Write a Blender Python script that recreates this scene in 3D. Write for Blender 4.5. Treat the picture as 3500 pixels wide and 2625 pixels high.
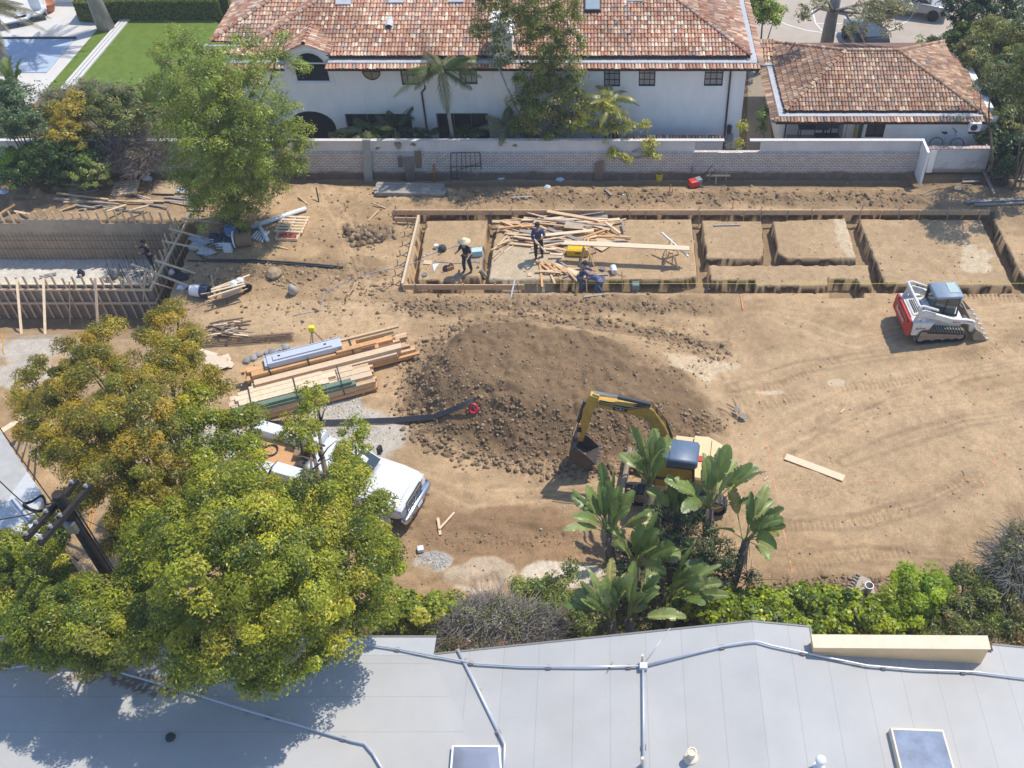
import bpy, bmesh, math, random
import numpy as np
from mathutils import Vector, Matrix
R = random.Random(11); rng = np.random.default_rng(11)
scene = bpy.context.scene
for o in list(bpy.data.objects): bpy.data.objects.remove(o)
C = scene.collection
rad = math.radians

# ---------------------------------------------------------------- camera, sky, sun, exposure
CAM_H, FPX, CU, CV, PITCH = 28.0, 3380.0, 2064.0, 1312.5, rad(45.36)
CP, SP = math.cos(PITCH), math.sin(PITCH)
cd = bpy.data.cameras.new('camera'); cam = bpy.data.objects.new('camera', cd); C.objects.link(cam)
cam.location = (0, 0, CAM_H); cam.rotation_euler = (math.pi/2 - PITCH, 0, 0)
cd.sensor_width = 36; cd.lens = FPX/3500*36; cd.shift_x = (1750-CU)/3500
cd.clip_start = .5; cd.clip_end = 2000
scene.camera = cam
SUN_EL, SUN_AZ = rad(61), math.atan2(.80, .60)
w = bpy.data.worlds.new('World'); scene.world = w; w.use_nodes = True
nt = w.node_tree; bg = nt.nodes['Background']
sky = nt.nodes.new('ShaderNodeTexSky'); sky.sky_type = 'NISHITA'; sky.sun_disc = False
sky.sun_elevation = SUN_EL; sky.sun_rotation = SUN_AZ; sky.air_density = 1.0; sky.dust_density = .4; sky.ozone_density = 3.5
nt.links.new(sky.outputs[0], bg.inputs[0]); bg.inputs[1].default_value = .15
sl = bpy.data.lights.new('sun', 'SUN'); sl.energy = 3.1; sl.angle = rad(.5); sl.color = (1, .94, .84)
sun = bpy.data.objects.new('sun', sl); C.objects.link(sun); sun.location = (30, 30, 60)
sd = Vector((math.sin(SUN_AZ)*math.cos(SUN_EL), math.cos(SUN_AZ)*math.cos(SUN_EL), math.sin(SUN_EL)))
sun.rotation_euler = sd.to_track_quat('Z', 'Y').to_euler()
scene.view_settings.view_transform = 'Standard'; scene.view_settings.look = 'None'
scene.view_settings.exposure = .52; scene.view_settings.gamma = 1
scene.render.engine = 'CYCLES'; scene.cycles.max_bounces = 6; scene.cycles.diffuse_bounces = 3
scene.cycles.transparent_max_bounces = 8

# ---------------------------------------------------------------- survey: where a point of the site stands
def ray(u, v):
    a = (u-CU)/FPX; b = -(v-CV)/FPX
    return a, CP+b*SP, -SP+b*CP
def G(u, v, z=0.):
    d = ray(u, v); t = (z-CAM_H)/d[2]
    return Vector((d[0]*t, d[1]*t, z))
def P(u, v, Y):
    d = ray(u, v); t = Y/d[1]
    return Vector((d[0]*t, Y, CAM_H+d[2]*t))

# ---------------------------------------------------------------- materials
_m = {}
def M(name, col, rough=.75, metal=0., var=.12, scale=6., bump=0., bscale=40., attr=False, rnd=0., spec=.4, trans=0., coat=0., stretch=None):
    if name in _m: return _m[name]
    m = bpy.data.materials.new(name); m.use_nodes = True; n = m.node_tree; b = n.nodes['Principled BSDF']
    L = n.links.new
    b.inputs['Roughness'].default_value = rough; b.inputs['Metallic'].default_value = metal
    b.inputs['Specular IOR Level'].default_value = spec
    if coat: b.inputs['Coat Weight'].default_value = coat; b.inputs['Coat Roughness'].default_value = .06
    tc = n.nodes.new('ShaderNodeTexCoord'); src = tc.outputs['Object']
    if stretch:
        mp = n.nodes.new('ShaderNodeMapping'); mp.inputs['Scale'].default_value = stretch; L(src, mp.inputs[0]); src = mp.outputs[0]
    nz = n.nodes.new('ShaderNodeTexNoise'); nz.inputs['Scale'].default_value = scale; nz.inputs['Detail'].default_value = 5
    nz.inputs['Roughness'].default_value = .65; L(src, nz.inputs['Vector'])
    mr = n.nodes.new('ShaderNodeMapRange'); mr.inputs[1].default_value = .25; mr.inputs[2].default_value = .75
    mr.inputs[3].default_value = 1-var; mr.inputs[4].default_value = 1+var; L(nz.outputs[0], mr.inputs[0])
    f = mr.outputs[0]
    if rnd:
        oi = n.nodes.new('ShaderNodeObjectInfo'); m2 = n.nodes.new('ShaderNodeMapRange')
        m2.inputs[3].default_value = 1-rnd; m2.inputs[4].default_value = 1+rnd*.6; L(oi.outputs['Random'], m2.inputs[0])
        mu = n.nodes.new('ShaderNodeMath'); mu.operation = 'MULTIPLY'; L(f, mu.inputs[0]); L(m2.outputs[0], mu.inputs[1]); f = mu.outputs[0]
    vm = n.nodes.new('ShaderNodeVectorMath'); vm.operation = 'SCALE'; L(f, vm.inputs['Scale'])
    if attr:
        at = n.nodes.new('ShaderNodeAttribute'); at.attribute_name = 'Col'
        L(at.outputs['Color'], vm.inputs[0])
    else: vm.inputs[0].default_value = col[:3]
    L(vm.outputs[0], b.inputs['Base Color'])
    if bump:
        n2 = n.nodes.new('ShaderNodeTexNoise'); n2.inputs['Scale'].default_value = bscale; n2.inputs['Detail'].default_value = 4
        L(src, n2.inputs['Vector']); bp = n.nodes.new('ShaderNodeBump'); bp.inputs['Strength'].default_value = bump
        bp.inputs['Distance'].default_value = .02; L(n2.outputs[0], bp.inputs['Height']); L(bp.outputs[0], b.inputs['Normal'])
    if trans:
        t = n.nodes.new('ShaderNodeBsdfTranslucent'); L(vm.outputs[0], t.inputs[0])
        mx = n.nodes.new('ShaderNodeMixShader'); mx.inputs[0].default_value = trans
        out = n.nodes['Material Output']; L(b.outputs[0], mx.inputs[1]); L(t.outputs[0], mx.inputs[2]); L(mx.outputs[0], out.inputs[0])
    _m[name] = m; return m
LEAF = M('leaf', (0, 0, 0), rough=.36, attr=True, var=.15, scale=3, spec=.45, trans=.48)
BIGLEAF = M('broad_leaf', (0, 0, 0), rough=.38, attr=True, var=.18, scale=4, spec=.5, trans=.2)
BARK = M('bark', (.16, .12, .09), .9, var=.35, scale=5, bump=.6, bscale=14, stretch=(1, 1, .3))
BARKG = M('grey_bark', (.30, .27, .235), .9, var=.3, scale=4, bump=.6, bscale=10, stretch=(1, 1, .4))
WOOD = M('fresh_lumber', (.60, .41, .24), .75, var=.22, scale=7, rnd=.16, bump=.2, bscale=20)
WOODP = M('pale_lumber', (.70, .53, .35), .75, var=.16, scale=7, rnd=.14)
WOODO = M('orange_lumber', (.62, .34, .15), .7, var=.16, scale=6, rnd=.1)
WOODG = M('weathered_lumber', (.33, .29, .25), .85, var=.3, scale=6, rnd=.15)
FORMP = M('form_plywood', (.43, .335, .235), .8, var=.22, scale=2.5, rnd=.1)
PLY = M('plywood', (.62, .46, .30), .8, var=.18, scale=5, rnd=.12)
GREENW = M('treated_lumber', (.15, .21, .15), .8, var=.2, scale=5)
STEEL = M('steel', (.42, .43, .45), .4, metal=.8, var=.12)
RUST = M('rusty_steel', (.17, .115, .085), .8, metal=.2, var=.3, scale=9)
DARK = M('dark_steel', (.045, .045, .05), .55, var=.25)
BLACK = M('black_rubber', (.022, .022, .024), .7, var=.25)
PIPEB = M('black_pipe', (.05, .055, .065), .45, var=.2)
PVC = M('white_pipe', (.72, .74, .76), .35, var=.08)
WHITE = M('white_paint', (.78, .79, .80), .4, var=.05, scale=2)
STUCCO = M('white_stucco', (.84, .83, .81), .9, var=.075, scale=1.7, bump=.2, bscale=12, stretch=(1, 1, .3))
GLASSD = M('dark_glass', (.012, .016, .02), .08, var=.1, spec=.6)
BLUEC = M('blue_cloth', (.045, .07, .17), .9, var=.25, scale=12)
NAVY = M('navy_cloth', (.02, .026, .05), .9, var=.25, scale=12)
DENIM = M('denim', (.09, .13, .23), .9, var=.25, scale=12)
DARKC = M('dark_cloth', (.03, .03, .036), .9, var=.25, scale=12)
REDC = M('red_cloth', (.42, .03, .035), .85, var=.2, scale=12)
SKIN = M('skin', (.36, .20, .13), .6, var=.08)
STRAW = M('straw_hat', (.72, .60, .40), .8, var=.15, scale=20)
YELL = M('yellow_plastic', (.72, .47, .02), .45, var=.1)
YELB = M('bright_yellow_plastic', (.80, .70, .03), .45, var=.1)
REDP = M('red_plastic', (.55, .04, .03), .45, var=.15)
CONC = M('concrete', (.42, .41, .385), .9, var=.14, scale=2.5, bump=.15)
PLASTIC_BAG = M('plastic_bag', (.62, .70, .80), .35, var=.15)
GREYBL = M('painted_grey_steel', (.50, .53, .60), .4, var=.06)

# ---------------------------------------------------------------- mesh building
def link(o, parent=None):
    C.objects.link(o)
    if parent is not None: o.parent = parent
    return o
def root_of(o):
    while o.parent is not None: o = o.parent
    return o
def tag(o, label=None, cat=None, group=None, kind=None):
    if label: o['label'] = label
    if cat: o['category'] = cat
    if group: o['group'] = group
    if kind: o['kind'] = kind
    return o
def thing(name, label, cat, loc=(0, 0, 0), rz=0., group=None):
    o = bpy.data.objects.new(name, None); C.objects.link(o); o.empty_display_size = .2
    o.location = loc; o.rotation_euler = (0, 0, rz)
    return tag(o, label, cat, group)
def copy_tree(o, loc=None, rz=None, label=None):
    def rec(a, par):
        c = a.copy(); C.objects.link(c)
        if par is not None: c.parent = par
        for ch in [x for x in kids.get(a.name, [])]: rec(ch, c)
        return c
    kids = {}
    def walk(a):
        kids[a.name] = list(a.children)
        for ch in a.children: walk(ch)
    walk(o)
    c = rec(o, None)
    if loc is not None: c.location = loc
    if rz is not None: c.rotation_euler[2] = rz
    if label: c['label'] = label
    return c
class MB:
    """collects shapes that become ONE mesh object"""
    def __init__(s): s.v = []; s.f = []; s.c = []
    def add(s, vs, fs, col=None):
        n = len(s.v); s.v += [tuple(x) for x in vs]
        for f in fs: s.f.append(tuple(i+n for i in f)); s.c.append(col)
        return s
    def box(s, c, d, rot=None, col=None):
        hx, hy, hz = d[0]/2, d[1]/2, d[2]/2; c = Vector(c)
        vs = [Vector((x, y, z)) for x in (-hx, hx) for y in (-hy, hy) for z in (-hz, hz)]
        if rot is not None:
            if not isinstance(rot, Matrix): rot = Matrix.Rotation(rot, 3, 'Z')
            vs = [rot @ x for x in vs]
        return s.add([x+c for x in vs], [(0, 1, 3, 2), (4, 6, 7, 5), (0, 4, 5, 1), (2, 3, 7, 6), (0, 2, 6, 4), (1, 5, 7, 3)], col)
    def bar(s, a, b, wd, h, up=(0, 0, 1), col=None):
        a = Vector(a); b = Vector(b); t = (b-a).normalized(); up = Vector(up)
        if abs(t.dot(up)) > .97: up = Vector((0, 1, 0)) if abs(t.y) < .9 else Vector((1, 0, 0))
        sd_ = t.cross(up).normalized(); up = sd_.cross(t).normalized()
        vs = [p + sd_*(i*wd/2) + up*(j*h/2) for p in (a, b) for i in (-1, 1) for j in (-1, 1)]
        return s.add(vs, [(0, 1, 3, 2), (4, 6, 7, 5), (0, 4, 5, 1), (2, 3, 7, 6), (0, 2, 6, 4), (1, 5, 7, 3)], col)
    def loft(s, rings, cap=True, col=None):
        n = len(rings[0]); vs = [p for r in rings for p in r]; fs = []
        for k in range(len(rings)-1):
            for i in range(n):
                j = (i+1) % n; fs.append((k*n+i, k*n+j, (k+1)*n+j, (k+1)*n+i))
        if cap: fs += [tuple(range(n-1, -1, -1)), tuple(range((len(rings)-1)*n, len(rings)*n))]
        return s.add(vs, fs, col)
    def tube(s, pts, r, n=7, cap=True, col=None):
        pts = [Vector(p) for p in pts]; m = len(pts)
        rs = list(r) if hasattr(r, '__len__') else [r]*m
        rings = []; ref = None
        for i, p in enumerate(pts):
            t = (pts[min(i+1, m-1)]-pts[max(i-1, 0)])
            t = t.normalized() if t.length > 1e-9 else Vector((0, 0, 1))
            if ref is None: ref = Vector((0, 0, 1)) if abs(t.z) < .9 else Vector((1, 0, 0))
            x = (ref - t*ref.dot(t)); x = x.normalized() if x.length > 1e-6 else t.orthogonal().normalized()
            ref = x; y = t.cross(x)
            rings.append([p + x*(math.cos(2*math.pi*k/n)*rs[i]) + y*(math.sin(2*math.pi*k/n)*rs[i]) for k in range(n)])
        return s.loft(rings, cap, col)
    def lathe(s, prof, c=(0, 0, 0), n=14, rot=None, col=None):
        c = Vector(c); rings = []
        for r, z in prof:
            ring = [Vector((math.cos(2*math.pi*k/n)*r, math.sin(2*math.pi*k/n)*r, z)) for k in range(n)]
            if rot is not None: ring = [rot @ q for q in ring]
            rings.append([q+c for q in ring])
        return s.loft(rings, True, col)
    def prism(s, poly, ext, col=None):
        e = Vector(ext); a = [Vector(p) for p in poly]; n = len(a)
        fs = [tuple(range(n-1, -1, -1)), tuple(range(n, 2*n))] + [(i, (i+1) % n, (i+1) % n+n, i+n) for i in range(n)]
        return s.add(a+[p+e for p in a], fs, col)
    def build(s, name, mat, parent=None, world=True, smooth=False, bevel=0.):
        vs = np.array(s.v, float).reshape(-1, 3)
        off = Vector((0, 0, 0))
        if parent is not None:
            if world: off = Vector(root_of(parent).location)
        else:
            off = Vector(((vs[:, 0].min()+vs[:, 0].max())/2, (vs[:, 1].min()+vs[:, 1].max())/2, vs[:, 2].min()))
        vs = vs - np.array(off)
        me = bpy.data.meshes.new(name); me.from_pydata(vs.tolist(), [], s.f); me.update()
        if any(c is not None for c in s.c):
            at = me.color_attributes.new('Col', 'FLOAT_COLOR', 'CORNER'); arr = []
            for f, c in zip(s.f, s.c):
                c = c or (.5, .5, .5); arr += [c[0], c[1], c[2], 1.]*len(f)
            at.data.foreach_set('color', arr)
        bm = bmesh.new(); bm.from_mesh(me); bmesh.ops.recalc_face_normals(bm, faces=bm.faces); bm.to_mesh(me); bm.free()
        if smooth: me.polygons.foreach_set('use_smooth', [True]*len(me.polygons))
        me.materials.append(mat)
        o = bpy.data.objects.new(name, me)
        if parent is None: o.location = off
        link(o, parent)
        if bevel:
            b = o.modifiers.new('bevel', 'BEVEL'); b.width = bevel; b.segments = 2; b.limit_method = 'ANGLE'; b.angle_limit = rad(40)
        return o
def rr(x, hy, z0, z1, r=.08, n=4):
    """rounded rectangle ring in the plane x = const"""
    pts = []
    for cy, cz, a0 in ((hy-r, z1-r, 0), (-hy+r, z1-r, 90), (-hy+r, z0+r, 180), (hy-r, z0+r, 270)):
        for k in range(n):
            a = rad(a0+90*k/(n-1)); pts.append(Vector((x, cy+r*math.cos(a), cz+r*math.sin(a))))
    return pts
def arrmesh(name, verts, quads, cols, mat, parent=None, smooth=False):
    """numpy mesh with colours per vertex; verts in world space"""
    root = Vector(root_of(parent).location) if parent is not None else Vector((verts[:, 0].mean(), verts[:, 1].mean(), verts[:, 2].min()))
    verts = verts - np.array(root)
    me = bpy.data.meshes.new(name); nv, nf, k = len(verts), len(quads), quads.shape[1]
    me.vertices.add(nv); me.vertices.foreach_set('co', verts.astype(np.float32).ravel())
    me.loops.add(nf*k); me.loops.foreach_set('vertex_index', quads.astype(np.int32).ravel())
    me.polygons.add(nf); me.polygons.foreach_set('loop_start', np.arange(0, nf*k, k, dtype=np.int32))
    me.polygons.foreach_set('loop_total', np.full(nf, k, dtype=np.int32))
    if smooth: me.polygons.foreach_set('use_smooth', np.ones(nf, dtype=bool))
    me.update(); me.validate()
    if cols is not None:
        at = me.color_attributes.new('Col', 'FLOAT_COLOR', 'POINT')
        c4 = np.ones((nv, 4), np.float32); c4[:, :3] = cols; at.data.foreach_set('color', c4.ravel())
    me.materials.append(mat)
    o = bpy.data.objects.new(name, me)
    if parent is None: o.location = root
    return link(o, parent)
def put_text(txt, size, M4, mat, parent, name='lettering'):
    cu = bpy.data.curves.new(name, 'FONT'); cu.body = txt; cu.size = size; cu.align_x = 'CENTER'; cu.align_y = 'CENTER'; cu.extrude = .004
    t = bpy.data.objects.new(name, cu); C.objects.link(t)
    me = bpy.data.meshes.new_from_object(t.evaluated_get(bpy.context.evaluated_depsgraph_get()))
    bpy.data.objects.remove(t); bpy.data.curves.remove(cu)
    me.transform(M4); me.materials.clear(); me.materials.append(mat)
    return link(bpy.data.objects.new(name, me), parent)
def frame_m(o, x, y):
    x = Vector(x).normalized(); y = Vector(y).normalized(); z = x.cross(y).normalized(); y = z.cross(x)
    m = Matrix((x, y, z)).transposed().to_4x4(); m.translation = Vector(o); return m

# ---------------------------------------------------------------- noise and terrain
_tab = np.random.default_rng(3).random((256, 256))
def vnoise(x, y):
    xi = np.floor(x).astype(int); yi = np.floor(y).astype(int); fx = x-xi; fy = y-yi
    fx = fx*fx*(3-2*fx); fy = fy*fy*(3-2*fy)
    t = lambda a, b: _tab[a % 256, b % 256]
    return (t(xi, yi)*(1-fx)+t(xi+1, yi)*fx)*(1-fy)+(t(xi, yi+1)*(1-fx)+t(xi+1, yi+1)*fx)*fy
def fbm(x, y, s, o=4, g=.5):
    v = 0; a = 1; tot = 0
    for k in range(o):
        v = v + a*(vnoise(x*s*2**k+17*k, y*s*2**k+31*k)-.5); tot += a; a *= g
    return v/tot*2
def lumps(x, y, s):
    """rounded lumps: 1 - distance to the nearest jittered cell point"""
    gx = x*s; gy = y*s; xi = np.floor(gx).astype(int); yi = np.floor(gy).astype(int); best = np.full(np.shape(x), 9.)
    for dx in (-1, 0, 1):
        for dy in (-1, 0, 1):
            a = xi+dx; b = yi+dy; px = a+_tab[a % 256, b % 256]; py = b+_tab[(a+91) % 256, (b+37) % 256]
            rr_ = .35+.65*_tab[(a+11) % 256, (b+71) % 256]
            best = np.minimum(best, np.hypot(gx-px, gy-py)/rr_)
    return np.clip(1-best*best, 0, 1)
def sdf(x, y, poly):
    p = np.array([(q[0], q[1]) for q in poly], float); n = len(p); d = np.full(np.shape(x), 1e9); ins = np.zeros(np.shape(x), bool)
    for i in range(n):
        a = p[i]; b = p[(i+1) % n]; e = b-a; wx = x-a[0]; wy = y-a[1]
        t = np.clip((wx*e[0]+wy*e[1])/(e@e+1e-12), 0, 1)
        d = np.minimum(d, np.hypot(wx-t*e[0], wy-t*e[1]))
        c = ((a[1] > y) != (b[1] > y)) & (x < (b[0]-a[0])*(y-a[1])/((b[1]-a[1]) if b[1] != a[1] else 1e-12)+a[0]); ins ^= c
    return np.where(ins, -d, d)
def pline(x, y, pts):
    """distance to a polyline and the length along it"""
    d = np.full(np.shape(x), 1e9); s = np.zeros(np.shape(x)); acc = 0.
    for a, b in zip(pts, pts[1:]):
        e = np.array([b[0]-a[0], b[1]-a[1]]); L = math.hypot(*e); wx = x-a[0]; wy = y-a[1]
        t = np.clip((wx*e[0]+wy*e[1])/(L*L), 0, 1); q = np.hypot(wx-t*e[0], wy-t*e[1])
        m = q < d; d = np.where(m, q, d); s = np.where(m, acc+t*L, s); acc += L
    return d, s
def sm(a, b, x):
    t = np.clip((x-a)/(b-a), 0, 1); return t*t*(3-2*t)
def gp(*uv): return [G(u, v) for u, v in uv]
TR_OUT = gp((1340, 724), (3398, 724), (3420, 770), (3540, 1000), (1386, 999), (1440, 760), (1345, 752))
ISL = [gp((1457, 752), (1668, 752), (1640, 946), (1577, 946), (1574, 964), (1500, 964), (1498, 958), (1424, 958)),
       gp((1699, 748), (2366, 749), (2385, 945), (2330, 957), (1668, 957)),
       gp((2399, 752), (2606, 756), (2612, 865), (2598, 887), (2413, 884)),
       gp((2640, 756), (2889, 745), (2929, 883), (2690, 885), (2660, 866)),
       gp((2420, 905), (2690, 905), (2968, 904), (2980, 976), (2936, 976), (2930, 956), (2830, 955), (2832, 978), (2582, 978), (2578, 958), (2430, 958)),
       gp((2934, 747), (3354, 749), (3463, 978), (3022, 970)), gp((3393, 745), (3560, 745), (3560, 960), (3495, 945))]
PAD_CUT = gp((2832, 978), (2950, 978), (2950, 1020), (2836, 1020))
BAS = dict(x1=-20.0, y0=33.7, y1=38.2, zf=-2.0)
MOUND = gp((1350, 1310), (1385, 1225), (1480, 1150), (1600, 1100), (1750, 1072), (1950, 1080), (2150, 1105), (2330, 1150), (2450, 1200), (2490, 1290),
           (2545, 1400), (2535, 1450), (2440, 1520), (2300, 1585), (2150, 1612), (1950, 1612), (1800, 1600), (1650, 1570), (1500, 1530), (1420, 1460), (1370, 1380))
MOIST = gp((1380, 1380), (1420, 1250), (1560, 1170), (1800, 1150), (2000, 1230), (2200, 1300), (2400, 1330), (2540, 1420), (2440, 1530), (2250, 1600), (1950, 1620), (1700, 1590), (1480, 1530))
TRACKS = [[G(1620, 1990), G(1800, 1945), G(2000, 1900), G(2200, 1840)], [G(1500, 1880), G(1700, 1850), G(1900, 1830), G(2060, 1760)],
          [G(2640, 1800), G(2900, 1790), G(3150, 1720), G(3300, 1640)], [G(2700, 1950), G(2950, 1900), G(3200, 1870), G(3420, 1880)],
          [G(2560, 1330), G(2640, 1320), G(2760, 1270), G(2850, 1230)], [G(2600, 1390), G(2800, 1340), G(3100, 1300), G(3400, 1180)],
          [G(2640, 1720), G(2800, 1690), G(2950, 1700), G(3120, 1760)], [G(1720, 1180), G(1950, 1185), G(2200, 1215), G(2420, 1290)],
          [G(1720, 1240), G(1950, 1245), G(2150, 1280), G(2360, 1350)], [G(2900, 1000), G(3060, 1130), G(3300, 1010), G(3480, 1020)]]
RUTS = [[G(1500, 1850), G(1650, 1862), G(1850, 1850), G(2010, 1838)], [G(1480, 1800), G(1640, 1795), G(1820, 1800)], [G(1560, 1895), G(1720, 1890), G(1800, 1885)],
        [G(1530, 1820), G(1700, 1832), G(1900, 1815)], [G(1400, 2010), G(1560, 1970), G(1700, 1985)], [G(2950, 1560), G(3100, 1500), G(3260, 1470)], [G(2700, 1560), G(2860, 1430), G(3100, 1340), G(3500, 1250)],
        [G(2760, 1480), G(2980, 1380), G(3300, 1270)], [G(3000, 1990), G(3150, 1930), G(3300, 1950)]]
SWEEPS = [([G(2530, 1560), G(2700, 1430), G(2950, 1330), G(3250, 1270), G(3540, 1235)], .8, 1), ([G(2560, 1640), G(2800, 1500), G(3050, 1400), G(3540, 1330)], .7, 1), ([G(2500, 1330), G(2750, 1260), G(3000, 1220), G(3300, 1190)], .7, 0),
          ([G(2900, 1580), G(3100, 1490), G(3300, 1430), G(3450, 1410)], .7, 0), ([G(2700, 1800), G(2950, 1785), G(3150, 1720), G(3320, 1640)], .8, 0), ([G(850, 1130), G(1100, 1080), G(1350, 1062)], .9, 1), ([G(1420, 1640), G(1600, 1715), G(1900, 1700), G(2150, 1650)], .7, 1),
          ([G(1440, 1780), G(1650, 1790), G(1900, 1800), G(2050, 1780)], .5, 0), ([G(1500, 1150), G(1800, 1180), G(2150, 1190), G(2480, 1290)], .6, 1), ([G(2620, 1080), G(2900, 1180), G(3300, 1080), G(3540, 1060)], .8, 1), ([G(2650, 1930), G(2950, 1900), G(3300, 1920)], .7, 0), ([G(1100, 640), G(1180, 760), G(1250, 1000), G(1200, 1100)], .8, 1)]
def terrain(x, y):
    wob = .055
    xw = x+wob*fbm(x, y, 2.6, 3); yw = y+wob*fbm(x+50, y, 2.6, 3)
    z = .10*fbm(x, y, .22, 3)+.035*fbm(x, y, 1.3, 4)+.022*fbm(x, y, 6, 3, .6)
    z = z+.014*np.abs(fbm(x+3, y+9, 3.4, 3))*sm(.0, .35, fbm(x, y, .45, 2))
    # ripples left by turning machines
    rp = fbm(x+20, y+4, .38, 2); an = 6.5*fbm(x+60, y, .12, 2)
    z = z+.015*np.sin((x*np.cos(an)+y*np.sin(an))*2*math.pi/.21+2*fbm(x, y, .8, 2))*sm(.1, .4, rp)*(y < 32)*(y > 17)
    flat = sdf(x, y, TR_OUT)
    z = np.where(flat < .3, z*.45, z)
    # loose spoil along the trenches and behind the back board
    def spoil(pts, wd, h, s=3.2):
        d, _ = pline(x, y, pts); k = sm(wd, 0, d+.5*wd*fbm(x, y, 1.1, 2))
        return k*h*(.4+.75*lumps(x, y, s)*vnoise(x*.9, y*.9)+.5*lumps(x+9, y, s*2)*vnoise(x*2+5, y*2)+.4*fbm(x, y, 2.5, 3))
    z = z+spoil([G(1360, 1045), G(1700, 1035), G(2060, 1040), G(2430, 1042)], .75, .18)
    z = z+spoil([G(1700, 668), G(2100, 665), G(2600, 672), G(3120, 680)], 1.0, .20)
    z = z+spoil([G(1350, 680), G(1650, 690)], .6, .12)+spoil([G(1215, 800), G(1300, 790)], 1.0, .42, 2.6)
    z = z+spoil([G(850, 930), G(1000, 960), G(1250, 920)], 1.3, .16)+spoil([G(1650, 1085), G(2100, 1100), G(2470, 1180)], .6, .16)
    z = z+spoil([G(2700, 1990), G(3100, 2000)], .9, .10)+spoil([G(100, 680), G(350, 660)], 1.6, .35, 1.2)+spoil([G(980, 650), G(1130, 660)], 1.5, .2, 1.2)
    z = z+spoil([G(40, 1350), G(130, 1400)], 1.2, .2)+spoil([G(3200, 640), G(3450, 660)], 1.2, .14)
    # the mound
    d = -sdf(x+.25*fbm(x, y, .8, 3), y+.25*fbm(x+7, y+3, .8, 3), MOUND)
    cx = G(1760, 1300); fall = np.clip(1-np.clip((x-cx.x)/7.5, 0, 1)*.55, .4, 1)
    h = 1.55*sm(0, 2.7, d)*fall*(1+.14*fbm(x, y, .5, 3))
    moist = sm(.3, -.5, sdf(x, y, MOIST)+1.6*fbm(x, y, .7, 4))
    edge = sm(0, .15, d)
    z = z+h+edge*moist*(.16*lumps(x, y, 2.1)*sm(.2, .8, vnoise(x*.9, y*.9))+.08*lumps(x+5, y+3, 4.6)*vnoise(x*2, y*2)+.10*fbm(x, y, 2.2, 4, .6))
    z = z+.09*lumps(x+2, y+8, 3.1)*sm(.5, .0, np.abs(d-.05))*(vnoise(x*.8, y*.8) > .38)
    # foundation trenches
    so = sdf(xw, yw, TR_OUT); si = np.minimum.reduce([sdf(xw, yw, p) for p in ISL])
    t = sm(.05, -.03, so)*sm(-.03, .05, si)
    t2 = sm(.04, -.04, sdf(xw, yw, PAD_CUT)); t = np.maximum(t, t2)
    z = z*(1-t)+t*(-.62+.05*fbm(x, y, 2, 3))
    # basement excavation at the left
    b = BAS; exc = np.maximum.reduce([x-(b['x1']+.85), y-(b['y1']+.35), (b['y0']-1.5)-y])
    e = sm(.15, -.15, exc+.15*fbm(x, y, 1.4, 3)); zz = np.where(y < b['y0'], -1.85, b['zf'])
    z = z*(1-e)+e*(zz+.05*fbm(x, y, 1.5, 3))
    sl_ = sm(b['y0']-1.3, b['y0']-3.6, y); xl = sm(b['x1']+1.2, b['x1']-.2, x)
    low = xl*(1-sl_)*(y < b['y0']-1.2)*1.0
    z = np.where(low > 0, np.minimum(z, z*(1-low)+low*(-1.1+.1*fbm(x, y, 1, 3))), z)
    z = z+edge*(1-moist)*(.05*fbm(x, y, 1.8, 4, .6)+.04*lumps(x+4, y, 3.7)*(vnoise(x*1.1+7, y*1.1) > .55))
    for pts, wd, _ in SWEEPS:
        dd, s = pline(x+.2*fbm(x, y, .3, 2), y+.2*fbm(x+5, y, .3, 2), pts); z = z+.03*sm(wd, wd*.5, dd)*(vnoise(s*.35, dd*11)-.5)
    # caterpillar tracks and ruts
    for k, tr in enumerate(TRACKS):
        dd, s = pline(x, y, tr); m = sm(.26, .2, dd)*sm(.3, .55, vnoise(x*.7+k, y*.7))
        z = z-m*(.014+.034*(np.sin(s*2*math.pi/.19+3*dd) > .1))
    for k, tr in enumerate(RUTS):
        dd, s = pline(x+.25*fbm(x, y, .6, 2), y+.25*fbm(x+3, y, .6, 2), tr); m = sm(.3, .05, dd)
        z = z-m*(.05 if k > 4 else .13)*(.1+.9*vnoise(s*1.2, dd*3+k))+.035*sm(.2, .0, np.abs(dd-.4))*vnoise(s*2, k+dd)*lumps(x, y, 4.)
    z = z-.42*sm(41.2, 42.2, y)*sm(-17.5, -15, x)
    # garden side of the wall, and towards the near house
    z = np.where(y > 42.75, -.25+.03*fbm(x, y, .3, 2), z)
    z = np.where(y < 15.0, -.1, z)
    return z
def patch(x, y, u, v, ru, rv, amp=.35, s=.9):
    c = G(u, v); q = G(u+ru, v); q2 = G(u, v-rv)
    return sm(1.05, .8, np.hypot((x-c.x)/(q.x-c.x), (y-c.y)/(q2.y-c.y))+amp*fbm(x, y, s, 4))
gx = np.concatenate([[-300, -180, -120, -70, -50, -42, -37], np.arange(-34, 21.01, .066), [24, 30, 40, 60, 120, 200, 300]])
gy = np.concatenate([[-120, -40, 0, 8, 12], np.arange(15.2, 43.01, .066), [45, 50, 60, 90, 150, 220, 300]])
GX, GY = np.meshgrid(gx, gy, indexing='xy')
GZ = terrain(GX, GY)
far_ = (GX < -36) | (GX > 26) | (GY > 46) | (GY < 14); GZ = np.where(far_, np.where(GY > 42.75, -.25, -.1), GZ)
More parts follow.
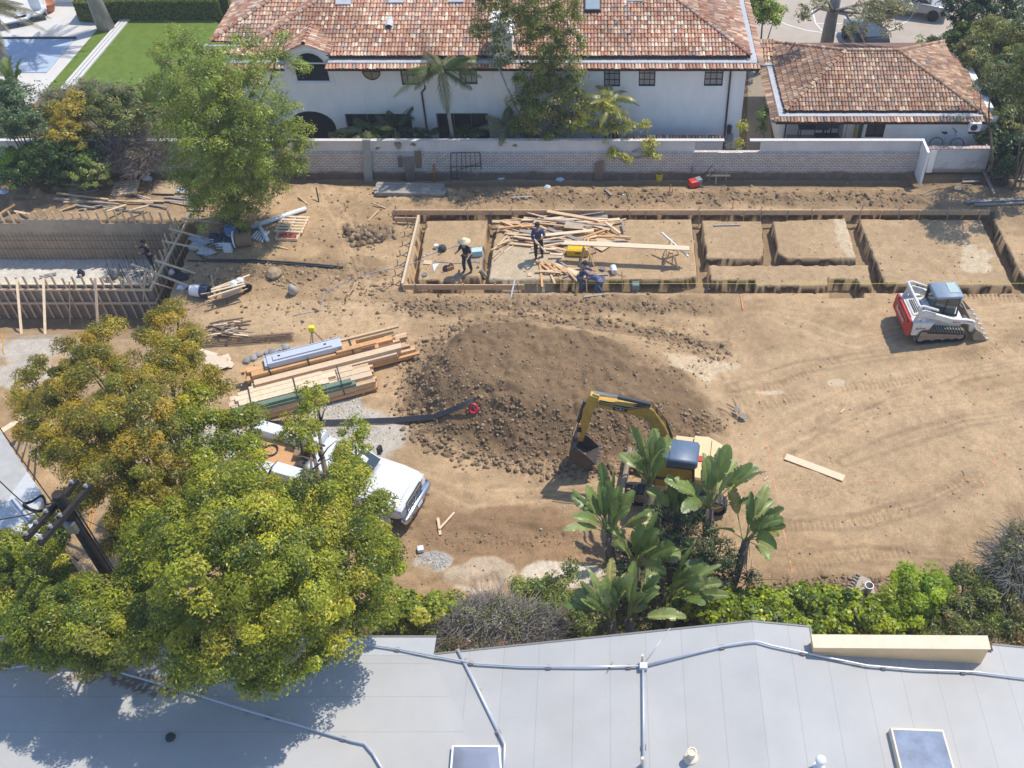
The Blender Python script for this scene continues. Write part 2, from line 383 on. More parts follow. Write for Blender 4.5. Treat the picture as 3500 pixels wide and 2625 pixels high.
def th(x, y):
    i = int(np.clip(np.searchsorted(gx, x)-1, 0, len(gx)-2)); j = int(np.clip(np.searchsorted(gy, y)-1, 0, len(gy)-2))
    a = (x-gx[i])/(gx[i+1]-gx[i]); b = (y-gy[j])/(gy[j+1]-gy[j])
    return float((GZ[j, i]*(1-a)+GZ[j, i+1]*a)*(1-b)+(GZ[j+1, i]*(1-a)+GZ[j+1, i+1]*a)*b)
def T(u, v, up=0.):
    z = 0.
    for _ in range(8):
        p = G(u, v, z+up); z = .5*z+.5*th(p.x, p.y)
    p = G(u, v, z+up); p.z = th(p.x, p.y)+up; return p
# ground colours: dry crust, damp dug earth, gravel, pale rubble; shade painted on trench walls
dry = np.array((.46, .325, .195)); dry2 = np.array((.36, .252, .15)); damp = np.array((.195, .132, .078)); grav = np.array((.46, .43, .385)); pale = np.array((.66, .585, .49)); dark = np.array((.215, .155, .10)); rich = np.array((.27, .175, .10))
n1 = sm(-.22, .3, fbm(GX*.8, GY*1.3, .33, 5, .62))[..., None]; col = dry*n1+dry2*(1-n1)
n2 = sm(.1, .5, fbm(GX+40, GY, .9, 5, .6))[..., None]; col = col*(1-.4*n2)+rich*.4*n2; n3 = sm(.1, .45, fbm(GX*.55+9, GY*1.5+70, 1.6, 4, .65))[..., None]; col = col*(1-.28*n3)+np.array((.25, .175, .11))*.28*n3
def over(c, mask, k=1.):
    global col
    m = (mask*k)[..., None]; col = col*(1-m)+np.array(c)*m
md = -sdf(GX+.3*fbm(GX, GY, .8, 3), GY+.3*fbm(GX+7, GY, .8, 3), MOUND)
over((.31, .215, .125), sm(-.2, .5, md), .75)
over(damp, sm(.35, -.5, sdf(GX, GY, MOIST)+1.8*fbm(GX, GY, .7, 4))*sm(-.2, .3, md), .95)
for pts, wd in (([G(1360, 1045), G(2430, 1042)], .8), ([G(1700, 668), G(3120, 680)], 1.1), ([G(1215, 800), G(1300, 790)], 1.0), ([G(850, 930), G(1250, 920)], 1.2), ([G(1650, 1085), G(2470, 1180)], .5), ([G(2700, 2000), G(3100, 2010)], .8)):
    dd, _ = pline(GX, GY, pts); over((.25, .175, .105), sm(wd, wd*.3, dd+.6*wd*fbm(GX, GY, 1.1, 3)), .85)
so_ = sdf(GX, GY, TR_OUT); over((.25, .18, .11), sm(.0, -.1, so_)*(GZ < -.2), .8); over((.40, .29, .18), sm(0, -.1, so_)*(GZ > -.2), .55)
over((.07, .048, .033), (so_ < .2)*(GZ < -.05)*(GZ > -.55)*(GX > -10.5), .96)  # trench sides darkened in colour to stand in for their shade
over((.56, .49, .38), patch(GX, GY, 1790, 900, 130, 90, .5, 1.2), .55)
over((.47, .34, .21), patch(GX, GY, 2950, 1430, 560, 330, .5, .4), .6); over((.48, .35, .215), patch(GX, GY, 1050, 1090, 420, 60, .5, .5), .7)
over((.24, .15, .085), patch(GX, GY, 1650, 1830, 330, 120, .5, .6), .8); over((.33, .215, .125), patch(GX, GY, 1900, 1990, 560, 150, .5, .6), .6)
for g_ in ((1130, 1385, 120, 60), (1240, 1500, 160, 110), (120, 1190, 150, 60), (700, 1480, 330, 60), (1480, 1915, 62, 34), (60, 1290, 130, 50), (1040, 1480, 90, 60), (980, 1215, 90, 30)):
    over(grav, patch(GX, GY, *g_, .35, 1.3), .85)
over((.36, .26, .165), patch(GX, GY, 1460, 1935, 42, 16, .3, 1.5), .8)
over(pale, patch(GX, GY, 1925, 1962, 150, 52, .4, .9), .9); over(pale, patch(GX, GY, 1650, 1960, 120, 60, .7, 1.6), .45)
for g_ in ((2380, 1270, 130, 40), (2890, 800, 30, 70), (3330, 880, 60, 60), (2850, 1310, 40, 15), (3080, 1000, 30, 20), (2640, 1340, 60, 10)): over((.60, .51, .38), patch(GX, GY, *g_, .6, 2.2), .6)
bas = (GX < BAS['x1']) & (GY > BAS['y0']) & (GY < BAS['y1']); over((.60, .575, .53), bas.astype(float), .95)
over((.24, .17, .105), ((GX < BAS['x1']+1) & (GY > 30.3) & (GY < BAS['y0'])).astype(float), .5)
over(dark, sm(-16, -21, GX)*sm(41.6, 40.6, GY)*sm(38.4, 39.6, GY), .4); over(dark, sm(.9, .3, np.abs(GY-41.9))*(GY < 42.75), .8)  # darker ground at the back left and along the wall foot
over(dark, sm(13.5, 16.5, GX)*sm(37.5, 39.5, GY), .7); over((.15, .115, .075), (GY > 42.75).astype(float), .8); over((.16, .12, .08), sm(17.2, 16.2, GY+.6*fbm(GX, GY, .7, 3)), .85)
for pts, wd, lt_ in SWEEPS:
    dd, s = pline(GX+.2*fbm(GX, GY, .3, 2), GY+.2*fbm(GX+5, GY, .3, 2), pts); over((.52, .375, .235) if lt_ else (.27, .19, .118), sm(wd, wd*.4, dd)*sm(.3, .75, vnoise(s*.35, dd*11)*.6+.4*vnoise(GX*.6, GY*.6)), .55)
for k, tr in enumerate(TRACKS):
    dd, s = pline(GX, GY, tr); over((.27, .185, .11), sm(.26, .2, dd)*(np.sin(s*2*math.pi/.19+3*dd) > .1)*sm(.3, .55, vnoise(GX*.7+k, GY*.7)), .4)
for tr in RUTS:
    dd, s = pline(GX+.25*fbm(GX, GY, .6, 2), GY+.25*fbm(GX+3, GY, .6, 2), tr); over((.27, .185, .115), sm(.24, .02, dd+.25*vnoise(GX*2, GY*2)), .75)
col = col*(1+.24*fbm(GX, GY, 4, 4, .75)[..., None]); col = np.clip(col*np.array((1.0, .965, .90)), .02, .9)
ny, nx = GX.shape; idx = np.arange(nx*ny).reshape(ny, nx)
q = np.stack([idx[:-1, :-1], idx[:-1, 1:], idx[1:, 1:], idx[1:, :-1]], -1).reshape(-1, 4)
SOIL = M('soil', (0, 0, 0), .95, attr=True, var=.24, scale=14, bump=1., bscale=20, spec=.15)
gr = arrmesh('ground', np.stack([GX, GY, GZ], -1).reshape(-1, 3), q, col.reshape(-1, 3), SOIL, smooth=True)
tag(gr, kind='structure')
# ================================================================ buildings
TPAL = [(.43, .215, .135), (.48, .265, .17), (.36, .175, .115), (.41, .235, .155), (.60, .44, .31), (.64, .49, .36), (.54, .35, .235), (.27, .20, .165), (.48, .32, .225), (.33, .26, .225)]
TW = [9, 9, 6, 8, 4, 4, 6, 2, 6, 2]
TPAL2 = [(.34, .185, .12), (.42, .25, .155), (.37, .21, .135), (.52, .37, .24), (.47, .31, .20), (.25, .165, .13), (.56, .42, .29), (.31, .22, .17), (.40, .28, .20)]
TW2 = [8, 8, 8, 4, 6, 3, 3, 3, 4]
TILE = M('roof_tile', (0, 0, 0), .85, attr=True, var=.18, scale=9, spec=.2)
def inpoly(p, poly):
    ins = False; n = len(poly)
    for i in range(n):
        a = poly[i]; b = poly[(i+1) % n]
        if (a[1] > p[1]) != (b[1] > p[1]) and p[0] < (b[0]-a[0])*(p[1]-a[1])/(b[1]-a[1])+a[0]: ins = not ins
    return ins
def one_tile(m, o, a, u, n, L, r, col, lift=.0):
    """a barrel tile: o = centre of the low end, a = across, u = up the slope, n = normal"""
    vs = []; N = 5
    for k in range(2):
        rr_ = r*(1.0 if k == 0 else .86); c = o+u*(L*k)+n*(lift if k == 0 else 0.)
        for i in range(N+1):
            t = math.pi*i/N; vs.append(c+a*(rr_*math.cos(t))+n*(rr_*.82*math.sin(t)))
    fs = [(i, i+1, N+2+i, N+1+i) for i in range(N)]
    m.add(vs, fs, col)
    m.add([o+u*.012+a*(r*.9*math.cos(math.pi*i/N))+n*(lift+r*.72*math.sin(math.pi*i/N)) for i in range(N+1)], [tuple(range(N+1))], (.05, .035, .03))
def tile_plane(m, O, a, u, poly, pal, wts, pitch=.165, row=.285, jit=1.):
    a = a.normalized(); u = u.normalized(); n = a.cross(u)
    if n.z < 0: n = -n
    A = [p[0] for p in poly]; B = [p[1] for p in poly]
    m.add([O+a*p[0]+u*p[1] for p in poly], [tuple(range(len(poly)))], (.13, .075, .055))
    k0 = math.floor(min(A)/pitch); k1 = math.ceil(max(A)/pitch); r1 = math.ceil(max(B)/row)
    for k in range(k0, k1+1):
        for j in range(math.floor(min(B)/row), r1):
            x = (k+.5)*pitch; y = j*row
            if not inpoly((x, y+row*.5), poly): continue
            c = Vector(R.choices(pal, wts)[0])*R.uniform(.86, 1.2)*(.77+.5*float(vnoise(np.array(x*.8+O.x+31), np.array(y*.7+O.y)))) + Vector((.03, .03, .028))*float(vnoise(np.array(x*.45+9), np.array(y*.5+O.y+3)) > .66)
            x += R.uniform(-.012, .012)*jit; yy = y+R.uniform(-.02, .02)*jit
            one_tile(m, O+a*x+u*yy+n*.012, a, (u+a*R.uniform(-.02, .02)*jit).normalized(), n, row*1.22, pitch*.5, tuple(c), .028)
def hip_tiles(m, p, q, pal, wts, L=.34):
    p = Vector(p); q = Vector(q); d = q-p; k = max(1, int(d.length/(L*.85))); u = d.normalized(); a = u.cross(Vector((0, 0, 1))).normalized(); n = a.cross(u)
    if n.z < 0: n = -n
    for i in range(k):
        c = Vector(R.choices(pal, wts)[0])*R.uniform(.85, 1.1)
        one_tile(m, p+d*(i/k)+n*.04, a, u, n, L, .11, tuple(c), .03)
def window(parent, c, wd, ht, nx_, nz_, fmat, gmat, name='window', recess=.1, bar_=.03, frame=.05, sill=True, face=-1):
    """c = centre on the facade plane; facing -Y"""
    c = Vector(c); m = MB()
    for s in (-1, 1): m.box(c+Vector((s*(wd/2-frame/2), recess-.03, 0)), (frame, .06, ht)); m.box(c+Vector((0, recess-.03, s*(ht/2-frame/2))), (wd-2*frame, .06, frame))
    for i in range(1, nx_): m.box(c+Vector((-wd/2+wd*i/nx_, recess-.02, 0)), (bar_, .04, ht-2*frame))
    for i in range(1, nz_): m.box(c+Vector((0, recess-.017, -ht/2+ht*i/nz_)), (wd-2*frame, .034, bar_))
    w_ = m.build(name, fmat, parent)
    g = MB(); g.box(c+Vector((0, recess+.01, 0)), (wd-.02, .02, ht-.02)); g.build('pane', gmat, w_)
    return w_
WINF = M('dark_window_frame', (.02, .02, .024), .5); PANE = M('window_glass', (.33, .32, .33), .12, var=.35, scale=1.5, spec=.6)
PANEB = M('dark_window_glass', (.02, .026, .032), .07, var=.3, spec=.6)
FLASH = M('grey_flashing', (.46, .46, .47), .6, var=.15, scale=3)
def facade(m, x0, x1, z0, z1, Y, holes, depth=.14):
    """wall front in the plane Y with rectangular openings and their reveals"""
    xs = sorted({x0, x1, *[h[0] for h in holes], *[h[1] for h in holes]}); zs = sorted({z0, z1, *[h[2] for h in holes], *[h[3] for h in holes]})
    for a, b in zip(xs, xs[1:]):
        for c, d in zip(zs, zs[1:]):
            mx, mz = (a+b)/2, (c+d)/2
            if any(h[0] < mx < h[1] and h[2] < mz < h[3] for h in holes): continue
            m.add([(a, Y, c), (b, Y, c), (b, Y, d), (a, Y, d)], [(0, 1, 2, 3)])
    for h in holes:
        a, b, c, d = h; y = Y+depth
        m.add([(a, Y, c), (a, y, c), (a, y, d), (a, Y, d), (b, Y, c), (b, y, c), (b, y, d), (b, Y, d)], [(0, 1, 2, 3), (4, 5, 6, 7), (0, 1, 5, 4), (3, 2, 6, 7)])
# ---------------------------------------------------------------- white two-storey house
HY = 45.2; GZB = -.3
hs = thing('house', 'two storey white stucco house with red barrel tile roof behind the garden wall', 'house', (-3, HY, GZB))
def hw(u, v): return P(u, v, HY)
wins = [(1367, 1436, 242, 291), (1568, 1633, 242, 288), (2064, 2119, 238, 296), (2184, 2239, 238, 295), (2410, 2469, 236, 294)]
wrect = []
for u0, u1, v0, v1 in wins:
    a = hw(u0, v0); b = hw(u1, v1); wrect.append((a.x, b.x, b.z, b.z+1.0))
lows = [(1177, 1403, 389), (1489, 1667, 387), (1130+950, 1165+950, 411)]
lrect = []
for u0, u1, v0 in lows: a = hw(u0, v0); b = hw(u1, v0); lrect.append((a.x, b.x, GZB+.1, a.z))
eave_x0 = (814-2064)/FPX*48.1; eave_x1 = (2566-2064)/FPX*48.1
wx0 = eave_x0+.45; wx1 = hw(2552, 238).x; zt = 4.72
dl, dr = P(976, 200, HY-.06).x, P(1118, 200, HY-.06).x
m = MB(); facade(m, wx0, wx1, GZB, zt, HY, wrect+lrect)
m.box(((wx0+wx1)/2, HY+4, (GZB+zt)/2), (wx1-wx0-.01, 7.6, zt-GZB-.02))            # the core behind the facade
m.box((wx1-.15, HY+4.0, (GZB+zt)/2), (.31, 7.9, zt-GZB-.03))
m.box((hw(1700, 300).x+.1, HY-.06, (GZB+zt)/2-.3), (.45, .1, zt-GZB-.6))
# wing set back on the left
m.box((wx0-.8, HY+3.6, (GZB+zt)/2), (1.9, 4, zt-GZB-.05))
m.build('wall', STUCCO, hs)
for r_, k in zip(wrect, range(9)):
    window(hs, ((r_[0]+r_[1])/2, HY, (r_[2]+r_[3])/2), r_[1]-r_[0], r_[3]-r_[2], 3, 3 if k > 1 else 2, WINF, PANE)
for r_, n_ in zip(lrect, (3, 3, 1)):
    window(hs, ((r_[0]+r_[1])/2, HY, (r_[2]+r_[3])/2), r_[1]-r_[0], r_[3]-r_[2], n_, 1, M('bronze_frame', (.23, .22, .21), .5), PANEB, name='glass_door' if n_ == 3 else 'door')
# arched openings and the round window stand as recess boxes with trim
def arch_poly(x0, x1, z0, z1, Y, n=10):
    r_ = (x1-x0)/2; cx = (x0+x1)/2; zc = z1-r_
    return [Vector((x0, Y, z0)), Vector((x1, Y, z0))]+[Vector((cx+r_*math.cos(math.pi*i/n), Y, zc+r_*math.sin(math.pi*i/n))) for i in range(n+1)]
# dormer: wall front running past the eave with its own little gable roof
DYF = HY-.06
pk = P(1041, 149, DYF); el = P(976, 179, DYF); er = P(1118, 175, DYF); zl = (el.z+er.z)/2
m = MB(); m.prism([(el.x, DYF, 3.2), (er.x, DYF, 3.2), (er.x, DYF, zl), (pk.x, DYF, pk.z), (el.x, DYF, zl)], (0, 1.9, 0)); m.build('dormer_wall', STUCCO, hs)
a = P(1016, 277, DYF); b = P(1108, 178, DYF)
pl = arch_poly(a.x, b.x, a.z, b.z, DYF-.012)
arch = MB().prism(pl, (0, .01, 0)).build('arched_window', PANEB, hs)
m = MB(); tz = P(1060, 215, DYF).z; m.bar((a.x, DYF-.03, tz), (b.x, DYF-.03, tz), .05, .06)
m.tube([p+Vector((0, -.015, 0)) for p in pl]+[pl[0]+Vector((0, -.015, 0))], .035, 5); m.bar((a.x-.06, DYF-.05, a.z-.03), (b.x+.06, DYF-.05, a.z-.03), .12, .05)
m.build('trim', WHITE, arch)
c = hw(1269, 243); rw = MB().lathe([(.0, 0), (.44, 0), (.44, .03), (.40, .03), (.40, .05), (0, .05)], (c.x, HY-.001, c.z), 22, Matrix.Rotation(rad(90), 3, 'X')).build('round_window', M('yellowed_glass', (.28, .23, .13), .15, var=.3), hs)
m = MB(); m.lathe([(.45, .02), (.45, .07), (.40, .07), (.40, .02)], (c.x, HY, c.z), 22, Matrix.Rotation(rad(90), 3, 'X')); m.bar((c.x-.42, HY-.06, c.z), (c.x+.42, HY-.06, c.z), .02, .03); m.bar((c.x, HY-.06, c.z-.42), (c.x, HY-.06, c.z+.42), .03, .02); m.build('frame', WINF, rw)
a = hw(1000, 470); b = hw(1137, 380); MB().prism([Vector((b.x+1.0*(a.x-b.x)/2*(1-math.cos(t)), HY-.012, GZB+.05 if False else max(GZB+.1, b.z-.9)+.9*math.sin(t))) for t in np.linspace(0, math.pi, 13)]+[Vector((a.x, HY-.012, GZB+.1)), Vector((b.x, HY-.012, GZB+.1))], (0, .008, 0)).build('archway', M('dark_opening', (.012, .012, .014), .8), hs)
# roofs: short skirt, flat gutter strip, main roof above it
SL = .36; nn = math.sqrt(1+SL*SL)
rf = MB()
yk, zk = HY-.7, 4.60
def skirt(x0, x1, y=yk, z=zk): tile_plane(rf, Vector((0, y, z)), Vector((1, 0, 0)), Vector((0, 1, SL)), [(x0, 0), (x1, 0), (x1, .36), (x0, .36)], TPAL, TW)
skirt(eave_x0-.45, dl); skirt(dr, eave_x1+.5)
YE, ZE = HY-.05, 4.95; RUN = 5.2
O = Vector((0, YE, ZE)); k = RUN*nn
gx0, gx1 = P(1041, 150, YE).x-.62, P(1041, 150, YE).x+.62
tile_plane(rf, O, Vector((1, 0, 0)), Vector((0, 1, SL)), [(eave_x0, 0), (dl+.1, 0), (dl+.1, .35), ((dl+dr)/2, 2.0), (dr-.1, .35), (dr-.1, 0), (eave_x1, 0), (eave_x1-RUN, k), (eave_x0+RUN, k)], TPAL, TW)
# right and left slopes
tile_plane(rf, Vector((eave_x1, 0, ZE)), Vector((0, 1, 0)), Vector((-1, 0, SL)), [(YE, 0), (YE+2*RUN, 0), (YE+RUN, k)], TPAL, TW)
tile_plane(rf, Vector((eave_x1+.66, 0, zk+.02)), Vector((0, 1, 0)), Vector((-1, 0, SL)), [(YE-.6, 0), (YE+9, 0), (YE+9, .36), (YE-.25, .36)], TPAL, TW)
tile_plane(rf, Vector((eave_x0, 0, ZE)), Vector((0, 1, 0)), Vector((1, 0, SL)), [(YE, 0), (YE+2*RUN, 0), (YE+RUN, k)], TPAL, TW)
hip_tiles(rf, (eave_x1, YE, ZE+.02), (eave_x1-RUN, YE+RUN, ZE+RUN*SL), TPAL, TW); hip_tiles(rf, (eave_x0, YE, ZE+.02), (eave_x0+RUN, YE+RUN, ZE+RUN*SL), TPAL, TW)
hip_tiles(rf, (eave_x0+RUN, YE+RUN, ZE+RUN*SL+.03), (eave_x1-RUN, YE+RUN, ZE+RUN*SL+.03), TPAL, TW)
# wing roof set back on the left
lx = P(712, 118, YE+1.3).x
ly = YE+1.3
tile_plane(rf, Vector((0, ly, ZE+.1)), Vector((1, 0, 0)), Vector((0, 1, SL)), [(lx, 0), (eave_x0+1.2, 0), (eave_x0+4, 3.2*nn), (lx+3.2, 3.2*nn)], TPAL, TW)
tile_plane(rf, Vector((lx, 0, ZE+.1)), Vector((0, 1, 0)), Vector((1, 0, SL)), [(ly, 0), (ly+6.4, 0), (ly+3.2, 3.2*nn)], TPAL, TW)
hip_tiles(rf, (lx, ly, ZE+.12), (lx+3.2, ly+3.2, ZE+.12+3.2*SL), TPAL, TW)
skirt(lx-.4, eave_x0, ly-.62, zk+.1)
roof = rf.build('roof', TILE, hs)
m = MB()
m.box(((eave_x0-.4+dl)/2, HY-.23, 4.79), (dl-eave_x0+.4, .32, .06)); m.box(((dr+eave_x1+.3)/2, HY-.23, 4.79), (eave_x1+.3-dr, .32, .06)); m.box((eave_x1+.17, YE+4.3, 4.80), (.30, 8.9, .06))
m.box(((lx+eave_x0)/2-.2, ly-.12, 4.94), (eave_x0-lx+.2, .24, .06)); m.build('gutter', FLASH, hs)
for c_, d_ in ((((eave_x0+dl)/2, YE+.05, ZE-.045), (dl-eave_x0, .06, .10)), (((dr+eave_x1)/2, YE+.05, ZE-.045), (eave_x1-dr, .06, .10)), (((eave_x0-.4+dl)/2, HY-.62, zk-.05), (dl-eave_x0+.4, .1, .07)), (((dr+eave_x1+.4)/2, HY-.62, zk-.05), (eave_x1+.4-dr, .1, .07))): MB().box(c_, d_).build('fascia', M('fascia_brown', (.045, .03, .026), .7), hs)
# dormer roof
dm = MB(); rg = Vector((pk.x, DYF-.22, pk.z+.06)); rb = Vector((pk.x, YE+2.0, pk.z+.06))
dhw = (er.x-el.x)/2+.16; sl2 = (pk.z-zl)/((er.x-el.x)/2)
for s in (-1, 1):
    u_ = Vector((-s, 0, sl2)); L_ = dhw*math.sqrt(1+sl2*sl2)
    O2 = Vector((pk.x+s*dhw, 0, pk.z+.06-dhw*sl2))
    tile_plane(dm, O2, Vector((0, 1, 0)), u_, [(DYF-.22, 0), (YE+.75, 0), (YE+2.0, L_), (DYF-.22, L_)], TPAL, TW)
hip_tiles(dm, rg, rb, TPAL, TW)
dm.build('dormer_roof', TILE, hs)
# roof furniture
def on_main(u, v):
    t = 1.
    for _ in range(60):
        p = P(u, v, YE+t); t += (p.z-(ZE+SL*t))*.9
    return P(u, v, YE+t)
un = Vector((0, 1, SL)).normalized(); nm = Vector((0, -SL, 1)).normalized(); RM = Matrix((Vector((1, 0, 0)), un, nm)).transposed()
p = on_main(1332, 82); rv = MB(); prof = [Vector((.2*math.cos(t), -.3, .22*math.sin(t))) for t in np.linspace(0, math.pi, 9)]
rv.loft([[p+RM @ q+nm*.06 for q in prof], [p+RM @ Vector((q.x, .45, q.z*.3)) for q in prof]]); v_ = rv.build('roof_vent', M('vent_white', (.55, .53, .5), .7), hs)
MB().prism([p+RM @ (q*.8+Vector((0, -.07, 0)))+nm*.07 for q in prof], RM @ Vector((0, -.004, 0))).build('louver', DARK, v_)
for u, v in ((1218, 98), (2145, 22), (2111, 88), (2158, 118)):
    p = on_main(u, v); MB().tube([p, p+Vector((0, 0, .34))], .055, 8).build('vent_pipe', FLASH, hs)
for u0, u1, v0 in ((1150, 1200, 14), (1345, 1365, 8), (1548, 1570, 6), (2160, 2185, 2)):
    p = on_main((u0+u1)/2, v0); MB().box(p+nm*.1, (.75, .3, .1), RM).build('vent_cover', FLASH, hs)
p = on_main(2026, 12); k_ = MB().box(p+nm*.14, (.80, 1.3, .16), RM).build('skylight', DARK, hs); MB().box(p+nm*.225, (.70, 1.2, .02), RM).build('pane', M('skylight_glass', (.30, .36, .38), .06, spec=.8), k_)
a = P(1690, 250, YE-.25); b = P(1757, 250, YE-.25); zc = 5.95
ch = MB().box(((a.x+b.x)/2, YE+.35, 4.5), (b.x-a.x, 1.2, 3.4)).build('chimney', STUCCO, hs)
m = MB(); m.box(((a.x+b.x)/2, YE+.35, 6.25), (b.x-a.x+.16, 1.36, .14)); m.box(((a.x+b.x)/2, YE+.35, 6.52), (b.x-a.x-.2, .9, .4)); m.box(((a.x+b.x)/2, YE+.35, 6.76), (b.x-a.x, 1.2, .08)); m.build('cap', STUCCO, ch)
for u0, v0, v1, jog in ((2498, 236, 476, 0), (1440, 300, 470, 1)):
    t0 = hw(u0, v0); t1 = Vector((t0.x+.02, HY-.06, GZB)); m = MB()
    if jog: m.tube([t0+Vector((.2, -.07, .15)), t0+Vector((.2, -.07, 0)), t0+Vector((0, -.07, -.22)), Vector((t0.x, HY-.07, GZB))], .045, 6)
    else: m.tube([t0+Vector((0, -.07, 0)), Vector((t0.x, HY-.07, GZB))], .045, 6)
    m.build('downpipe', M('downpipe_brown', (.05, .034, .03), .6), hs)
p = hw(2492, 440); m = MB(); m.box(p+Vector((0, -.1, 0)), (.2, .2, .34)); m.lathe([(.16, 0), (.02, .14)], p+Vector((0, -.1, .17)), 4); m.build('wall_lantern', DARK, hs)
MB().box(hw(2494, 468)+Vector((0, -.08, 0)), (.3, .14, .4)).build('meter_box', M('meter_blue', (.28, .36, .44), .5), hs)
# low tiled wall standing before the house
lw = thing('garden_wall', 'low garden wall with a tiled coping close to the house front', 'wall', (2.4, 44.0, GZB)); a = P(2119, 465, 44.0); b = P(2473, 465, 44.0)
MB().box(((a.x+b.x)/2, 44.05, (a.z-.25+GZB)/2), (b.x-a.x, .22, a.z-.25-GZB)).build('wall', STUCCO, lw)
m = MB(); tile_plane(m, Vector((0, 43.85, a.z-.25)), Vector((1, 0, 0)), Vector((0, 1, .5)), [(a.x, 0), (b.x, 0), (b.x, .4), (a.x, .4)], TPAL, TW); m.build('coping', TILE, lw)

# ---------------------------------------------------------------- single-storey garage with a hip roof
gr_ = thing('garage', 'low white outbuilding with brown barrel tile hip roof and a patio nook', 'outbuilding', (14, 46, GZB))
gX0, gX1, gY, gZ = 9.04, 18.65, 44.25, 2.5; gR = 3.67
rf = MB(); L_ = gR*nn
ru0, ru1 = 12.45, 15.15
tile_plane(rf, Vector((0, gY, gZ)), Vector((1, 0, 0)), Vector((0, 1, SL)), [(gX0, 0), (gX1, 0), (ru1, L_), (ru0, L_)], TPAL2, TW2)
sl_l = (SL*gR)/(ru0-gX0); nl = math.hypot(1, sl_l); sl_r = (SL*gR)/(gX1-ru1); nr = math.hypot(1, sl_r)
tile_plane(rf, Vector((gX0, 0, gZ)), Vector((0, 1, 0)), Vector((1, 0, sl_l)), [(gY, 0), (gY+7.3, 0), (gY+gR, (ru0-gX0)*nl)], TPAL2, TW2)
tile_plane(rf, Vector((gX1, 0, gZ)), Vector((0, 1, 0)), Vector((-1, 0, sl_r)), [(gY, 0), (gY+7.3, 0), (gY+gR, (gX1-ru1)*nr)], TPAL2, TW2)
rf.add([(gX0, gY+7.3, gZ), (gX1, gY+7.3, gZ), (ru1, gY+gR, gZ+SL*gR), (ru0, gY+gR, gZ+SL*gR)], [(0, 1, 2, 3)], (.2, .12, .09))
for p_, q_ in (((gX0, gY), (ru0, gY+gR)), ((gX1, gY), (ru1, gY+gR)), ((gX0, gY+7.3), (ru0, gY+gR)), ((gX1, gY+7.3), (ru1, gY+gR))):
    hip_tiles(rf, (p_[0], p_[1], gZ+.02), (q_[0], q_[1], gZ+.02+SL*gR), TPAL2, TW2)
hip_tiles(rf, (ru0, gY+gR, gZ+SL*gR+.04), (ru1, gY+gR, gZ+SL*gR+.04), TPAL2, TW2)
tile_plane(rf, Vector((0, gY-.65, gZ-.26)), Vector((1, 0, 0)), Vector((0, 1, SL)), [(gX0-.7, 0), (gX1+.55, 0), (gX1+.2, .36), (gX0-.35, .36)], TPAL2, TW2)
tile_plane(rf, Vector((gX0-.72, 0, gZ-.26)), Vector((0, 1, 0)), Vector((1, 0, SL)), [(gY-.65, 0), (gY+5.2, 0), (gY+5.2, .36), (gY-.25, .36)], TPAL2, TW2)
tile_plane(rf, Vector((gX1+.6, 0, gZ-.2)), Vector((0, 1, 0)), Vector((-1, 0, SL)), [(gY-.65, 0), (gY+6, 0), (gY+6, .44), (gY-.25, .44)], TPAL2, TW2)
tile_plane(rf, Vector((0, gY+5.0, gZ-.12)), Vector((1, 0, 0)), Vector((0, 1, SL)), [(7.3, 0), (gX0-.2, 0), (gX0+.2, 1.6), (7.3, 1.6)], TPAL2, TW2)
rf.build('roof', TILE, gr_)
m = MB(); m.box(((gX0+gX1)/2, gY-.18, gZ-.09), (gX1-gX0+.7, .32, .06)); m.box((gX0-.19, gY+2.6, gZ-.094), (.32, 5.2, .06)); m.box((gX0-.6, gY+4.9, gZ-.03), (1.2, .22, .06)); m.build('gutter', FLASH, gr_)
m = MB(); m.box(((gX0+gX1)/2, gY+.06, gZ-.05), (gX1-gX0-.1, .1, .12)); m.build('fascia', M('fascia_brown', (0, 0, 0)), gr_); m = MB(); m.box(((gX0+gX1)/2, gY-.56, gZ-.33), (gX1-gX0+1, .1, .07)); m.build('fascia', M('fascia_brown', (0, 0, 0)), gr_)
GY2 = gY+.05; gz1 = gZ-.26
a = P(2955, 470, GY2); b = P(3030, 418, GY2); c = P(2680, 420, GY2); d = P(2900, 420, GY2); e = P(3395, 450, GY2)
m = MB(); facade(m, d.x, e.x, GZB, gz1, GY2, [(a.x, b.x, a.z, gz1-.02)])
m.box(((c.x+e.x)/2, GY2+3.6, (GZB+gz1)/2), (e.x-c.x-.02, 5.6, gz1-GZB-.01))
m.box((d.x-.08, GY2+.5, (GZB+gz1)/2), (.18, .98, gz1-GZB-.02)); m.box((c.x+.1, GY2+.5, (GZB+gz1)/2), (.22, .98, gz1-GZB-.02)); m.box((e.x-.1, GY2-.55, (GZB+1.2)/2), (.2, 1.0, 1.3))
m.build('wall', STUCCO, gr_); MB().box(((c.x+d.x)/2, GY2-.15, GZB+.48), (d.x-c.x-.3, 2.2, 1.0)).build('patio_floor', CONC, gr_)
wn = window(gr_, ((a.x+b.x)/2, GY2, (a.z+gz1)/2), b.x-a.x, gz1-a.z, 2, 1, WINF, PANEB, recess=.12)
for u0, u1, mt_ in ((2897, 2916, M('pale_brick_pillar', (.56, .48, .40), .9, var=.3, scale=14)), (2926, 2938, M('gold_post', (.32, .25, .10), .6)), (2940, 2952, M('green_post', (.035, .085, .055), .6))):
    q0 = P(u0, 420, GY2-.06); q1 = P(u1, 420, GY2-.06); MB().box(((q0.x+q1.x)/2, GY2-.08, (GZB+gz1)/2), (q1.x-q0.x, .14, gz1-GZB)).build('pillar', mt_, gr_)
p = P(2714, 432, GY2+.9); m = MB(); m.box(p+Vector((0, .2, 0)), (.18, .16, .34)); m.lathe([(.13, 0), (.02, .12)], p+Vector((0, .2, .17)), 4); m.build('wall_lantern', DARK, gr_)
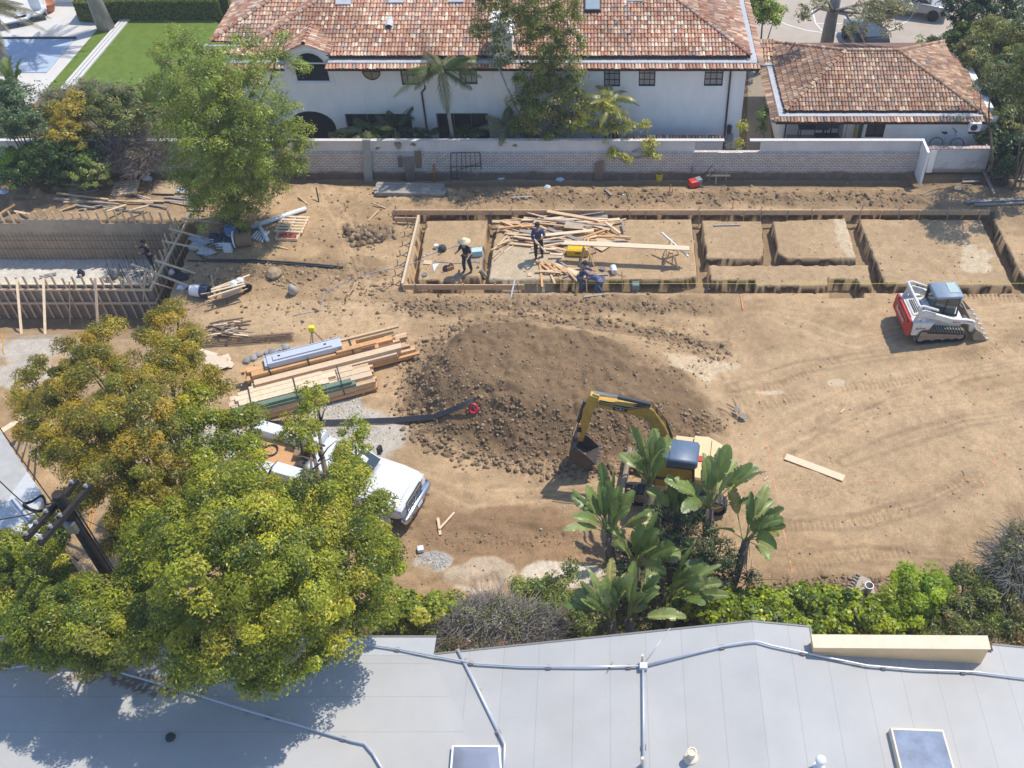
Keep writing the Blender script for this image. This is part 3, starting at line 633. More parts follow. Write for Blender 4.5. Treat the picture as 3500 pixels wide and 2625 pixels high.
p = P(2680, 425, GY2); MB().tube([(p.x+.1, GY2-.07, gz1), (p.x+.1, GY2-.07, GZB)], .045, 6).build('downpipe', M('downpipe_brown', (0, 0, 0)), gr_)
# patio table with chairs
pt = thing('patio_table', 'dark metal patio table under the outbuilding roof', 'table', (P(2775, 460, GY2+.35).x, GY2+.35, GZB+1.0))
m = MB(); m.box((0, 0, .72), (1.5, .6, .04)); m.build('tabletop', DARK, pt, world=False)
for sx in (-.65, .65): MB().tube([(sx, -.25, 0), (sx, -.25, .7), (sx, .25, .7), (sx, .25, 0)], .025, 5).build('leg', DARK, pt, world=False)
for k, u in enumerate((2800, 2828, 2853)):
    ch_ = thing('chair', ('dark patio chair at the left end of the patio table', 'dark patio chair in the middle of the patio nook', 'tall dark patio chair by the white pier')[k], 'chair', (P(u, 462, GY2-.1).x, GY2-.1, GZB+1.0), 0, 'patio chairs under the outbuilding roof')
    MB().box((0, 0, .48), (.42, .42, .05)).build('seat', DARK, ch_, world=False)
    m = MB(); m.tube([(-.2, .2, .5), (-.2, .24, 1.0), (.2, .24, 1.0), (.2, .2, .5)], .025, 5); m.box((0, .23, .85), (.34, .03, .22)); m.build('backrest', DARK, ch_, world=False)
    for sx in (-.19, .19):
        for sy in (-.19, .19): MB().tube([(sx, sy, 0), (sx, sy, .47)], .02, 5).build('leg', DARK, ch_, world=False)
# ---------------------------------------------------------------- garden wall: painted brick below, white panels above
def brick_mat(name, c1, c2, mortar, dirt):
    m = bpy.data.materials.new(name); m.use_nodes = True; n = m.node_tree; b = n.nodes['Principled BSDF']; L = n.links.new
    tc = n.nodes.new('ShaderNodeTexCoord'); sp_ = n.nodes.new('ShaderNodeSeparateXYZ'); L(tc.outputs['Object'], sp_.inputs[0])
    ad = n.nodes.new('ShaderNodeMath'); L(sp_.outputs[0], ad.inputs[0]); L(sp_.outputs[1], ad.inputs[1]); cb = n.nodes.new('ShaderNodeCombineXYZ'); L(ad.outputs[0], cb.inputs[0]); L(sp_.outputs[2], cb.inputs[1])
    bt = n.nodes.new('ShaderNodeTexBrick'); bt.inputs['Color1'].default_value = (*c1, 1); bt.inputs['Color2'].default_value = (*c2, 1); bt.inputs['Mortar'].default_value = (*mortar, 1)
    bt.inputs['Scale'].default_value = 1; bt.inputs['Brick Width'].default_value = .24; bt.inputs['Row Height'].default_value = .095; bt.inputs['Mortar Size'].default_value = .014; L(cb.outputs[0], bt.inputs['Vector'])
    nz = n.nodes.new('ShaderNodeTexNoise'); nz.inputs['Scale'].default_value = 1.1; nz.inputs['Detail'].default_value = 8; nz.inputs['Roughness'].default_value = .7; L(tc.outputs['Object'], nz.inputs['Vector'])
    ma = n.nodes.new('ShaderNodeMath'); ma.operation = 'MULTIPLY_ADD'; ma.inputs[1].default_value = -2.1; L(sp_.outputs[2], ma.inputs[0]); L(nz.outputs[0], ma.inputs[2])
    mr = n.nodes.new('ShaderNodeMapRange'); mr.inputs[1].default_value = .0; mr.inputs[2].default_value = .32; L(ma.outputs[0], mr.inputs[0])
    mx = n.nodes.new('ShaderNodeMix'); mx.data_type = 'RGBA'; L(mr.outputs[0], mx.inputs[0]); L(bt.outputs[0], mx.inputs[6]); mx.inputs[7].default_value = (*dirt, 1); L(mx.outputs[2], b.inputs['Base Color'])
    n3 = n.nodes.new('ShaderNodeTexNoise'); n3.inputs['Scale'].default_value = 1.7; n3.inputs['Detail'].default_value = 9; n3.inputs['Roughness'].default_value = .72; L(tc.outputs['Object'], n3.inputs['Vector']); m4 = n.nodes.new('ShaderNodeMapRange'); m4.inputs[1].default_value = .48; m4.inputs[2].default_value = .72; m4.inputs[4].default_value = .65; L(n3.outputs[0], m4.inputs[0])
    m5 = n.nodes.new('ShaderNodeMix'); m5.data_type = 'RGBA'; L(m4.outputs[0], m5.inputs[0]); L(mx.outputs[2], m5.inputs[6]); m5.inputs[7].default_value = (.36, .29, .24, 1); L(m5.outputs[2], b.inputs['Base Color'])
    bp = n.nodes.new('ShaderNodeBump'); bp.inputs['Strength'].default_value = .5; bp.inputs['Distance'].default_value = .01; L(bt.outputs[1], bp.inputs['Height']); bp.invert = True; L(bp.outputs[0], b.inputs['Normal'])
    b.inputs['Roughness'].default_value = .9; return m
BRICK = brick_mat('painted_brick', (.72, .67, .62), (.60, .54, .49), (.25, .19, .16), (.20, .14, .105))
FY = 42.6; zb = 1.17; zp = 1.77
a = P(-60, 560, FY); b = P(3124, 600, FY)
gw = thing('boundary_wall', 'long white painted brick boundary wall topped with white panels', 'wall', (-5, FY, -.1))
MB().box(((a.x+b.x)/2, FY+.12, zb/2-.35), (b.x-a.x, .24, zb+.7)).build('brick_base', BRICK, gw)
mlow = P(2473, 520, FY).x; mlow2 = P(2560, 520, FY).x
pan = MB(); post_ = MB(); n_ = 0
PW = M('weathered_white_panel', (.66, .63, .61), .8, var=.12, scale=1.3)
x = a.x
while x < b.x-.2:
    x2 = min(x+1.62, b.x)
    if x2 > mlow and x < mlow2: pass
    else:
        MB().box(((x+x2)/2, FY+.15, (zb+zp)/2), (x2-x-.1, .06, zp-zb-.005)).build('panel', PW, gw); MB().box((x, FY+.15, (zb+zp)/2), (.10, .10, zp-zb-.002)).build('post', PW, gw)
    x = x2
m = MB(); m.box(((a.x+mlow)/2, FY+.15, zp+.025), (mlow-a.x, .22, .05)); m.box(((mlow2+b.x)/2, FY+.15, zp+.027), (b.x-mlow2, .22, .05)); m.build('coping', M('coping_white', (.62, .59, .56), .8, var=.1), gw)
e0 = G(3124, 628); m = MB(); m.box((b.x+.06, (FY+e0.y)/2+.1, zp/2), (.12, FY-e0.y+.3, zp+.1)); m.build('end_wall', STUCCO, gw)
pw = thing('patio_wall', 'short white brick wall closing the patio nook at the right', 'wall', (17, FY, -.1))
q0 = b.x+.45; q1 = P(3362, 590, FY+.4).x
m = MB(); m.box(((q0+q1)/2, FY+.42, .5), (q1-q0, .2, 1.35)); m.box((q1-.1, FY+1.1, .5), (.2, 1.2, 1.34)); m.build('brick_wall', brick_mat('white_brick', (.66, .66, .66), (.62, .62, .63), (.52, .51, .50), (.34, .28, .23)), pw)
m = MB(); k = 0
while q0+k*.21 < q1: m.box((q0+.1+k*.21, FY+.42, 1.205), (.19, .26, .06)); k += 1
m.build('coping', M('coping_brick', (.55, .42, .38), .9, var=.3, scale=9), pw)
MB().box((P(3181, 560, FY+.3).x, FY+.3, .5), (.3, .1, 1.3)).build('pier', STUCCO, pw)

# ---------------------------------------------------------------- grey flat-roofed house in the foreground
def roof_mat():
    m = bpy.data.materials.new('grey_membrane'); m.use_nodes = True; n = m.node_tree; b = n.nodes['Principled BSDF']; L = n.links.new
    at = n.nodes.new('ShaderNodeAttribute'); at.attribute_name = 'Col'
    tc = n.nodes.new('ShaderNodeTexCoord')
    nz = n.nodes.new('ShaderNodeTexNoise'); nz.inputs['Scale'].default_value = .55; nz.inputs['Detail'].default_value = 7; nz.inputs['Roughness'].default_value = .62; L(tc.outputs['Object'], nz.inputs['Vector'])
    mr = n.nodes.new('ShaderNodeMapRange'); mr.inputs[1].default_value = .3; mr.inputs[2].default_value = .7; mr.inputs[3].default_value = .91; mr.inputs[4].default_value = 1.06; L(nz.outputs[0], mr.inputs[0])
    n2 = n.nodes.new('ShaderNodeTexNoise'); n2.inputs['Scale'].default_value = 90; n2.inputs['Detail'].default_value = 3; L(tc.outputs['Object'], n2.inputs['Vector'])
    m3 = n.nodes.new('ShaderNodeMapRange'); m3.inputs[3].default_value = .94; m3.inputs[4].default_value = 1.06; L(n2.outputs[0], m3.inputs[0])
    mu = n.nodes.new('ShaderNodeMath'); mu.operation = 'MULTIPLY'; L(mr.outputs[0], mu.inputs[0]); L(m3.outputs[0], mu.inputs[1])
    sa = n.nodes.new('ShaderNodeAttribute'); sa.attribute_name = 'seam'; pp = n.nodes.new('ShaderNodeMath'); pp.operation = 'PINGPONG'; pp.inputs[1].default_value = .5; L(sa.outputs['Fac'], pp.inputs[0]); lt_ = n.nodes.new('ShaderNodeMapRange'); lt_.inputs[1].default_value = .006; lt_.inputs[2].default_value = .014; lt_.inputs[3].default_value = .80; lt_.inputs[4].default_value = 1; L(pp.outputs[0], lt_.inputs[0])
    mq = n.nodes.new('ShaderNodeMath'); mq.operation = 'MULTIPLY'; L(mu.outputs[0], mq.inputs[0]); L(lt_.outputs[0], mq.inputs[1]); mu = mq
    vm = n.nodes.new('ShaderNodeVectorMath'); vm.operation = 'SCALE'; L(at.outputs['Color'], vm.inputs[0]); L(mu.outputs[0], vm.inputs['Scale']); L(vm.outputs[0], b.inputs['Base Color'])
    bp = n.nodes.new('ShaderNodeBump'); bp.inputs['Strength'].default_value = .15; bp.inputs['Distance'].default_value = .01; L(n2.outputs[0], bp.inputs['Height']); L(bp.outputs[0], b.inputs['Normal'])
    b.inputs['Roughness'].default_value = .8; return m
nb = thing('flat_house', 'house with a low pitched pale grey membrane roof in the foreground', 'house', (2, 10, -.1))
RZ = 3.95; RX, RY = G(2570, 2125, RZ).x, G(2570, 2125, RZ).y
pl_ = G(1481, 2238, 2.93); sA = (RZ-2.93)/(RX-pl_.x); eA = (RY-pl_.y)/(RX-pl_.x); pr_ = G(3500, 2215, 3.25); sC = (RZ-3.25)/(pr_.x-RX); eC = (RY-pr_.y)/(pr_.x-RX); sB = .06
def EY(x): return RY-np.abs(x-RX)*np.where(x < RX, eA, eC)
def roof_z(x, y):
    A = RZ-np.abs(x-RX)*np.where(x < RX, sA, sC); B = 2.91+sB*(RY-.2-y)
    return np.maximum(A, B)
def on_roof(u, v, up=0.):
    z = 3.5
    for _ in range(40):
        p = G(u, v, z+up); z = .5*z+.5*float(roof_z(p.x, p.y))
    p = G(u, v, z+up); return p
xs = np.arange(-20, 16.01, .06); ys = np.arange(7.0, RY+.0001, .06); ys[-1] = RY
X_, Y_ = np.meshgrid(xs, ys); Y_ = 7+(Y_-7)*(np.where(X_ < pl_.x, pl_.y, EY(X_))-7)/(RY-7); Z_ = roof_z(X_, Y_)
base = np.array((.432, .424, .406)); rc = np.ones(X_.shape+(3,))*base
valley = RX-(RZ-(2.91+sB*(RY-.2-Y_)))/sA
onB = X_ < valley
s1 = (((X_-RX)*1.0+.012*(Y_-RY)*(X_-RX)) % .98) < .052
s2 = ((RY-Y_) % 1.0) < .052
dash = vnoise(X_*1.3+4, Y_*1.9) > .32
pass
sheet = np.where(onB, _tab[(np.floor((RY-Y_)).astype(int)) % 256, 9], _tab[np.floor(X_/.98-RX/.98).astype(int) % 256, 5]); rc = rc*(.975+.05*sheet[..., None])
for u, v, r_ in ((1640, 2400, .16),): pass
st = sm(.16, .05, np.abs(X_-valley))*(vnoise(X_*3, Y_*2.2) > .35)*0; rc = rc*(1-.55*st[..., None])+np.array((.17, .11, .06))*.55*st[..., None]
for u, v, r_, c_ in ((330, 2300, 1.1, .7), (470, 2335, .9, .8), (560, 2360, .7, .8), (240, 2270, .6, .6), (1270, 2215, .6, .75), (1000, 2225, .8, .6), (860, 2440, .15, .8), (1585, 2255, .13, .7), (1610, 2310, .10, .6), (1635, 2360, .08, .5), (2950, 2275, .25, .35), (3170, 2290, .3, .35)):
    p = on_roof(u, v); k = sm(1, .6, np.hypot((X_-p.x)/r_, (Y_-p.y)/(r_*.28))+.9*fbm(X_, Y_, 3, 4))*(vnoise(X_*14, Y_*14) > .3)*c_
    rc = rc*(1-k[..., None])+np.array((.15, .095, .05))*k[..., None]
k = (.2*sm(.0, .5, fbm(X_+9, Y_, .35, 4)))[..., None]; rc = rc*(1-k)+np.array((.50, .455, .40))*k
iy, ix = X_.shape; idx = np.arange(iy*ix).reshape(iy, ix); q = np.stack([idx[:-1, :-1], idx[:-1, 1:], idx[1:, 1:], idx[1:, :-1]], -1)
xm = (X_[:-1, :-1]+X_[1:, 1:])/2; ym = (Y_[:-1, :-1]+Y_[1:, 1:])/2
nx_a, nx_b = G(2772, 2145, 3.9).x, G(3392, 2203, 3.35).x; ny_ = G(2776, 2190, 3.9).y
cut = (xm > nx_a) & (xm < nx_b) & (ym > ny_-.02)
cut |= (xm < G(1481, 2240, 2.96).x) & (ym > RY+9)
q = q[~cut]
roof = arrmesh('roof', np.stack([X_, Y_, Z_], -1).reshape(-1, 3), q.reshape(-1, 4), rc.reshape(-1, 3), roof_mat(), nb)
sa_ = roof.data.attributes.new('seam', 'FLOAT', 'POINT'); sa_.data.foreach_set('value', np.where(onB, (RY-Y_)/1.02+.3, (X_-RX)/.98).astype(np.float32).ravel())
xl = G(1481, 2240, 2.96).x
# left lower strip of roof reaching further out
lY = G(1236, 2177, 2.9).y
m = MB(); yl0 = pl_.y-.01; m.prism([(-20, yl0, 2.90), (xl, yl0, 2.90), (xl, lY, 2.86), (-20, lY, 2.86)], (0, 0, .03), col=(.57, .58, .59)); m.build('roof_strip', roof.data.materials[0], nb)
m = MB()
def edge_(x0, x1, Y, n_=40):
    ps = [Vector((x, float(EY(x)), RZ-abs(x-RX)*(sA if x < RX else sC))) for x in np.linspace(x0, x1, n_)]
    for p_, q_ in zip(ps, ps[1:]): m.bar(p_+Vector((0, .02, -.03)), q_+Vector((0, .02, -.03)), .05, .10)
edge_(xl, RX, RY, 2); edge_(RX, nx_a, RY, 2); edge_(nx_b, 16, RY, 2); m.bar((-20, lY+.02, 2.86), (xl, lY+.02, 2.86), .05, .1); m.bar((nx_a, float(EY(nx_a)), float(roof_z(nx_a, RY))-.03), (nx_a, ny_, float(roof_z(nx_a, RY))-.03), .05, .1)
m.build('fascia', M('edge_metal', (.22, .21, .19), .6), nb)
m = MB(); m.box((0, 11.0, 1.3), (31, 6.0, 2.7)); m.build('wall', M('tan_stucco', (.56, .43, .29), .9), nb)
# beige parapets
BEI = M('beige_stucco', (.80, .54, .29), .9, var=.10, scale=1.6, bump=.2)
pz = 4.15; f0 = G(2776, 2175, pz); f1 = G(3371, 2179, pz); f2 = G(3380, 2219, pz); f3 = G(2783, 2214, pz)
lowz = lambda p_: float(roof_z(p_.x, p_.y))-.1
m = MB(); top = [f0, f1, f2, f3]; m.add([Vector((p_.x, p_.y, pz)) for p_ in top]+[Vector((p_.x-.0, p_.y, lowz(p_))) for p_ in top], [(0, 1, 2, 3), (4, 5, 6, 7), (0, 1, 5, 4), (1, 2, 6, 5), (2, 3, 7, 6), (3, 0, 4, 7)]); pr = m.build('parapet', BEI, nb)
m = MB(); m.prism([p_+Vector((dx, dy, .004)) for p_, dx, dy in zip(top, (-.03, .03, .03, -.03), (.03, .03, -.03, -.03))], (0, 0, .05)); m.build('coping', M('beige_coping', (.76, .60, .43), .85, var=.12, scale=3), pr)
pz = 3.7; f0 = G(-60, 2180, pz); f1 = G(330, 2192, pz); f2 = G(300, 2222, pz); f3 = G(-60, 2218, pz); top = [f0, f1, f2, f3]
m = MB(); m.add([Vector((p_.x, p_.y, pz)) for p_ in top]+[Vector((p_.x, p_.y, 2.85)) for p_ in top], [(0, 1, 2, 3), (4, 5, 6, 7), (0, 1, 5, 4), (1, 2, 6, 5), (2, 3, 7, 6), (3, 0, 4, 7)]); m.build('parapet', BEI, nb)
# conduits on little supports
CON = M('galvanised_conduit', (.55, .57, .62), .4, metal=.3, var=.08)
def conduit(pts, r_=.030, up=.09, every=2.2, label=None):
    ps = [on_roof(u, v, up) for u, v in pts]; m = MB(); m.tube(ps, r_, 7); o = m.build('conduit', CON, nb, smooth=True)
    d_ = 0; b_ = MB()
    for p_, q_ in zip(ps, ps[1:]):
        L_ = (q_-p_).length
        while d_ < L_:
            c_ = p_+(q_-p_)*(d_/L_); MB().box((c_.x, c_.y, c_.z-.07), (.12, .12, .10), math.atan2(q_.y-p_.y, q_.x-p_.x)).build('bracket', M('block_wood', (.24, .19, .17), .9), o); d_ += every
        d_ -= L_
    return o
conduit([(-60, 2296), (0, 2287), (210, 2261), (551, 2210), (800, 2180)])
conduit([(1100, 2185), (1246, 2200), (1367, 2219), (1507, 2245), (1629, 2268), (1787, 2277), (2000, 2279), (2190, 2276)])
conduit([(2200, 2276), (2404, 2224), (2490, 2204), (2563, 2193), (2591, 2193), (2640, 2207), (2730, 2226), (2827, 2247), (2967, 2275), (3130, 2289), (3331, 2296), (3540, 2322)])
conduit([(2198, 2280), (2199, 2400), (2201, 2640)], .035)
conduit([(2200, 2270), (2290, 2147)], .014, .04, 9)
conduit([(200, 2236), (262, 2256), (607, 2354), (864, 2434), (1045, 2485), (1204, 2532), (1246, 2541), (1275, 2575), (1320, 2650)], .034)
conduit([(1703, 2500), (1725, 2545), (1722, 2650)], .04); conduit([(1565, 2222), (1620, 2330), (1703, 2500)], .045, .04, 9)
p = on_roof(2199, 2277, .1); MB().box(p, (.22, .2, .14)).build('junction_box', CON, nb, bevel=.02)
p = on_roof(2195, 2262, 0); MB().tube([p, p+Vector((0, 0, .35))], .035, 8).build('pipe_stub', M('cream_paint', (.72, .60, .46), .6), nb)
p = on_roof(2195, 2614, .0); MB().tube([p, p+Vector((0, 0, .4))], .045, 8).build('pipe_stub', M('cream_paint', (0, 0, 0)), nb)
# skylights
def slope_frame(p_):
    e = .05; zx = (float(roof_z(p_.x+e, p_.y))-float(roof_z(p_.x-e, p_.y)))/(2*e); zy = (float(roof_z(p_.x, p_.y+e))-float(roof_z(p_.x, p_.y-e)))/(2*e)
    return Vector((1, 0, zx)).normalized(), Vector((0, 1, zy)).normalized(), Vector((-zx, -zy, 1)).normalized()
def skylight(corn, hgt, glass, dome=0., fmat=WHITE):
    ps = [on_roof(u, v, hgt) for u, v in corn]; n_ = slope_frame(ps[0])[2]; c_ = sum(ps, Vector())/4
    m = MB(); m.add(ps+[p_-n_*(hgt+.05) for p_ in ps], [(0, 1, 5, 4), (1, 2, 6, 5), (2, 3, 7, 6), (3, 0, 4, 7), (4, 5, 6, 7)])
    inn = [p_+(c_-p_).normalized()*.07 for p_ in ps]; m.add(ps+inn, [(0, 1, 5, 4), (1, 2, 6, 5), (2, 3, 7, 6), (3, 0, 4, 7)]); o = m.build('skylight', fmat, nb)
    g = MB(); N = 9; vs = []; fs = []
    for i in range(N):
        for j in range(N):
            s_, t_ = i/(N-1), j/(N-1); b_ = (inn[0]*(1-s_)+inn[1]*s_)*(1-t_)+(inn[3]*(1-s_)+inn[2]*s_)*t_
            vs.append(b_-n_*.004+n_*dome*((4*s_*(1-s_))**.5*(4*t_*(1-t_))**.5))
    for i in range(N-1):
        for j in range(N-1): fs.append((i*N+j, (i+1)*N+j, (i+1)*N+j+1, i*N+j+1))
    g.add(vs, fs); g.build('dome' if dome else 'pane', glass, o, smooth=True)
skylight([(1545, 2547), (1709, 2547), (1722, 2700), (1532, 2700)], .16, M('tinted_dome', (.24, .26, .32), .12, var=.05, spec=.8, coat=.6), .14)
skylight([(3044, 2487), (3224, 2494), (3290, 2720), (3100, 2720)], .22, M('skylight_pane', (.20, .24, .32), .08, var=.35, scale=2, spec=.8), 0, M('cream_frame', (.74, .62, .47), .6))
p = on_roof(2362, 2592, 0); m = MB(); m.lathe([(.20, -.05), (.17, .06), (.09, .1), (.085, .34), (.12, .35), (.12, .40), (.085, .40), (.08, .37), (.0, .37)], p, 16); m.build('roof_vent', M('cream_paint', (0, 0, 0)), nb, smooth=False)
p = on_roof(2797, 2622, 0); m = MB(); m.lathe([(.19, -.05), (.13, .05), (.085, .08), (.075, .3), (.06, .32)], p, 16); m.build('roof_vent', WHITE, nb)
MB().lathe([(.07, 0), (.125, .04), (.135, .11), (.10, .18), (.0, .20)], p+Vector((0, 0, .30)), 16).build('vent_cap', WHITE, nb, smooth=True)
p = on_roof(584, 2522); tag(MB().lathe([(.09, 0), (.13, .02), (.11, .10), (.03, .12)], p, 9).build('roof_drain', DARK), 'small dark drain dome on the shaded grey roof', 'roof drain')
# fallen leaf on the roof
a = on_roof(2096, 2258, .03); b = on_roof(2072, 2305, .03); tag(MB().add([a, a*.5+b*.5+Vector((.03, 0, .03)), b, a*.5+b*.5-Vector((.03, 0, -.02))], [(0, 1, 2, 3)]).build('dead_leaf', M('dead_leaf', (.22, .19, .16), .8)), 'single long dead leaf lying across the roof conduit', 'leaf')
# ---------------------------------------------------------------- grey concrete deck at the left edge
m = MB(); zc = 1.3
top = [G(-260, 1200, zc), G(5, 1478, zc), G(152, 1700, zc), G(118, 1765, zc), G(10, 1905, zc), G(-260, 2000, zc)]
dk = thing('concrete_deck', 'pale grey concrete deck on raw forms beside the utility pole', 'concrete deck', (top[2].x-1, top[2].y, 0))
m.prism([p_-Vector((0, 0, zc+.1)) for p_ in top], (0, 0, zc+.1)); m.build('slab', CONC, dk)
mid = top[1].lerp(top[2], .62)
m = MB(); m.prism([mid+Vector((0, 0, .004)), top[2]+Vector((0, 0, .004)), top[3]+Vector((0, 0, .004)), top[4]+Vector((0, 0, .004)), G(-60, 1830, zc+.004)], (0, 0, .02)); m.build('screed', M('light_concrete', (.52, .53, .53), .85, var=.1), dk)
m = MB(); m.bar(G(0, 1478, .9), G(96, 1418, .9), .25, .05); m.build('rim_board', WOODP, dk)
for k in range(4): MB().bar(G(50+k*26, 1530+k*18, .9), G(80+k*17, 1472+k*10, .1), .06, .04).build('stake', WOODG, dk)
# ================================================================ vegetation
def unit(a): return a/np.maximum(np.linalg.norm(a, axis=1, keepdims=True), 1e-9)
def leaf_quads(c, nrm, size, colr, aspect=.42, droop=.25, rs=None, axis=None):
    rs = rs or rng; N = len(c)
    if axis is None:
        axis = rs.normal(size=(N, 3)); axis[:, 2] -= droop
    axis = unit(axis - nrm*np.sum(axis*nrm, 1, keepdims=True)); axis = unit(axis+rs.normal(size=(N, 3))*.15)
    wv = unit(np.cross(nrm, axis)); s = size[:, None]
    a = c-axis*s*.5; b = c+wv*s*aspect*.5-nrm*s*.06; d = c+axis*s*.5-nrm*s*.12; e = c-wv*s*aspect*.5-nrm*s*.06
    V = np.stack([a, b, d, e], 1).reshape(-1, 3); Q = np.arange(4*N).reshape(N, 4); K = np.repeat(colr, 4, axis=0)
    return V, Q, K
def crown_points(blobs, n, rs, sub=.30, per=None, top=.35, fill=.15):
    """blobs: (centre, rx, ry, rz). Leaves sit in many small clusters over every blob"""
    cs = []; ns = []; ids = []; area = np.array([b[1]*b[3]+b[2]*b[3]+b[1]*b[2] for b in blobs]); cnt = (n*area/area.sum()).astype(int); gid = 0
    for b, k in zip(blobs, cnt):
        c0 = np.array(b[0], float); r = np.array(b[1:4], float); m = max(6, int(7*(r.mean()/sub)**2*.40)) if per is None else per
        d = unit(rs.normal(size=(m, 3))); d[:, 2] = np.where(d[:, 2] < -top, -d[:, 2]*.6, d[:, 2]); d = unit(d)
        rad_ = rs.uniform(.62, 1.12, size=(m, 1)); sc = c0+d*r*rad_; sr = sub*rs.uniform(.6, 1.35, size=m)
        pick = rs.integers(0, m, size=k); off = rs.normal(size=(k, 3)); off = unit(off); off[:, 2] = np.abs(off[:, 2])*.95-.25; off = off*(.5+.55*rs.random((k, 1))**.6)+rs.normal(size=(k, 3))*.10
        
        p = sc[pick]+off*sr[pick][:, None]
        inner = rs.random(k) < fill; q = unit(rs.normal(size=(k, 3)))*rs.random((k, 1))**.4*.8; p = np.where(inner[:, None], c0+q*r, p)
        nn_ = unit(off*.9+d[pick]*.5+np.array([0, 0, .75])+rs.normal(size=(k, 3))*.45)
        cs.append(p); ns.append(nn_); ids.append(gid+pick); gid += m
    return np.concatenate(cs), np.concatenate(ns), np.concatenate(ids), gid
def colours(ids, g, pal, wts, rs, jit=.18, tip=None, nz=None):
    pal = np.array(pal, float); wts = np.array(wts, float)/sum(wts); k = rs.choice(len(pal), size=g, p=wts)
    ch = rs.random(len(ids)) < .3; kk = np.where(ch, rs.choice(len(pal), size=len(ids), p=wts), k[ids])
    cl = np.clip(1.5+.25*rs.normal(size=g), .9, 2.1)[ids][:, None]; return np.clip(pal[kk]*cl*(1+rs.normal(size=(len(ids), 1))*jit), .004, .75)
def crown(name, parent, blobs, n, size, pal, wts, seed, sub=.3, aspect=.42, droop=.25, mat=None, top=.35, fill=.08):
    rs = np.random.default_rng(seed); p, nn_, ids, g = crown_points(blobs, n, rs, sub, None, top, fill)
    V, Q, K = leaf_quads(p, nn_, size*rs.uniform(.65, 1.3, size=len(p)), colours(ids, g, pal, wts, rs), aspect, droop, rs)
    return arrmesh(name, V, Q, K, mat or LEAF, parent)
def limbs(name, parent, base, tips, r0, mat=BARK, seed=1, mid=None, wig=.25):
    r_ = random.Random(seed); m = MB(); base = Vector(base); mid = Vector(mid) if mid is not None else base+Vector((0, 0, 2))
    m.tube([base-Vector((0, 0, .2)), base.lerp(mid, .5)+Vector((r_.uniform(-.1, .1), r_.uniform(-.1, .1), 0)), mid], [r0*1.15, r0*.9, r0*.75], 9)
    for t in tips:
        t = Vector(t); a = mid.lerp(t, .35)+Vector([r_.uniform(-wig, wig) for _ in range(3)]); b = mid.lerp(t, .7)+Vector([r_.uniform(-wig, wig) for _ in range(3)])
        m.tube([mid-Vector((0, 0, .1)), a, b, t], [r0*.5, r0*.34, r0*.2, r0*.06], 6)
        for _ in range(3):
            q = a.lerp(t, r_.uniform(.1, .9)); d = Vector([r_.uniform(-.7, .7), r_.uniform(-.7, .7), r_.uniform(.1, .7)]); m.tube([q, q+d*.5+Vector((0, 0, .1)), q+d], [r0*.14, r0*.09, r0*.03], 4)
    return m.build(name, mat, parent, smooth=True)
def twigs(name, parent, cen, rx, ry, rz, n, mat, seed, L=.7, r=.012, up=.5):
    r_ = random.Random(seed); m = MB(); cen = Vector(cen)
    for _ in range(n):
        d = Vector((r_.gauss(0, 1), r_.gauss(0, 1), r_.gauss(0, .7))).normalized(); k = r_.random()**.5
        p = cen+Vector((d.x*rx*k, d.y*ry*k, abs(d.z)*rz*k)); q = d*.7+Vector((r_.uniform(-1, 1), r_.uniform(-1, 1), r_.uniform(-.3, 1)*up)); q.normalize(); l = L*r_.uniform(.5, 1.3)
        m.tube([p, p+q*l*.5+Vector((r_.uniform(-.08, .08), r_.uniform(-.08, .08), r_.uniform(-.02, .1))), p+q*l+Vector((0, 0, -.06))], [r, r*.8, r*.4], 3, cap=False)
    return m.build(name, mat, parent)
def gb(u, v, z, ru, rv=None, k=.85):
    """a crown blob seen at a pixel, at height z, with its radius given in pixels"""
    p = G(u, v, z); d = p.y*CP+(CAM_H-z)*SP; s = d/FPX; rv = rv or ru
    return ((p.x, p.y, p.z), ru*s, rv*s*1.1, rv*s*k)
GRN = [(.14, .17, .017), (.20, .225, .02), (.27, .285, .025), (.36, .335, .03), (.075, .11, .015), (.44, .38, .045)]
GRNW = [3, 4, 4, 2.2, 2.4, .7]
GOLD = [(.23, .19, .02), (.33, .25, .022), (.15, .145, .02), (.42, .28, .028), (.09, .10, .015), (.20, .20, .025)]
GOLDW = [4, 4, 3, 1.8, 2, 2]
# --- big green tree in the foreground
bl = [gb(u, v, z, r) for u, v, z, r in [(1010, 1780, 8, 150), (800, 1800, 8.8, 170), (1180, 1930, 6.5, 150), (930, 1980, 8, 190), (690, 1960, 8.5, 170), (1180, 1730, 6.5, 120), (1290, 1760, 6, 70),
      (1060, 2130, 6.2, 130), (830, 2180, 6.8, 160), (630, 2200, 6.6, 140), (560, 1830, 7.5, 110), (1250, 2060, 5.5, 90), (930, 2250, 6.2, 110), (700, 2290, 6.5, 60), (1130, 2230, 5.6, 60), (620, 2330, 6.2, 40), (940, 2330, 6.0, 35), (1290, 1900, 5.6, 80), (1020, 2300, 5.8, 30),
      (700, 1490, 7.0, 90), (810, 1480, 6.6, 90), (860, 1560, 6.6, 60), (740, 1600, 7, 100), (660, 1400, 6.6, 70), (1185, 1600, 5.4, 50), (830, 1690, 7.2, 90), (1200, 1665, 5.6, 50), (720, 1710, 7.6, 90), (1000, 2060, 7.2, 150)]]
thin = [gb(u, v, z, r) for u, v, z, r in [(1070, 1390, 5.0, 42), (1040, 1335, 5.2, 24), (1220, 1480, 5, 46), (1215, 1550, 5, 45), (1020, 1470, 5.6, 60), (1060, 1500, 5.4, 45), (1180, 1560, 5.4, 45), (1060, 1740, 5.4, 60), (1080, 1340, 5.2, 20)]]
base = Vector((-7.6, 15.9, 0)); bt = thing('broadleaf_tree', 'largest green broadleaf tree spreading over the pickup truck and grey roof', 'tree', base)
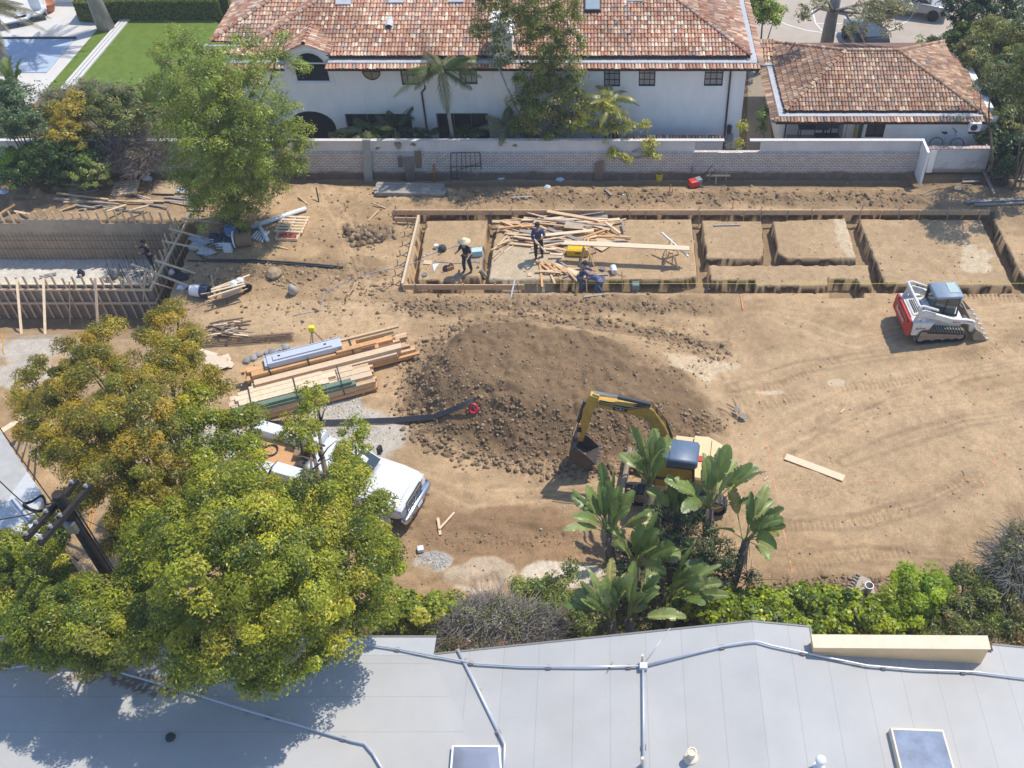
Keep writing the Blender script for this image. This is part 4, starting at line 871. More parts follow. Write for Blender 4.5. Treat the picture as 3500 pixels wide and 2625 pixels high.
crown('crown', bt, bl, 165000, .098, GRN, GRNW, 21, sub=.34, droop=.7)
crown('branch_foliage', bt, thin, 9500, .095, GRN, [2, 4, 4, 3, 1, 1.2], 22, sub=.2, droop=.5)
limbs('trunk', bt, base, [b[0] for b in bl[::2]]+[b[0] for b in thin], .30, BARK, 5, mid=base+Vector((.2, -.6, 3.4)))
# --- golden tree behind it at the left
bl = [gb(u, v, z, r) for u, v, z, r in [(560, 1130, 7.2, 70), (590, 1200, 7.4, 80), (545, 1290, 7.6, 80), (320, 1190, 7.2, 60), (250, 1190, 6.6, 40), (300, 1270, 7.4, 75), (230, 1330, 7, 85), (150, 1370, 6.4, 60), (90, 1290, 6, 30), (80, 1360, 6, 35), (420, 1330, 7.6, 70),
      (480, 1420, 8.2, 110), (330, 1480, 8, 110), (190, 1450, 7, 80), (480, 1560, 8, 100), (350, 1620, 7.6, 100), (230, 1580, 6.8, 75), (480, 1690, 7.2, 80), (570, 1480, 7.6, 60), (650, 1160, 6.6, 40), (660, 1240, 6.4, 55), (180, 1520, 6.6, 50), (400, 1760, 6.6, 60), (215, 1690, 6, 40), (420, 1250, 7.0, 55), (750, 1340, 6.4, 35), (700, 1310, 6.4, 45), (420, 1850, 5.6, 70), (520, 1780, 6.2, 80), (300, 1720, 6.4, 60), (600, 1640, 6.8, 60), (460, 1920, 5, 60), (140, 1250, 6.6, 35), (380, 1120, 7, 30), (600, 1060, 7.2, 35), (100, 1450, 6.2, 45)]]
base = Vector((-13.2, 19.3, 0)); gt = thing('golden_tree', 'golden green tree with upright shoots at the left behind the utility pole', 'tree', base)
crown('crown', gt, bl, 150000, .088, GOLD, GOLDW, 31, sub=.30, aspect=.36, droop=.1)
limbs('trunk', gt, base, [b[0] for b in bl[::2]], .26, BARK, 6, mid=base+Vector((.2, -.6, 3)))
# --- lower tree at the very left
bl = [gb(u, v, z, r) for u, v, z, r in [(90, 1850, 6.2, 80), (30, 1930, 6, 90), (200, 1850, 6, 50), (130, 1960, 6.2, 110), (300, 2110, 6.5, 120), (430, 2040, 6.6, 90), (180, 2090, 6, 110), (120, 2190, 5.4, 80), (480, 2140, 6.4, 90), (330, 2210, 5.6, 80), (60, 2230, 5, 50), (220, 2230, 5, 50), (520, 1960, 6.6, 70), (-40, 2060, 5.8, 90), (430, 2240, 5.6, 50)]]
base = Vector((-14.2, 15.9, 0)); lt = thing('leafy_tree', 'lower green tree at the left corner under the utility pole', 'tree', base)
crown('crown', lt, bl, 84000, .095, GRN[:5]+[(.20, .19, .035)], [4, 4, 3, 1.5, 2.5, 2], 41, sub=.32, droop=.4)
limbs('trunk', lt, base, [b[0] for b in bl[::2]], .22, BARK, 7, mid=base+Vector((.3, -.3, 2.8)))
# --- feathery pepper tree at the back left
PEP = [(.20, .245, .035), (.26, .30, .045), (.145, .19, .03), (.32, .335, .05), (.09, .13, .025), (.24, .21, .055)]
bb = T(800, 762)
bl = [gb(u, v, z, r) for u, v, z, r in [(640, 190, 8.2, 90), (780, 240, 8.2, 110), (700, 330, 7.6, 140), (860, 350, 7, 120), (590, 300, 7, 80), (940, 420, 5.4, 100), (740, 450, 6, 170), (880, 500, 5, 140), (640, 440, 5.5, 110), (970, 510, 4, 80), (800, 600, 3.6, 160), (700, 560, 4, 130), (920, 590, 3, 110), (780, 690, 1.6, 120), (700, 650, 2, 90), (880, 690, 1.4, 60), (1040, 470, 4.2, 40), (1000, 560, 3, 50), (930, 210, 7, 60), (1020, 240, 6.5, 40), (560, 200, 7.4, 50), (610, 130, 8, 40), (960, 130, 7.6, 30), (830, 160, 8, 50), (820, 740, .8, 70)]]
pt_ = thing('pepper_tree', 'large light green feathery tree between the lawn and the white house', 'tree', bb)
crown('crown', pt_, bl, 115000, .115, PEP, [4, 3, 4, 1.6, 2.4, 1], 51, sub=.36, aspect=.34, droop=.6)
limbs('trunk', pt_, bb, [b[0] for b in bl[::2]], .28, BARK, 8, mid=bb+Vector((0, 1.2, 2.6)), wig=.4)
# --- slim tree before the house and its neighbours
def slim(name, label, u, v, Y, blobs, n, size, pal, wts, seed, mat=BARKG, stems=3, aspect=.42, sub=.26, cat='tree'):
    b = P(u, v, Y); b.z = GZB if Y > 42.75 else b.z; t = thing(name, label, cat, b)
    bl_ = [((q.x, q.y, q.z), ru*48/FPX, ru*48/FPX, rv*55/FPX) for q, ru, rv in [(P(a, c, Y+dy), ru, rv) for a, c, dy, ru, rv in blobs]]
    crown('crown', t, bl_, n, size, pal, wts, seed, sub=sub, aspect=aspect, droop=.35)
    m = MB(); r_ = random.Random(seed)
    for k in range(stems):
        tp = Vector(bl_[(k*3+1) % len(bl_)][0]); bs = b+Vector((r_.uniform(-.3, .3), r_.uniform(-.2, .2), 0)); m.tube([bs, bs.lerp(tp, .4)+Vector((r_.uniform(-.2, .2), 0, .2)), tp], [.07, .055, .025], 6)
    m.build('trunk', mat, t, smooth=True); return t
FIC = [(.13, .16, .03), (.18, .205, .04), (.23, .24, .05), (.075, .10, .022), (.28, .23, .06), (.33, .26, .10)]
slim('slim_tree', 'tall slim dark green tree before the middle of the white house', 1840, 490, 43.7, [(1690, 20, 0, 60, 60), (1750, 90, 0, 60, 70), (1840, 60, .2, 80, 70), (1930, 60, .1, 60, 80), (1660, 130, 0, 40, 60), (1720, 200, .2, 40, 60), (1860, 170, .2, 90, 90), (1960, 170, 0, 40, 60), (1820, 270, 0, 70, 70), (1930, 270, 0, 70, 70), (1880, 350, 0, 100, 80), (1800, 360, 0, 50, 60), (1960, 360, 0, 45, 60), (1850, 430, 0, 90, 60), (1930, 430, 0, 60, 50), (1780, 440, 0, 50, 40), (1690, -40, .5, 70, 50), (1860, -30, .4, 90, 60)], 40000, .13, FIC, [4, 4, 3, 3, 1.4, .6], 61, sub=.3)
def frond(V, Q, K, base, d, L, droop, pal, rs, nl=26, lw=.03, ll=.42, fall=.5):
    """a feather frond: leaflets on both sides of an arching stem"""
    base = np.array(base, float); d = np.array(d, float); d /= np.linalg.norm(d); t = np.linspace(.12, 1, nl)
    pts = base+d*(L*t)[:, None]; pts[:, 2] -= droop*L*t**2
    tan = np.gradient(pts, axis=0); tan = unit(tan); sd_ = unit(np.cross(tan, np.array([0, 0, 1.])+0*tan)); up = np.cross(sd_, tan)
    ln = ll*np.sin(np.pi*np.clip(t*.92+.06, 0, 1))**.7*rs.uniform(.8, 1.1, nl)
    c = np.array(pal[rs.integers(len(pal))])
    for s in (-1, 1):
        ax = unit(sd_*s*.8+tan*.55-np.array([0, 0, fall])+up*.1); nrm = unit(np.cross(ax, tan)); nrm *= np.sign(nrm[:, 2:3])
        a = pts; w_ = tan*lw; m_ = pts+ax*(ln*.45)[:, None]; e = pts+ax*ln[:, None]; e[:, 2] -= ln*.25
        vs = np.stack([a, m_+w_, e, m_-w_], 1).reshape(-1, 3); n0 = sum(len(v) for v in V); V.append(vs); Q.append(np.arange(len(vs)).reshape(-1, 4)+n0); K.append(np.tile(c*rs.uniform(.8, 1.15), (len(vs), 1)))
    m_ = pts[::3]; w_ = sd_[::3]*.014; n0 = sum(len(v) for v in V); k = len(m_); vs = np.stack([m_-w_, m_+w_], 1).reshape(-1, 3); V.append(vs); Q.append(np.array([[2*i, 2*i+1, 2*i+3, 2*i+2] for i in range(k-1)])+n0); K.append(np.tile(c*1.2, (len(vs), 1)))
def palm(name, label, base, top, nf, L, pal, seed, droop=.45, r=.11, ll=.42, trunk=True, cat='palm', lo=.1, hi=1.0, nl=26, lw=.03, fall=.5, dirs=None):
    rs = np.random.default_rng(seed); t = thing(name, label, cat, base); V, Q, K = [], [], []
    for k in range(nf):
        a = 2*math.pi*k/nf+rs.uniform(-.3, .3); e = rs.uniform(lo, hi)
        d = (math.cos(a), math.sin(a), math.tan(e*.9)) if dirs is None else dirs[k]
        frond(V, Q, K, top, d, L*rs.uniform(.8, 1.1), droop*rs.uniform(.7, 1.2), pal, rs, nl, lw, ll, fall)
    arrmesh('fronds', np.concatenate(V), np.concatenate(Q), np.concatenate(K), LEAF, t)
    if trunk:
        b = Vector(base); tp = Vector(top); m = MB(); m.tube([b-Vector((0, 0, .1)), b.lerp(tp, .3)+Vector((.04, 0, 0)), b.lerp(tp, .7), tp], [r*1.3, r, r*.85, r*.8], 9); m.build('trunk', BARKG, t, smooth=True)
    return t
KEN = [(.15, .20, .04), (.20, .24, .06), (.11, .155, .035), (.24, .26, .10), (.30, .29, .14)]
Yk = 43.7; pb = P(1548, 470, Yk); pb.z = GZB; palm('palm_tree', 'tall kentia palm with arching fronds before the white house', pb, P(1508, 235, Yk), 17, 2.2, KEN, 71, .62, .10, .55, lo=.0, hi=1.15, nl=34)
def shrubpalm(u, v, L, seed, label, n=9, pal=KEN):
    b = P(u, 478, 43.9); b.z = GZB; tp = P(u, v, 43.9); return palm('small_palm', label, b, tp, n, L, pal, seed, .5, .06, .4, lo=.15, hi=1.1)
shrubpalm(1250, 445, 1.5, 72, 'bright small palm at the left end of the big dark window'); shrubpalm(1350, 440, 1.7, 73, 'dark small palm before the big dark window', 11, [(.05, .08, .025), (.08, .11, .035)])
shrubpalm(1590, 462, 1.3, 74, 'low palm beneath the second dark glass door', 8, [(.06, .095, .03), (.09, .12, .04)]); shrubpalm(1730, 440, 1.7, 75, 'small palm left of the slim dark tree', 10); shrubpalm(1460, 462, 1.1, 76, 'low dark palm beside the bent downpipe', 8, [(.05, .08, .025)])
shrubpalm(1165, 466, .9, 77, 'low yellowish palm by the dark archway', 8, [(.28, .24, .06), (.18, .18, .05)])
YG = [(.34, .33, .04), (.42, .38, .05), (.25, .27, .04), (.48, .36, .06), (.17, .2, .03)]
fb = P(2085, 480, 43.6); fb.z = GZB
palm('tree_fern', 'yellow green tree fern with long feathered fronds by the house', fb, P(2085, 345, 43.6), 11, 1.7, [(.26, .28, .06), (.32, .31, .07), (.12, .15, .04)], 78, .5, .09, .30, lo=-.1, hi=.8, cat='fern', nl=40, lw=.022, fall=.2)
slim('yellow_tree', 'yellow green umbrella tree leaning over the garden wall', 2050, 480, 43.4, [(2000, 390, 0, 40, 40), (2060, 380, 0, 50, 50), (2120, 400, 0, 30, 30), (1990, 440, 0, 40, 30), (2070, 450, 0, 50, 35), (2150, 440, -.2, 30, 25), (2200, 440, -.2, 26, 22), (2220, 500, -1, 30, 22), (2235, 530, -1.1, 26, 20), (2100, 530, -1, 28, 20), (2140, 545, -1.1, 20, 18)], 4200, .19, YG, [4, 3, 4, 1.5, 2], 62, stems=8, aspect=.3, sub=.2)
# --- shrubs and trees at the back left
def shrub(name, label, blobs, n, size, pal, wts, seed, sub=.26, aspect=.42, cat='shrub', tw=0, twmat=None, base=None, group=None, top=.3, stem=True):
    bl_ = [gb(*b) for b in blobs]; xs_ = [b[0][0] for b in bl_]; ys_ = [b[0][1] for b in bl_]
    b = Vector(((min(xs_)+max(xs_))/2, (min(ys_)+max(ys_))/2, 0)); b.z = th(b.x, b.y); t = thing(name, label, cat, b, 0, group)
    crown('foliage', t, bl_, n, size, pal, wts, seed, sub=sub, aspect=aspect, top=top)
    if stem:
        m = MB(); r_ = random.Random(seed)
        for q in bl_: m.tube([b+Vector((r_.uniform(-.2, .2), r_.uniform(-.2, .2), -.1)), b.lerp(Vector(q[0]), .5)+Vector((0, 0, .15)), Vector(q[0])], [.05, .04, .015], 5)
        m.build('stem', BARK, t)
    if tw:
        for i, q in enumerate(bl_): twigs('twigs', t, q[0], q[1]*1.05, q[2]*1.05, q[3]*1.05, tw//len(bl_), twmat or BARKG, seed+i)
    return t
OLV = [(.13, .155, .04), (.18, .19, .05), (.09, .115, .03), (.24, .21, .06), (.06, .08, .02)]
DKG = [(.055, .10, .02), (.08, .135, .025), (.11, .17, .03), (.035, .065, .016), (.20, .27, .035)]
BLG = [(.10, .155, .06), (.07, .115, .045), (.14, .19, .08), (.05, .08, .03)]
YLW = [(.36, .28, .03), (.30, .25, .035), (.22, .21, .04), (.42, .29, .04), (.12, .13, .03)]
shrub('yellow_shrub', 'tall shrub with golden yellow leaves at the back left', [(250, 400, 3.2, 60), (230, 460, 2.6, 60), (270, 350, 3.6, 40), (280, 480, 2.2, 40), (210, 380, 3.2, 40)], 12000, .13, YLW, [4, 3, 2, 2, 1], 81)
shrub('olive_shrub', 'dull olive shrub between the yellow shrub and feathery tree', [(380, 390, 3.2, 70), (440, 420, 3, 60), (330, 350, 3.4, 60), (420, 350, 3.4, 60), (150, 400, 3, 50), (500, 390, 2.8, 40)], 17000, .125, OLV, [4, 4, 3, 2, 2], 82)
shrub('hedge', 'wide dusty hedge at the near edge of the lawn', [(260, 330, 2.2, 55), (330, 320, 2.2, 50), (400, 330, 2.2, 50), (460, 345, 2.2, 50), (520, 350, 2.2, 50), (190, 340, 2.2, 40)], 11000, .11, [(.20, .19, .09), (.26, .23, .12), (.15, .16, .06), (.30, .26, .16)], [3, 3, 3, 2], 83, cat='hedge', tw=320, twmat=BARKG)
shrub('dry_shrub', 'leafless grey brown shrub above the timber pallet', [(440, 500, 1.6, 80), (520, 520, 1.4, 60), (400, 540, 1.2, 60), (500, 570, .9, 50)], 3500, .09, [(.19, .15, .09), (.15, .13, .06), (.24, .19, .10)], [3, 3, 2], 84, tw=1500, twmat=M('dry_twig', (.20, .165, .145), .9, var=.3))
shrub('round_shrub', 'round pale green bush at the edge of the dirt lot', [(325, 595, 1.0, 65, 60)], 9000, .12, [(.26, .28, .07), (.19, .225, .05), (.32, .32, .10), (.11, .15, .03)], [4, 4, 3, 2], 85, sub=.18)
shrub('dark_shrub', 'dark glossy shrub in the deep shade at the back left', [(170, 530, 2, 70), (250, 550, 1.6, 60), (120, 580, 1.4, 70), (200, 600, 1, 50), (60, 600, 1.2, 60), (330, 520, 1.6, 50)], 19000, .13, DKG, [4, 3, 1.5, 3, .6], 86)
shrub('bright_shrub', 'bright yellow green shrub in the back left corner', [(30, 540, 1.8, 45), (100, 540, 1.8, 40), (20, 590, 1.2, 50), (60, 560, 1.5, 40)], 9000, .13, [(.20, .28, .03), (.28, .36, .03), (.12, .19, .025)], [3, 3, 2], 87)
shrub('blue_green_tree', 'blue green tree at the left edge above the white wall', [(30, 330, 4.4, 60), (20, 400, 4, 70), (90, 420, 3.4, 50), (60, 450, 3, 40), (-20, 370, 4, 60)], 14000, .13, BLG, [4, 3, 3, 2], 88, cat='tree')
DG2 = [(.03, .05, .02), (.045, .075, .028), (.065, .10, .035)]
# bird of paradise leaves: curved paddles on stalks
def paddle(V, Q, K, base, d, stalk, L, W, bend, c, rs, splits=.45, nu=12):
    d = np.array(d, float); d /= np.linalg.norm(d); side = np.cross(d, [0, 0, 1.]); side /= max(np.linalg.norm(side), 1e-6); roll = rs.uniform(-1.0, 1.0); fold = rs.uniform(.05, .6)
    p = np.array(base, float); e = p+d*stalk; hz = np.array([d[0], d[1], 0]); hz /= max(np.linalg.norm(hz), 1e-6)
    n0 = sum(len(v) for v in V); w_ = side*.025; V.append(np.stack([p-w_, p+w_, e+w_*.7, e-w_*.7])); Q.append(np.array([[0, 1, 2, 3]])+n0); K.append(np.tile(np.array((.26, .28, .10)), (4, 1)))
    n0 = sum(len(v) for v in V); w2 = np.cross(d, side)*.02; V.append(np.stack([p-w2, p+w2, e+w2*.7, e-w2*.7])); Q.append(np.array([[0, 1, 2, 3]])+n0); K.append(np.tile(np.array((.22, .25, .09)), (4, 1)))
    t = np.linspace(0, 1, nu); cur = e.copy(); dirn = d.copy(); mid = []; tans = []
    for i in range(nu):
        mid.append(cur.copy()); tans.append(dirn.copy()); dirn = dirn+np.array([0, 0, -bend/nu])+hz*bend*.25/nu; dirn /= np.linalg.norm(dirn); cur = cur+dirn*L/(nu-1)
    mid = np.array(mid); tans = np.array(tans); prof = W*np.sin(np.pi*np.clip(t*.9+.06, 0, 1))**.6*np.where(t > .97, .25, 1)
    nrm = unit(np.cross(np.tile(side, (nu, 1)), tans)); sv = np.cos(roll)*side+np.sin(roll)*nrm
    for s in (-1, 1):
        i = 0
        while i < nu-1:
            j = i+1
            while j < nu-1 and rs.random() > splits: j += 1
            dr = rs.uniform(-.35, .12); n0 = sum(len(v) for v in V); vs = []
            for k in range(i, j+1):
                q1 = mid[k]+s*sv[k]*prof[k]*.55*(1-.3*fold)+nrm[k]*prof[k]*(.12+.4*fold); sh = (0 if k == i else (-.03 if k == j and j < nu-1 else 0))
                q2 = mid[k]+s*sv[k]*prof[k]*(1-.45*fold)+nrm[k]*prof[k]*(.08+dr+.75*fold)+tans[k]*(sh*L+.04*L)
                vs += [mid[k], q1, q2]
            V.append(np.array(vs)); m_ = j-i; Q.append(np.array([[3*a+b, 3*a+b+1, 3*a+b+4, 3*a+b+3] for a in range(m_) for b in (0, 1)])+n0)
            cc = np.tile(c*rs.uniform(.88, 1.1), (len(vs), 1)); cc[0::3] *= 1.25
            if rs.random() < .25: cc[2::3] = cc[2::3]*.4+np.array((.30, .25, .13))*.6
            K.append(cc); i = j
STL = [(.165, .22, .055), (.22, .275, .075), (.12, .17, .04), (.28, .32, .11), (.36, .32, .09)]
def strelitzia(label, u, v, ztop, base, n, L, seed, azis=None, trunk=True, W=.27, dead=26):
    W *= .98; L *= .95
    rs = np.random.default_rng(seed); top = G(u, v, ztop); b = Vector(base); t = thing('bird_of_paradise', label, 'plant', b, 0, 'giant bird of paradise plants'); V, Q, K = [], [], []
    for k in range(n+6):
        a = 2*math.pi*k/n*1.0+rs.uniform(-.35, .35) if azis is None else rad(azis[k % n])+rs.uniform(-.3, .3); el_ = rs.uniform(.3, 1.45) if k % 3 else rs.uniform(.9, 1.5)
        d = (math.cos(a)*math.cos(el_), math.sin(a)*math.cos(el_), math.sin(el_)); c = np.array(STL[rs.choice(5, p=[.3, .3, .2, .14, .06])])
        paddle(V, Q, K, np.array(top)+rs.normal(size=3)*.05, d, L*rs.uniform(.5, .95), L*rs.uniform(.65, 1.2), W*rs.uniform(.7, 1.15), rs.uniform(.2, 1.15), c, rs, rs.uniform(.3, .75))
    arrmesh('leaves', np.concatenate(V), np.concatenate(Q), np.concatenate(K), BIGLEAF, t)
    if trunk:
        m = MB(); m.tube([b-Vector((0, 0, .1)), b.lerp(top, .5)+Vector((.05, .03, 0)), top], [.13, .12, .14], 8); m.build('trunk', BARK, t, smooth=True)
    V, Q, K = [], [], []
    for k in range(dead):
        a = rs.uniform(0, 6.28); d = np.array((math.cos(a)*.35, math.sin(a)*.35, -1)); s0 = np.array(top)+np.array([0, 0, -.1-rs.uniform(0, 1.0)*min(1, (top.z-b.z)*.5)]); ln = rs.uniform(.4, 1.0)
        n0 = 4*len(V); w_ = np.array((-math.sin(a), math.cos(a), 0))*rs.uniform(.02, .06); e = s0+d*ln; f = s0+np.array((d[0], d[1], -.1))*.4
        V.append(np.stack([s0, f+w_, e, f-w_])); Q.append(np.array([[0, 1, 2, 3]])+n0); K.append(np.tile(np.array(((.21, .17, .14), (.30, .27, .25), (.13, .10, .08))[k % 3]), (4, 1)))
    if dead: arrmesh('dead_leaves', np.concatenate(V), np.concatenate(Q), np.concatenate(K), BIGLEAF, t)
    return t
strelitzia('bird of paradise with the tallest upright leaves beside the excavator cab', 2220, 1660, 2.9, (1.55, 19.0, 0), 11, 1.15, 91, [90, 100, 80, 120, 60, 75, 150, 30, 200, 330, 95], W=.22)
strelitzia('bird of paradise leaning right of the excavator with a ragged hanging leaf', 2425, 1735, 2.7, (3.1, 18.3, 0), 11, 1.25, 92, [95, 70, 45, 20, 5, 110, 140, 160, 200, 250, 60], W=.26)
strelitzia('smaller bird of paradise wedged between two taller ones below the excavator cab', 2318, 1770, 2.1, (2.1, 18.2, 0), 8, .85, 90, [90, 60, 120, 30, 150, 80, 100, 10], W=.24)
strelitzia('leftmost tall bird of paradise with grey dead leaves down its trunk', 2085, 1830, 2.6, (.3, 17.7, 0), 12, 1.15, 93, [80, 100, 120, 60, 30, 150, 175, 45, 10, 350, 220, 95], W=.25, dead=22)
strelitzia('rightmost bird of paradise with a whitish folded leaf tip', 2550, 1850, 2.3, (4.0, 17.5, 0), 8, 1.0, 94, [95, 30, 5, 350, 320, 60, 200, 300], W=.26)
strelitzia('bird of paradise in the middle of the clump with one broad sunlit leaf', 2170, 1940, 2.1, (1.0, 16.9, 0), 9, 1.15, 95, [60, 85, 5, 350, 20, 120, 320, 160, 330], W=.3)
strelitzia('low bird of paradise crowding the edge of the grey roof', 2090, 2125, 2.4, (.3, 14.9, 0), 11, 1.0, 96, [95, 110, 130, 75, 60, 150, 170, 40, 200, 20, 100], W=.25, dead=4)
strelitzia('short bird of paradise with flat leaves reaching over the roof edge', 2150, 2120, 2.2, (.95, 14.85, 0), 7, 1.05, 97, [15, 30, 50, 5, 350, 70, 40], W=.26, dead=3)
strelitzia('dark shaded bird of paradise low in the clump above the ivy', 2290, 2050, 1.7, (2.0, 16.0, 0), 6, 1.1, 98, [0, 345, 20, 330, 40, 10], W=.28, dead=3)
shrub('climber', 'dark creeper smothering the trunks of the bird of paradise clump', [(2390, 1850, 2.0, 60), (2450, 1900, 1.8, 60), (2350, 1940, 1.6, 60), (2400, 2000, 1.2, 60), (2480, 1990, 1.2, 40), (2270, 1850, 1.8, 50), (2250, 1760, 2.2, 45), (2370, 1770, 2.2, 40), (2560, 1980, 1.2, 25), (2120, 1960, 1.4, 40), (2300, 1900, 1.6, 60), (2200, 1990, 1.2, 50), (2330, 1820, 1.8, 55), (2130, 1890, 1.5, 35), (2310, 1715, 1.7, 45), (2370, 1700, 1.7, 45), (2260, 1720, 1.9, 40)], 23000, .095, DG2+[(.16, .13, .06), (.11, .14, .05)], [3, 3, 2, 1.4, 1.6], 99, cat='creeper', tw=160, twmat=BARK)
# --- ivy bank and shrubs along the grey roof
IVY = [(.20, .25, .018), (.29, .335, .022), (.12, .17, .018), (.37, .40, .03), (.065, .10, .015)]
fy = 15.3
ivy = [(u, 2080+35*math.sin(u*.013), 1.5, 52) for u in range(2330, 3120, 48)]+[(u, 2135, 1.3, 45) for u in range(2700, 3330, 50)]+[(u, 2060, 1.2, 45) for u in range(2400, 2700, 60)]
shrub('ivy_bank', 'bright glossy ivy bank along the edge of the grey roof', ivy, 46000, .125, IVY, [3, 4, 3, 1.6, 2], 101, sub=.22, aspect=.8, cat='ivy', stem=False)
shrub('yellow_ivy', 'yellowing ivy patch left of the dry twiggy bush', [(1370, 2080, 1.5, 55), (1450, 2090, 1.5, 60), (1530, 2080, 1.4, 50), (1400, 2130, 1.2, 50), (1480, 2140, 1.2, 40)], 9500, .12, [(.22, .26, .03), (.30, .32, .04), (.13, .18, .025), (.36, .33, .05)], [3, 3, 3, 1.5], 102, aspect=.75, cat='ivy', stem=False)
shrub('dry_bush', 'grey leafless twig bush hanging over the grey roof edge', [(1620, 2130, 1.7, 70), (1700, 2120, 1.7, 75), (1790, 2150, 1.7, 75), (1560, 2180, 1.6, 50), (1860, 2150, 1.6, 50)], 5500, .085, [(.22, .21, .12), (.17, .18, .07), (.26, .24, .15)], [3, 3, 2], 103, tw=2000, twmat=M('grey_twig', (.30, .265, .235), .9, var=.3), cat='bush')
shrub('light_shrub', 'airy light green shrub beside the white rubble slab', [(1780, 2040, 1.4, 50), (1850, 2020, 1.4, 55), (1920, 2030, 1.4, 50), (1960, 2080, 1.4, 55), (1880, 2090, 1.4, 45), (1990, 2130, 1.4, 40), (1950, 1960, 1.5, 30)], 9500, .095, [(.22, .25, .06), (.28, .29, .07), (.15, .19, .05), (.10, .14, .04)], [3, 3, 3, 2], 104)
shrub('berry_shrub', 'dark shrub with reddish berries overhanging the roof gutter', [(1540, 2230, 2.0, 40), (1600, 2225, 2.2, 35), (1640, 2240, 2.3, 30), (1710, 2235, 2.4, 30), (1510, 2260, 2.4, 25)], 2600, .09, [(.09, .12, .05), (.14, .15, .06), (.20, .06, .05), (.18, .14, .08)], [4, 3, 1, 1], 105)
shrub('lime_shrub', 'bright lime green shrub rising above the ivy at the right', [(3110, 2010, 2, 60), (3170, 2040, 2, 60), (3080, 2060, 1.8, 55), (3220, 2010, 1.8, 35), (3120, 2090, 1.6, 60), (3110, 1950, 2.2, 16), (3190, 1980, 2, 30)], 14000, .12, [(.26, .34, .03), (.34, .42, .03), (.16, .24, .025), (.40, .44, .05)], [4, 3, 2, 1], 106)
shrub('mixed_shrub', 'olive shrub with orange tips at the lower right corner', [(3300, 2020, 1.9, 60), (3380, 2060, 2, 65), (3300, 2110, 1.8, 60), (3400, 2150, 1.8, 60), (3460, 2100, 2, 60), (3230, 2120, 1.7, 50), (3370, 1980, 2, 40), (3300, 1960, 1.9, 26), (3480, 2180, 1.8, 50), (3290, 2180, 2.0, 35), (3200, 2190, 2.2, 22)], 20000, .105, OLV+[(.26, .15, .05), (.20, .25, .03)], [4, 3, 3, 1.4, 2, .6, 1.6], 107, tw=150)
shrub('grey_shrub', 'grey twiggy tall shrub at the right edge below the dirt lot', [(3460, 1900, 2.8, 55), (3480, 1970, 2.6, 60), (3420, 1930, 2.4, 40), (3500, 1850, 2.8, 50), (3470, 2020, 2.2, 50)], 8000, .095, [(.15, .16, .06), (.20, .19, .08), (.24, .20, .07), (.10, .11, .04)], [3, 3, 1.4, 2], 108, tw=900, twmat=BARKG)
shrub('ivy', 'small patch of light ivy under the tree at the left edge', [(30, 2080, 1.6, 55), (70, 2110, 1.5, 40), (10, 2140, 1.4, 45)], 5000, .15, [(.30, .40, .04), (.22, .31, .03)], [3, 2], 109, aspect=.8, cat='ivy', stem=False)
# --- right of the outbuilding and behind it
def bigshrub(name, label, u, v, z, r, n, pal, wts, seed, **k): return shrub(name, label, [(u, v, z, r), (u-r*.6, v+r*.4, z*.8, r*.7), (u+r*.6, v+r*.35, z*.8, r*.75), (u, v-r*.5, z*1.15, r*.6)], n, .16, pal, wts, seed, sub=.34, **k)
bigshrub('garden_tree', 'light green feathery young tree right of the tiled house', 2610, 40, 3.6, 60, 6500, [(.20, .26, .04), (.27, .32, .05), (.13, .18, .03)], [3, 3, 2], 111, cat='tree')
bigshrub('yellow_bush', 'yellow green bush beyond the right end of the outbuilding roof', 3400, 130, 3, 75, 7000, [(.30, .28, .06), (.22, .23, .05), (.15, .17, .05)], [3, 3, 3], 112)
bigshrub('olive_bush', 'olive bush beside the right slope of the outbuilding roof', 3330, 200, 2.4, 70, 8000, OLV, [4, 3, 3, 2, 2], 113)
bigshrub('grey_green_bush', 'grey green bush at the right edge beside the white table top', 3450, 260, 3, 80, 8000, BLG+OLV, [3, 3, 2, 2, 3, 2, 3, 2, 2], 114)
bigshrub('bright_hedge', 'bright green hedge strip right of the outbuilding', 3375, 300, 1.4, 40, 5500, [(.24, .32, .03), (.30, .36, .05), (.14, .2, .03)], [3, 2, 2], 115, cat='hedge')
bigshrub('shade_bush', 'dark bush by the right end of the patio wall', 3420, 470, 1.2, 60, 6500, DG2+[(.12, .14, .04)], [3, 3, 2, 2], 116)
bigshrub('corner_bush', 'dense dark bush in the top right corner', 3410, 40, 3.2, 80, 9000, DG2+[(.09, .13, .04)], [3, 3, 2, 2], 117)
bigshrub('shadow_bush', 'dark bush beyond the driveway near the white post', 3300, 10, 3.0, 70, 7000, DG2, [3, 3, 2], 118)
bigshrub('low_bush', 'low shaded bush above the loose timbers at the right', 3450, 560, .8, 45, 3500, DG2+[(.10, .13, .04)], [3, 3, 2, 2], 119)
shrub('hedge', 'low clipped hedge strip along the driveway edge behind the outbuilding', [(3200, 150, .8, 30), (3240, 150, .8, 30), (3160, 152, .8, 28), (3290, 165, .8, 30)], 3500, .12, [(.16, .22, .03), (.22, .27, .04), (.1, .15, .03)], [3, 2, 2], 120, cat='hedge', stem=False)
b = G(2824, 155, 0); t = thing('sycamore_tree', 'bare trunked sycamore with sparse brown leaves beside the driveway', 'tree', (b.x, b.y, -.25)); tp = P(2868, -60, b.y-.3)
bl = [gb(u, v, z, r) for u, v, z, r in [(2760, 40, 5, 35), (2960, 60, 4.5, 60), (3020, 40, 5, 60), (2930, 110, 3.6, 40), (3030, 100, 4, 40), (2740, 70, 4.6, 20), (2800, 15, 5.4, 30), (3080, 30, 5, 40)]]
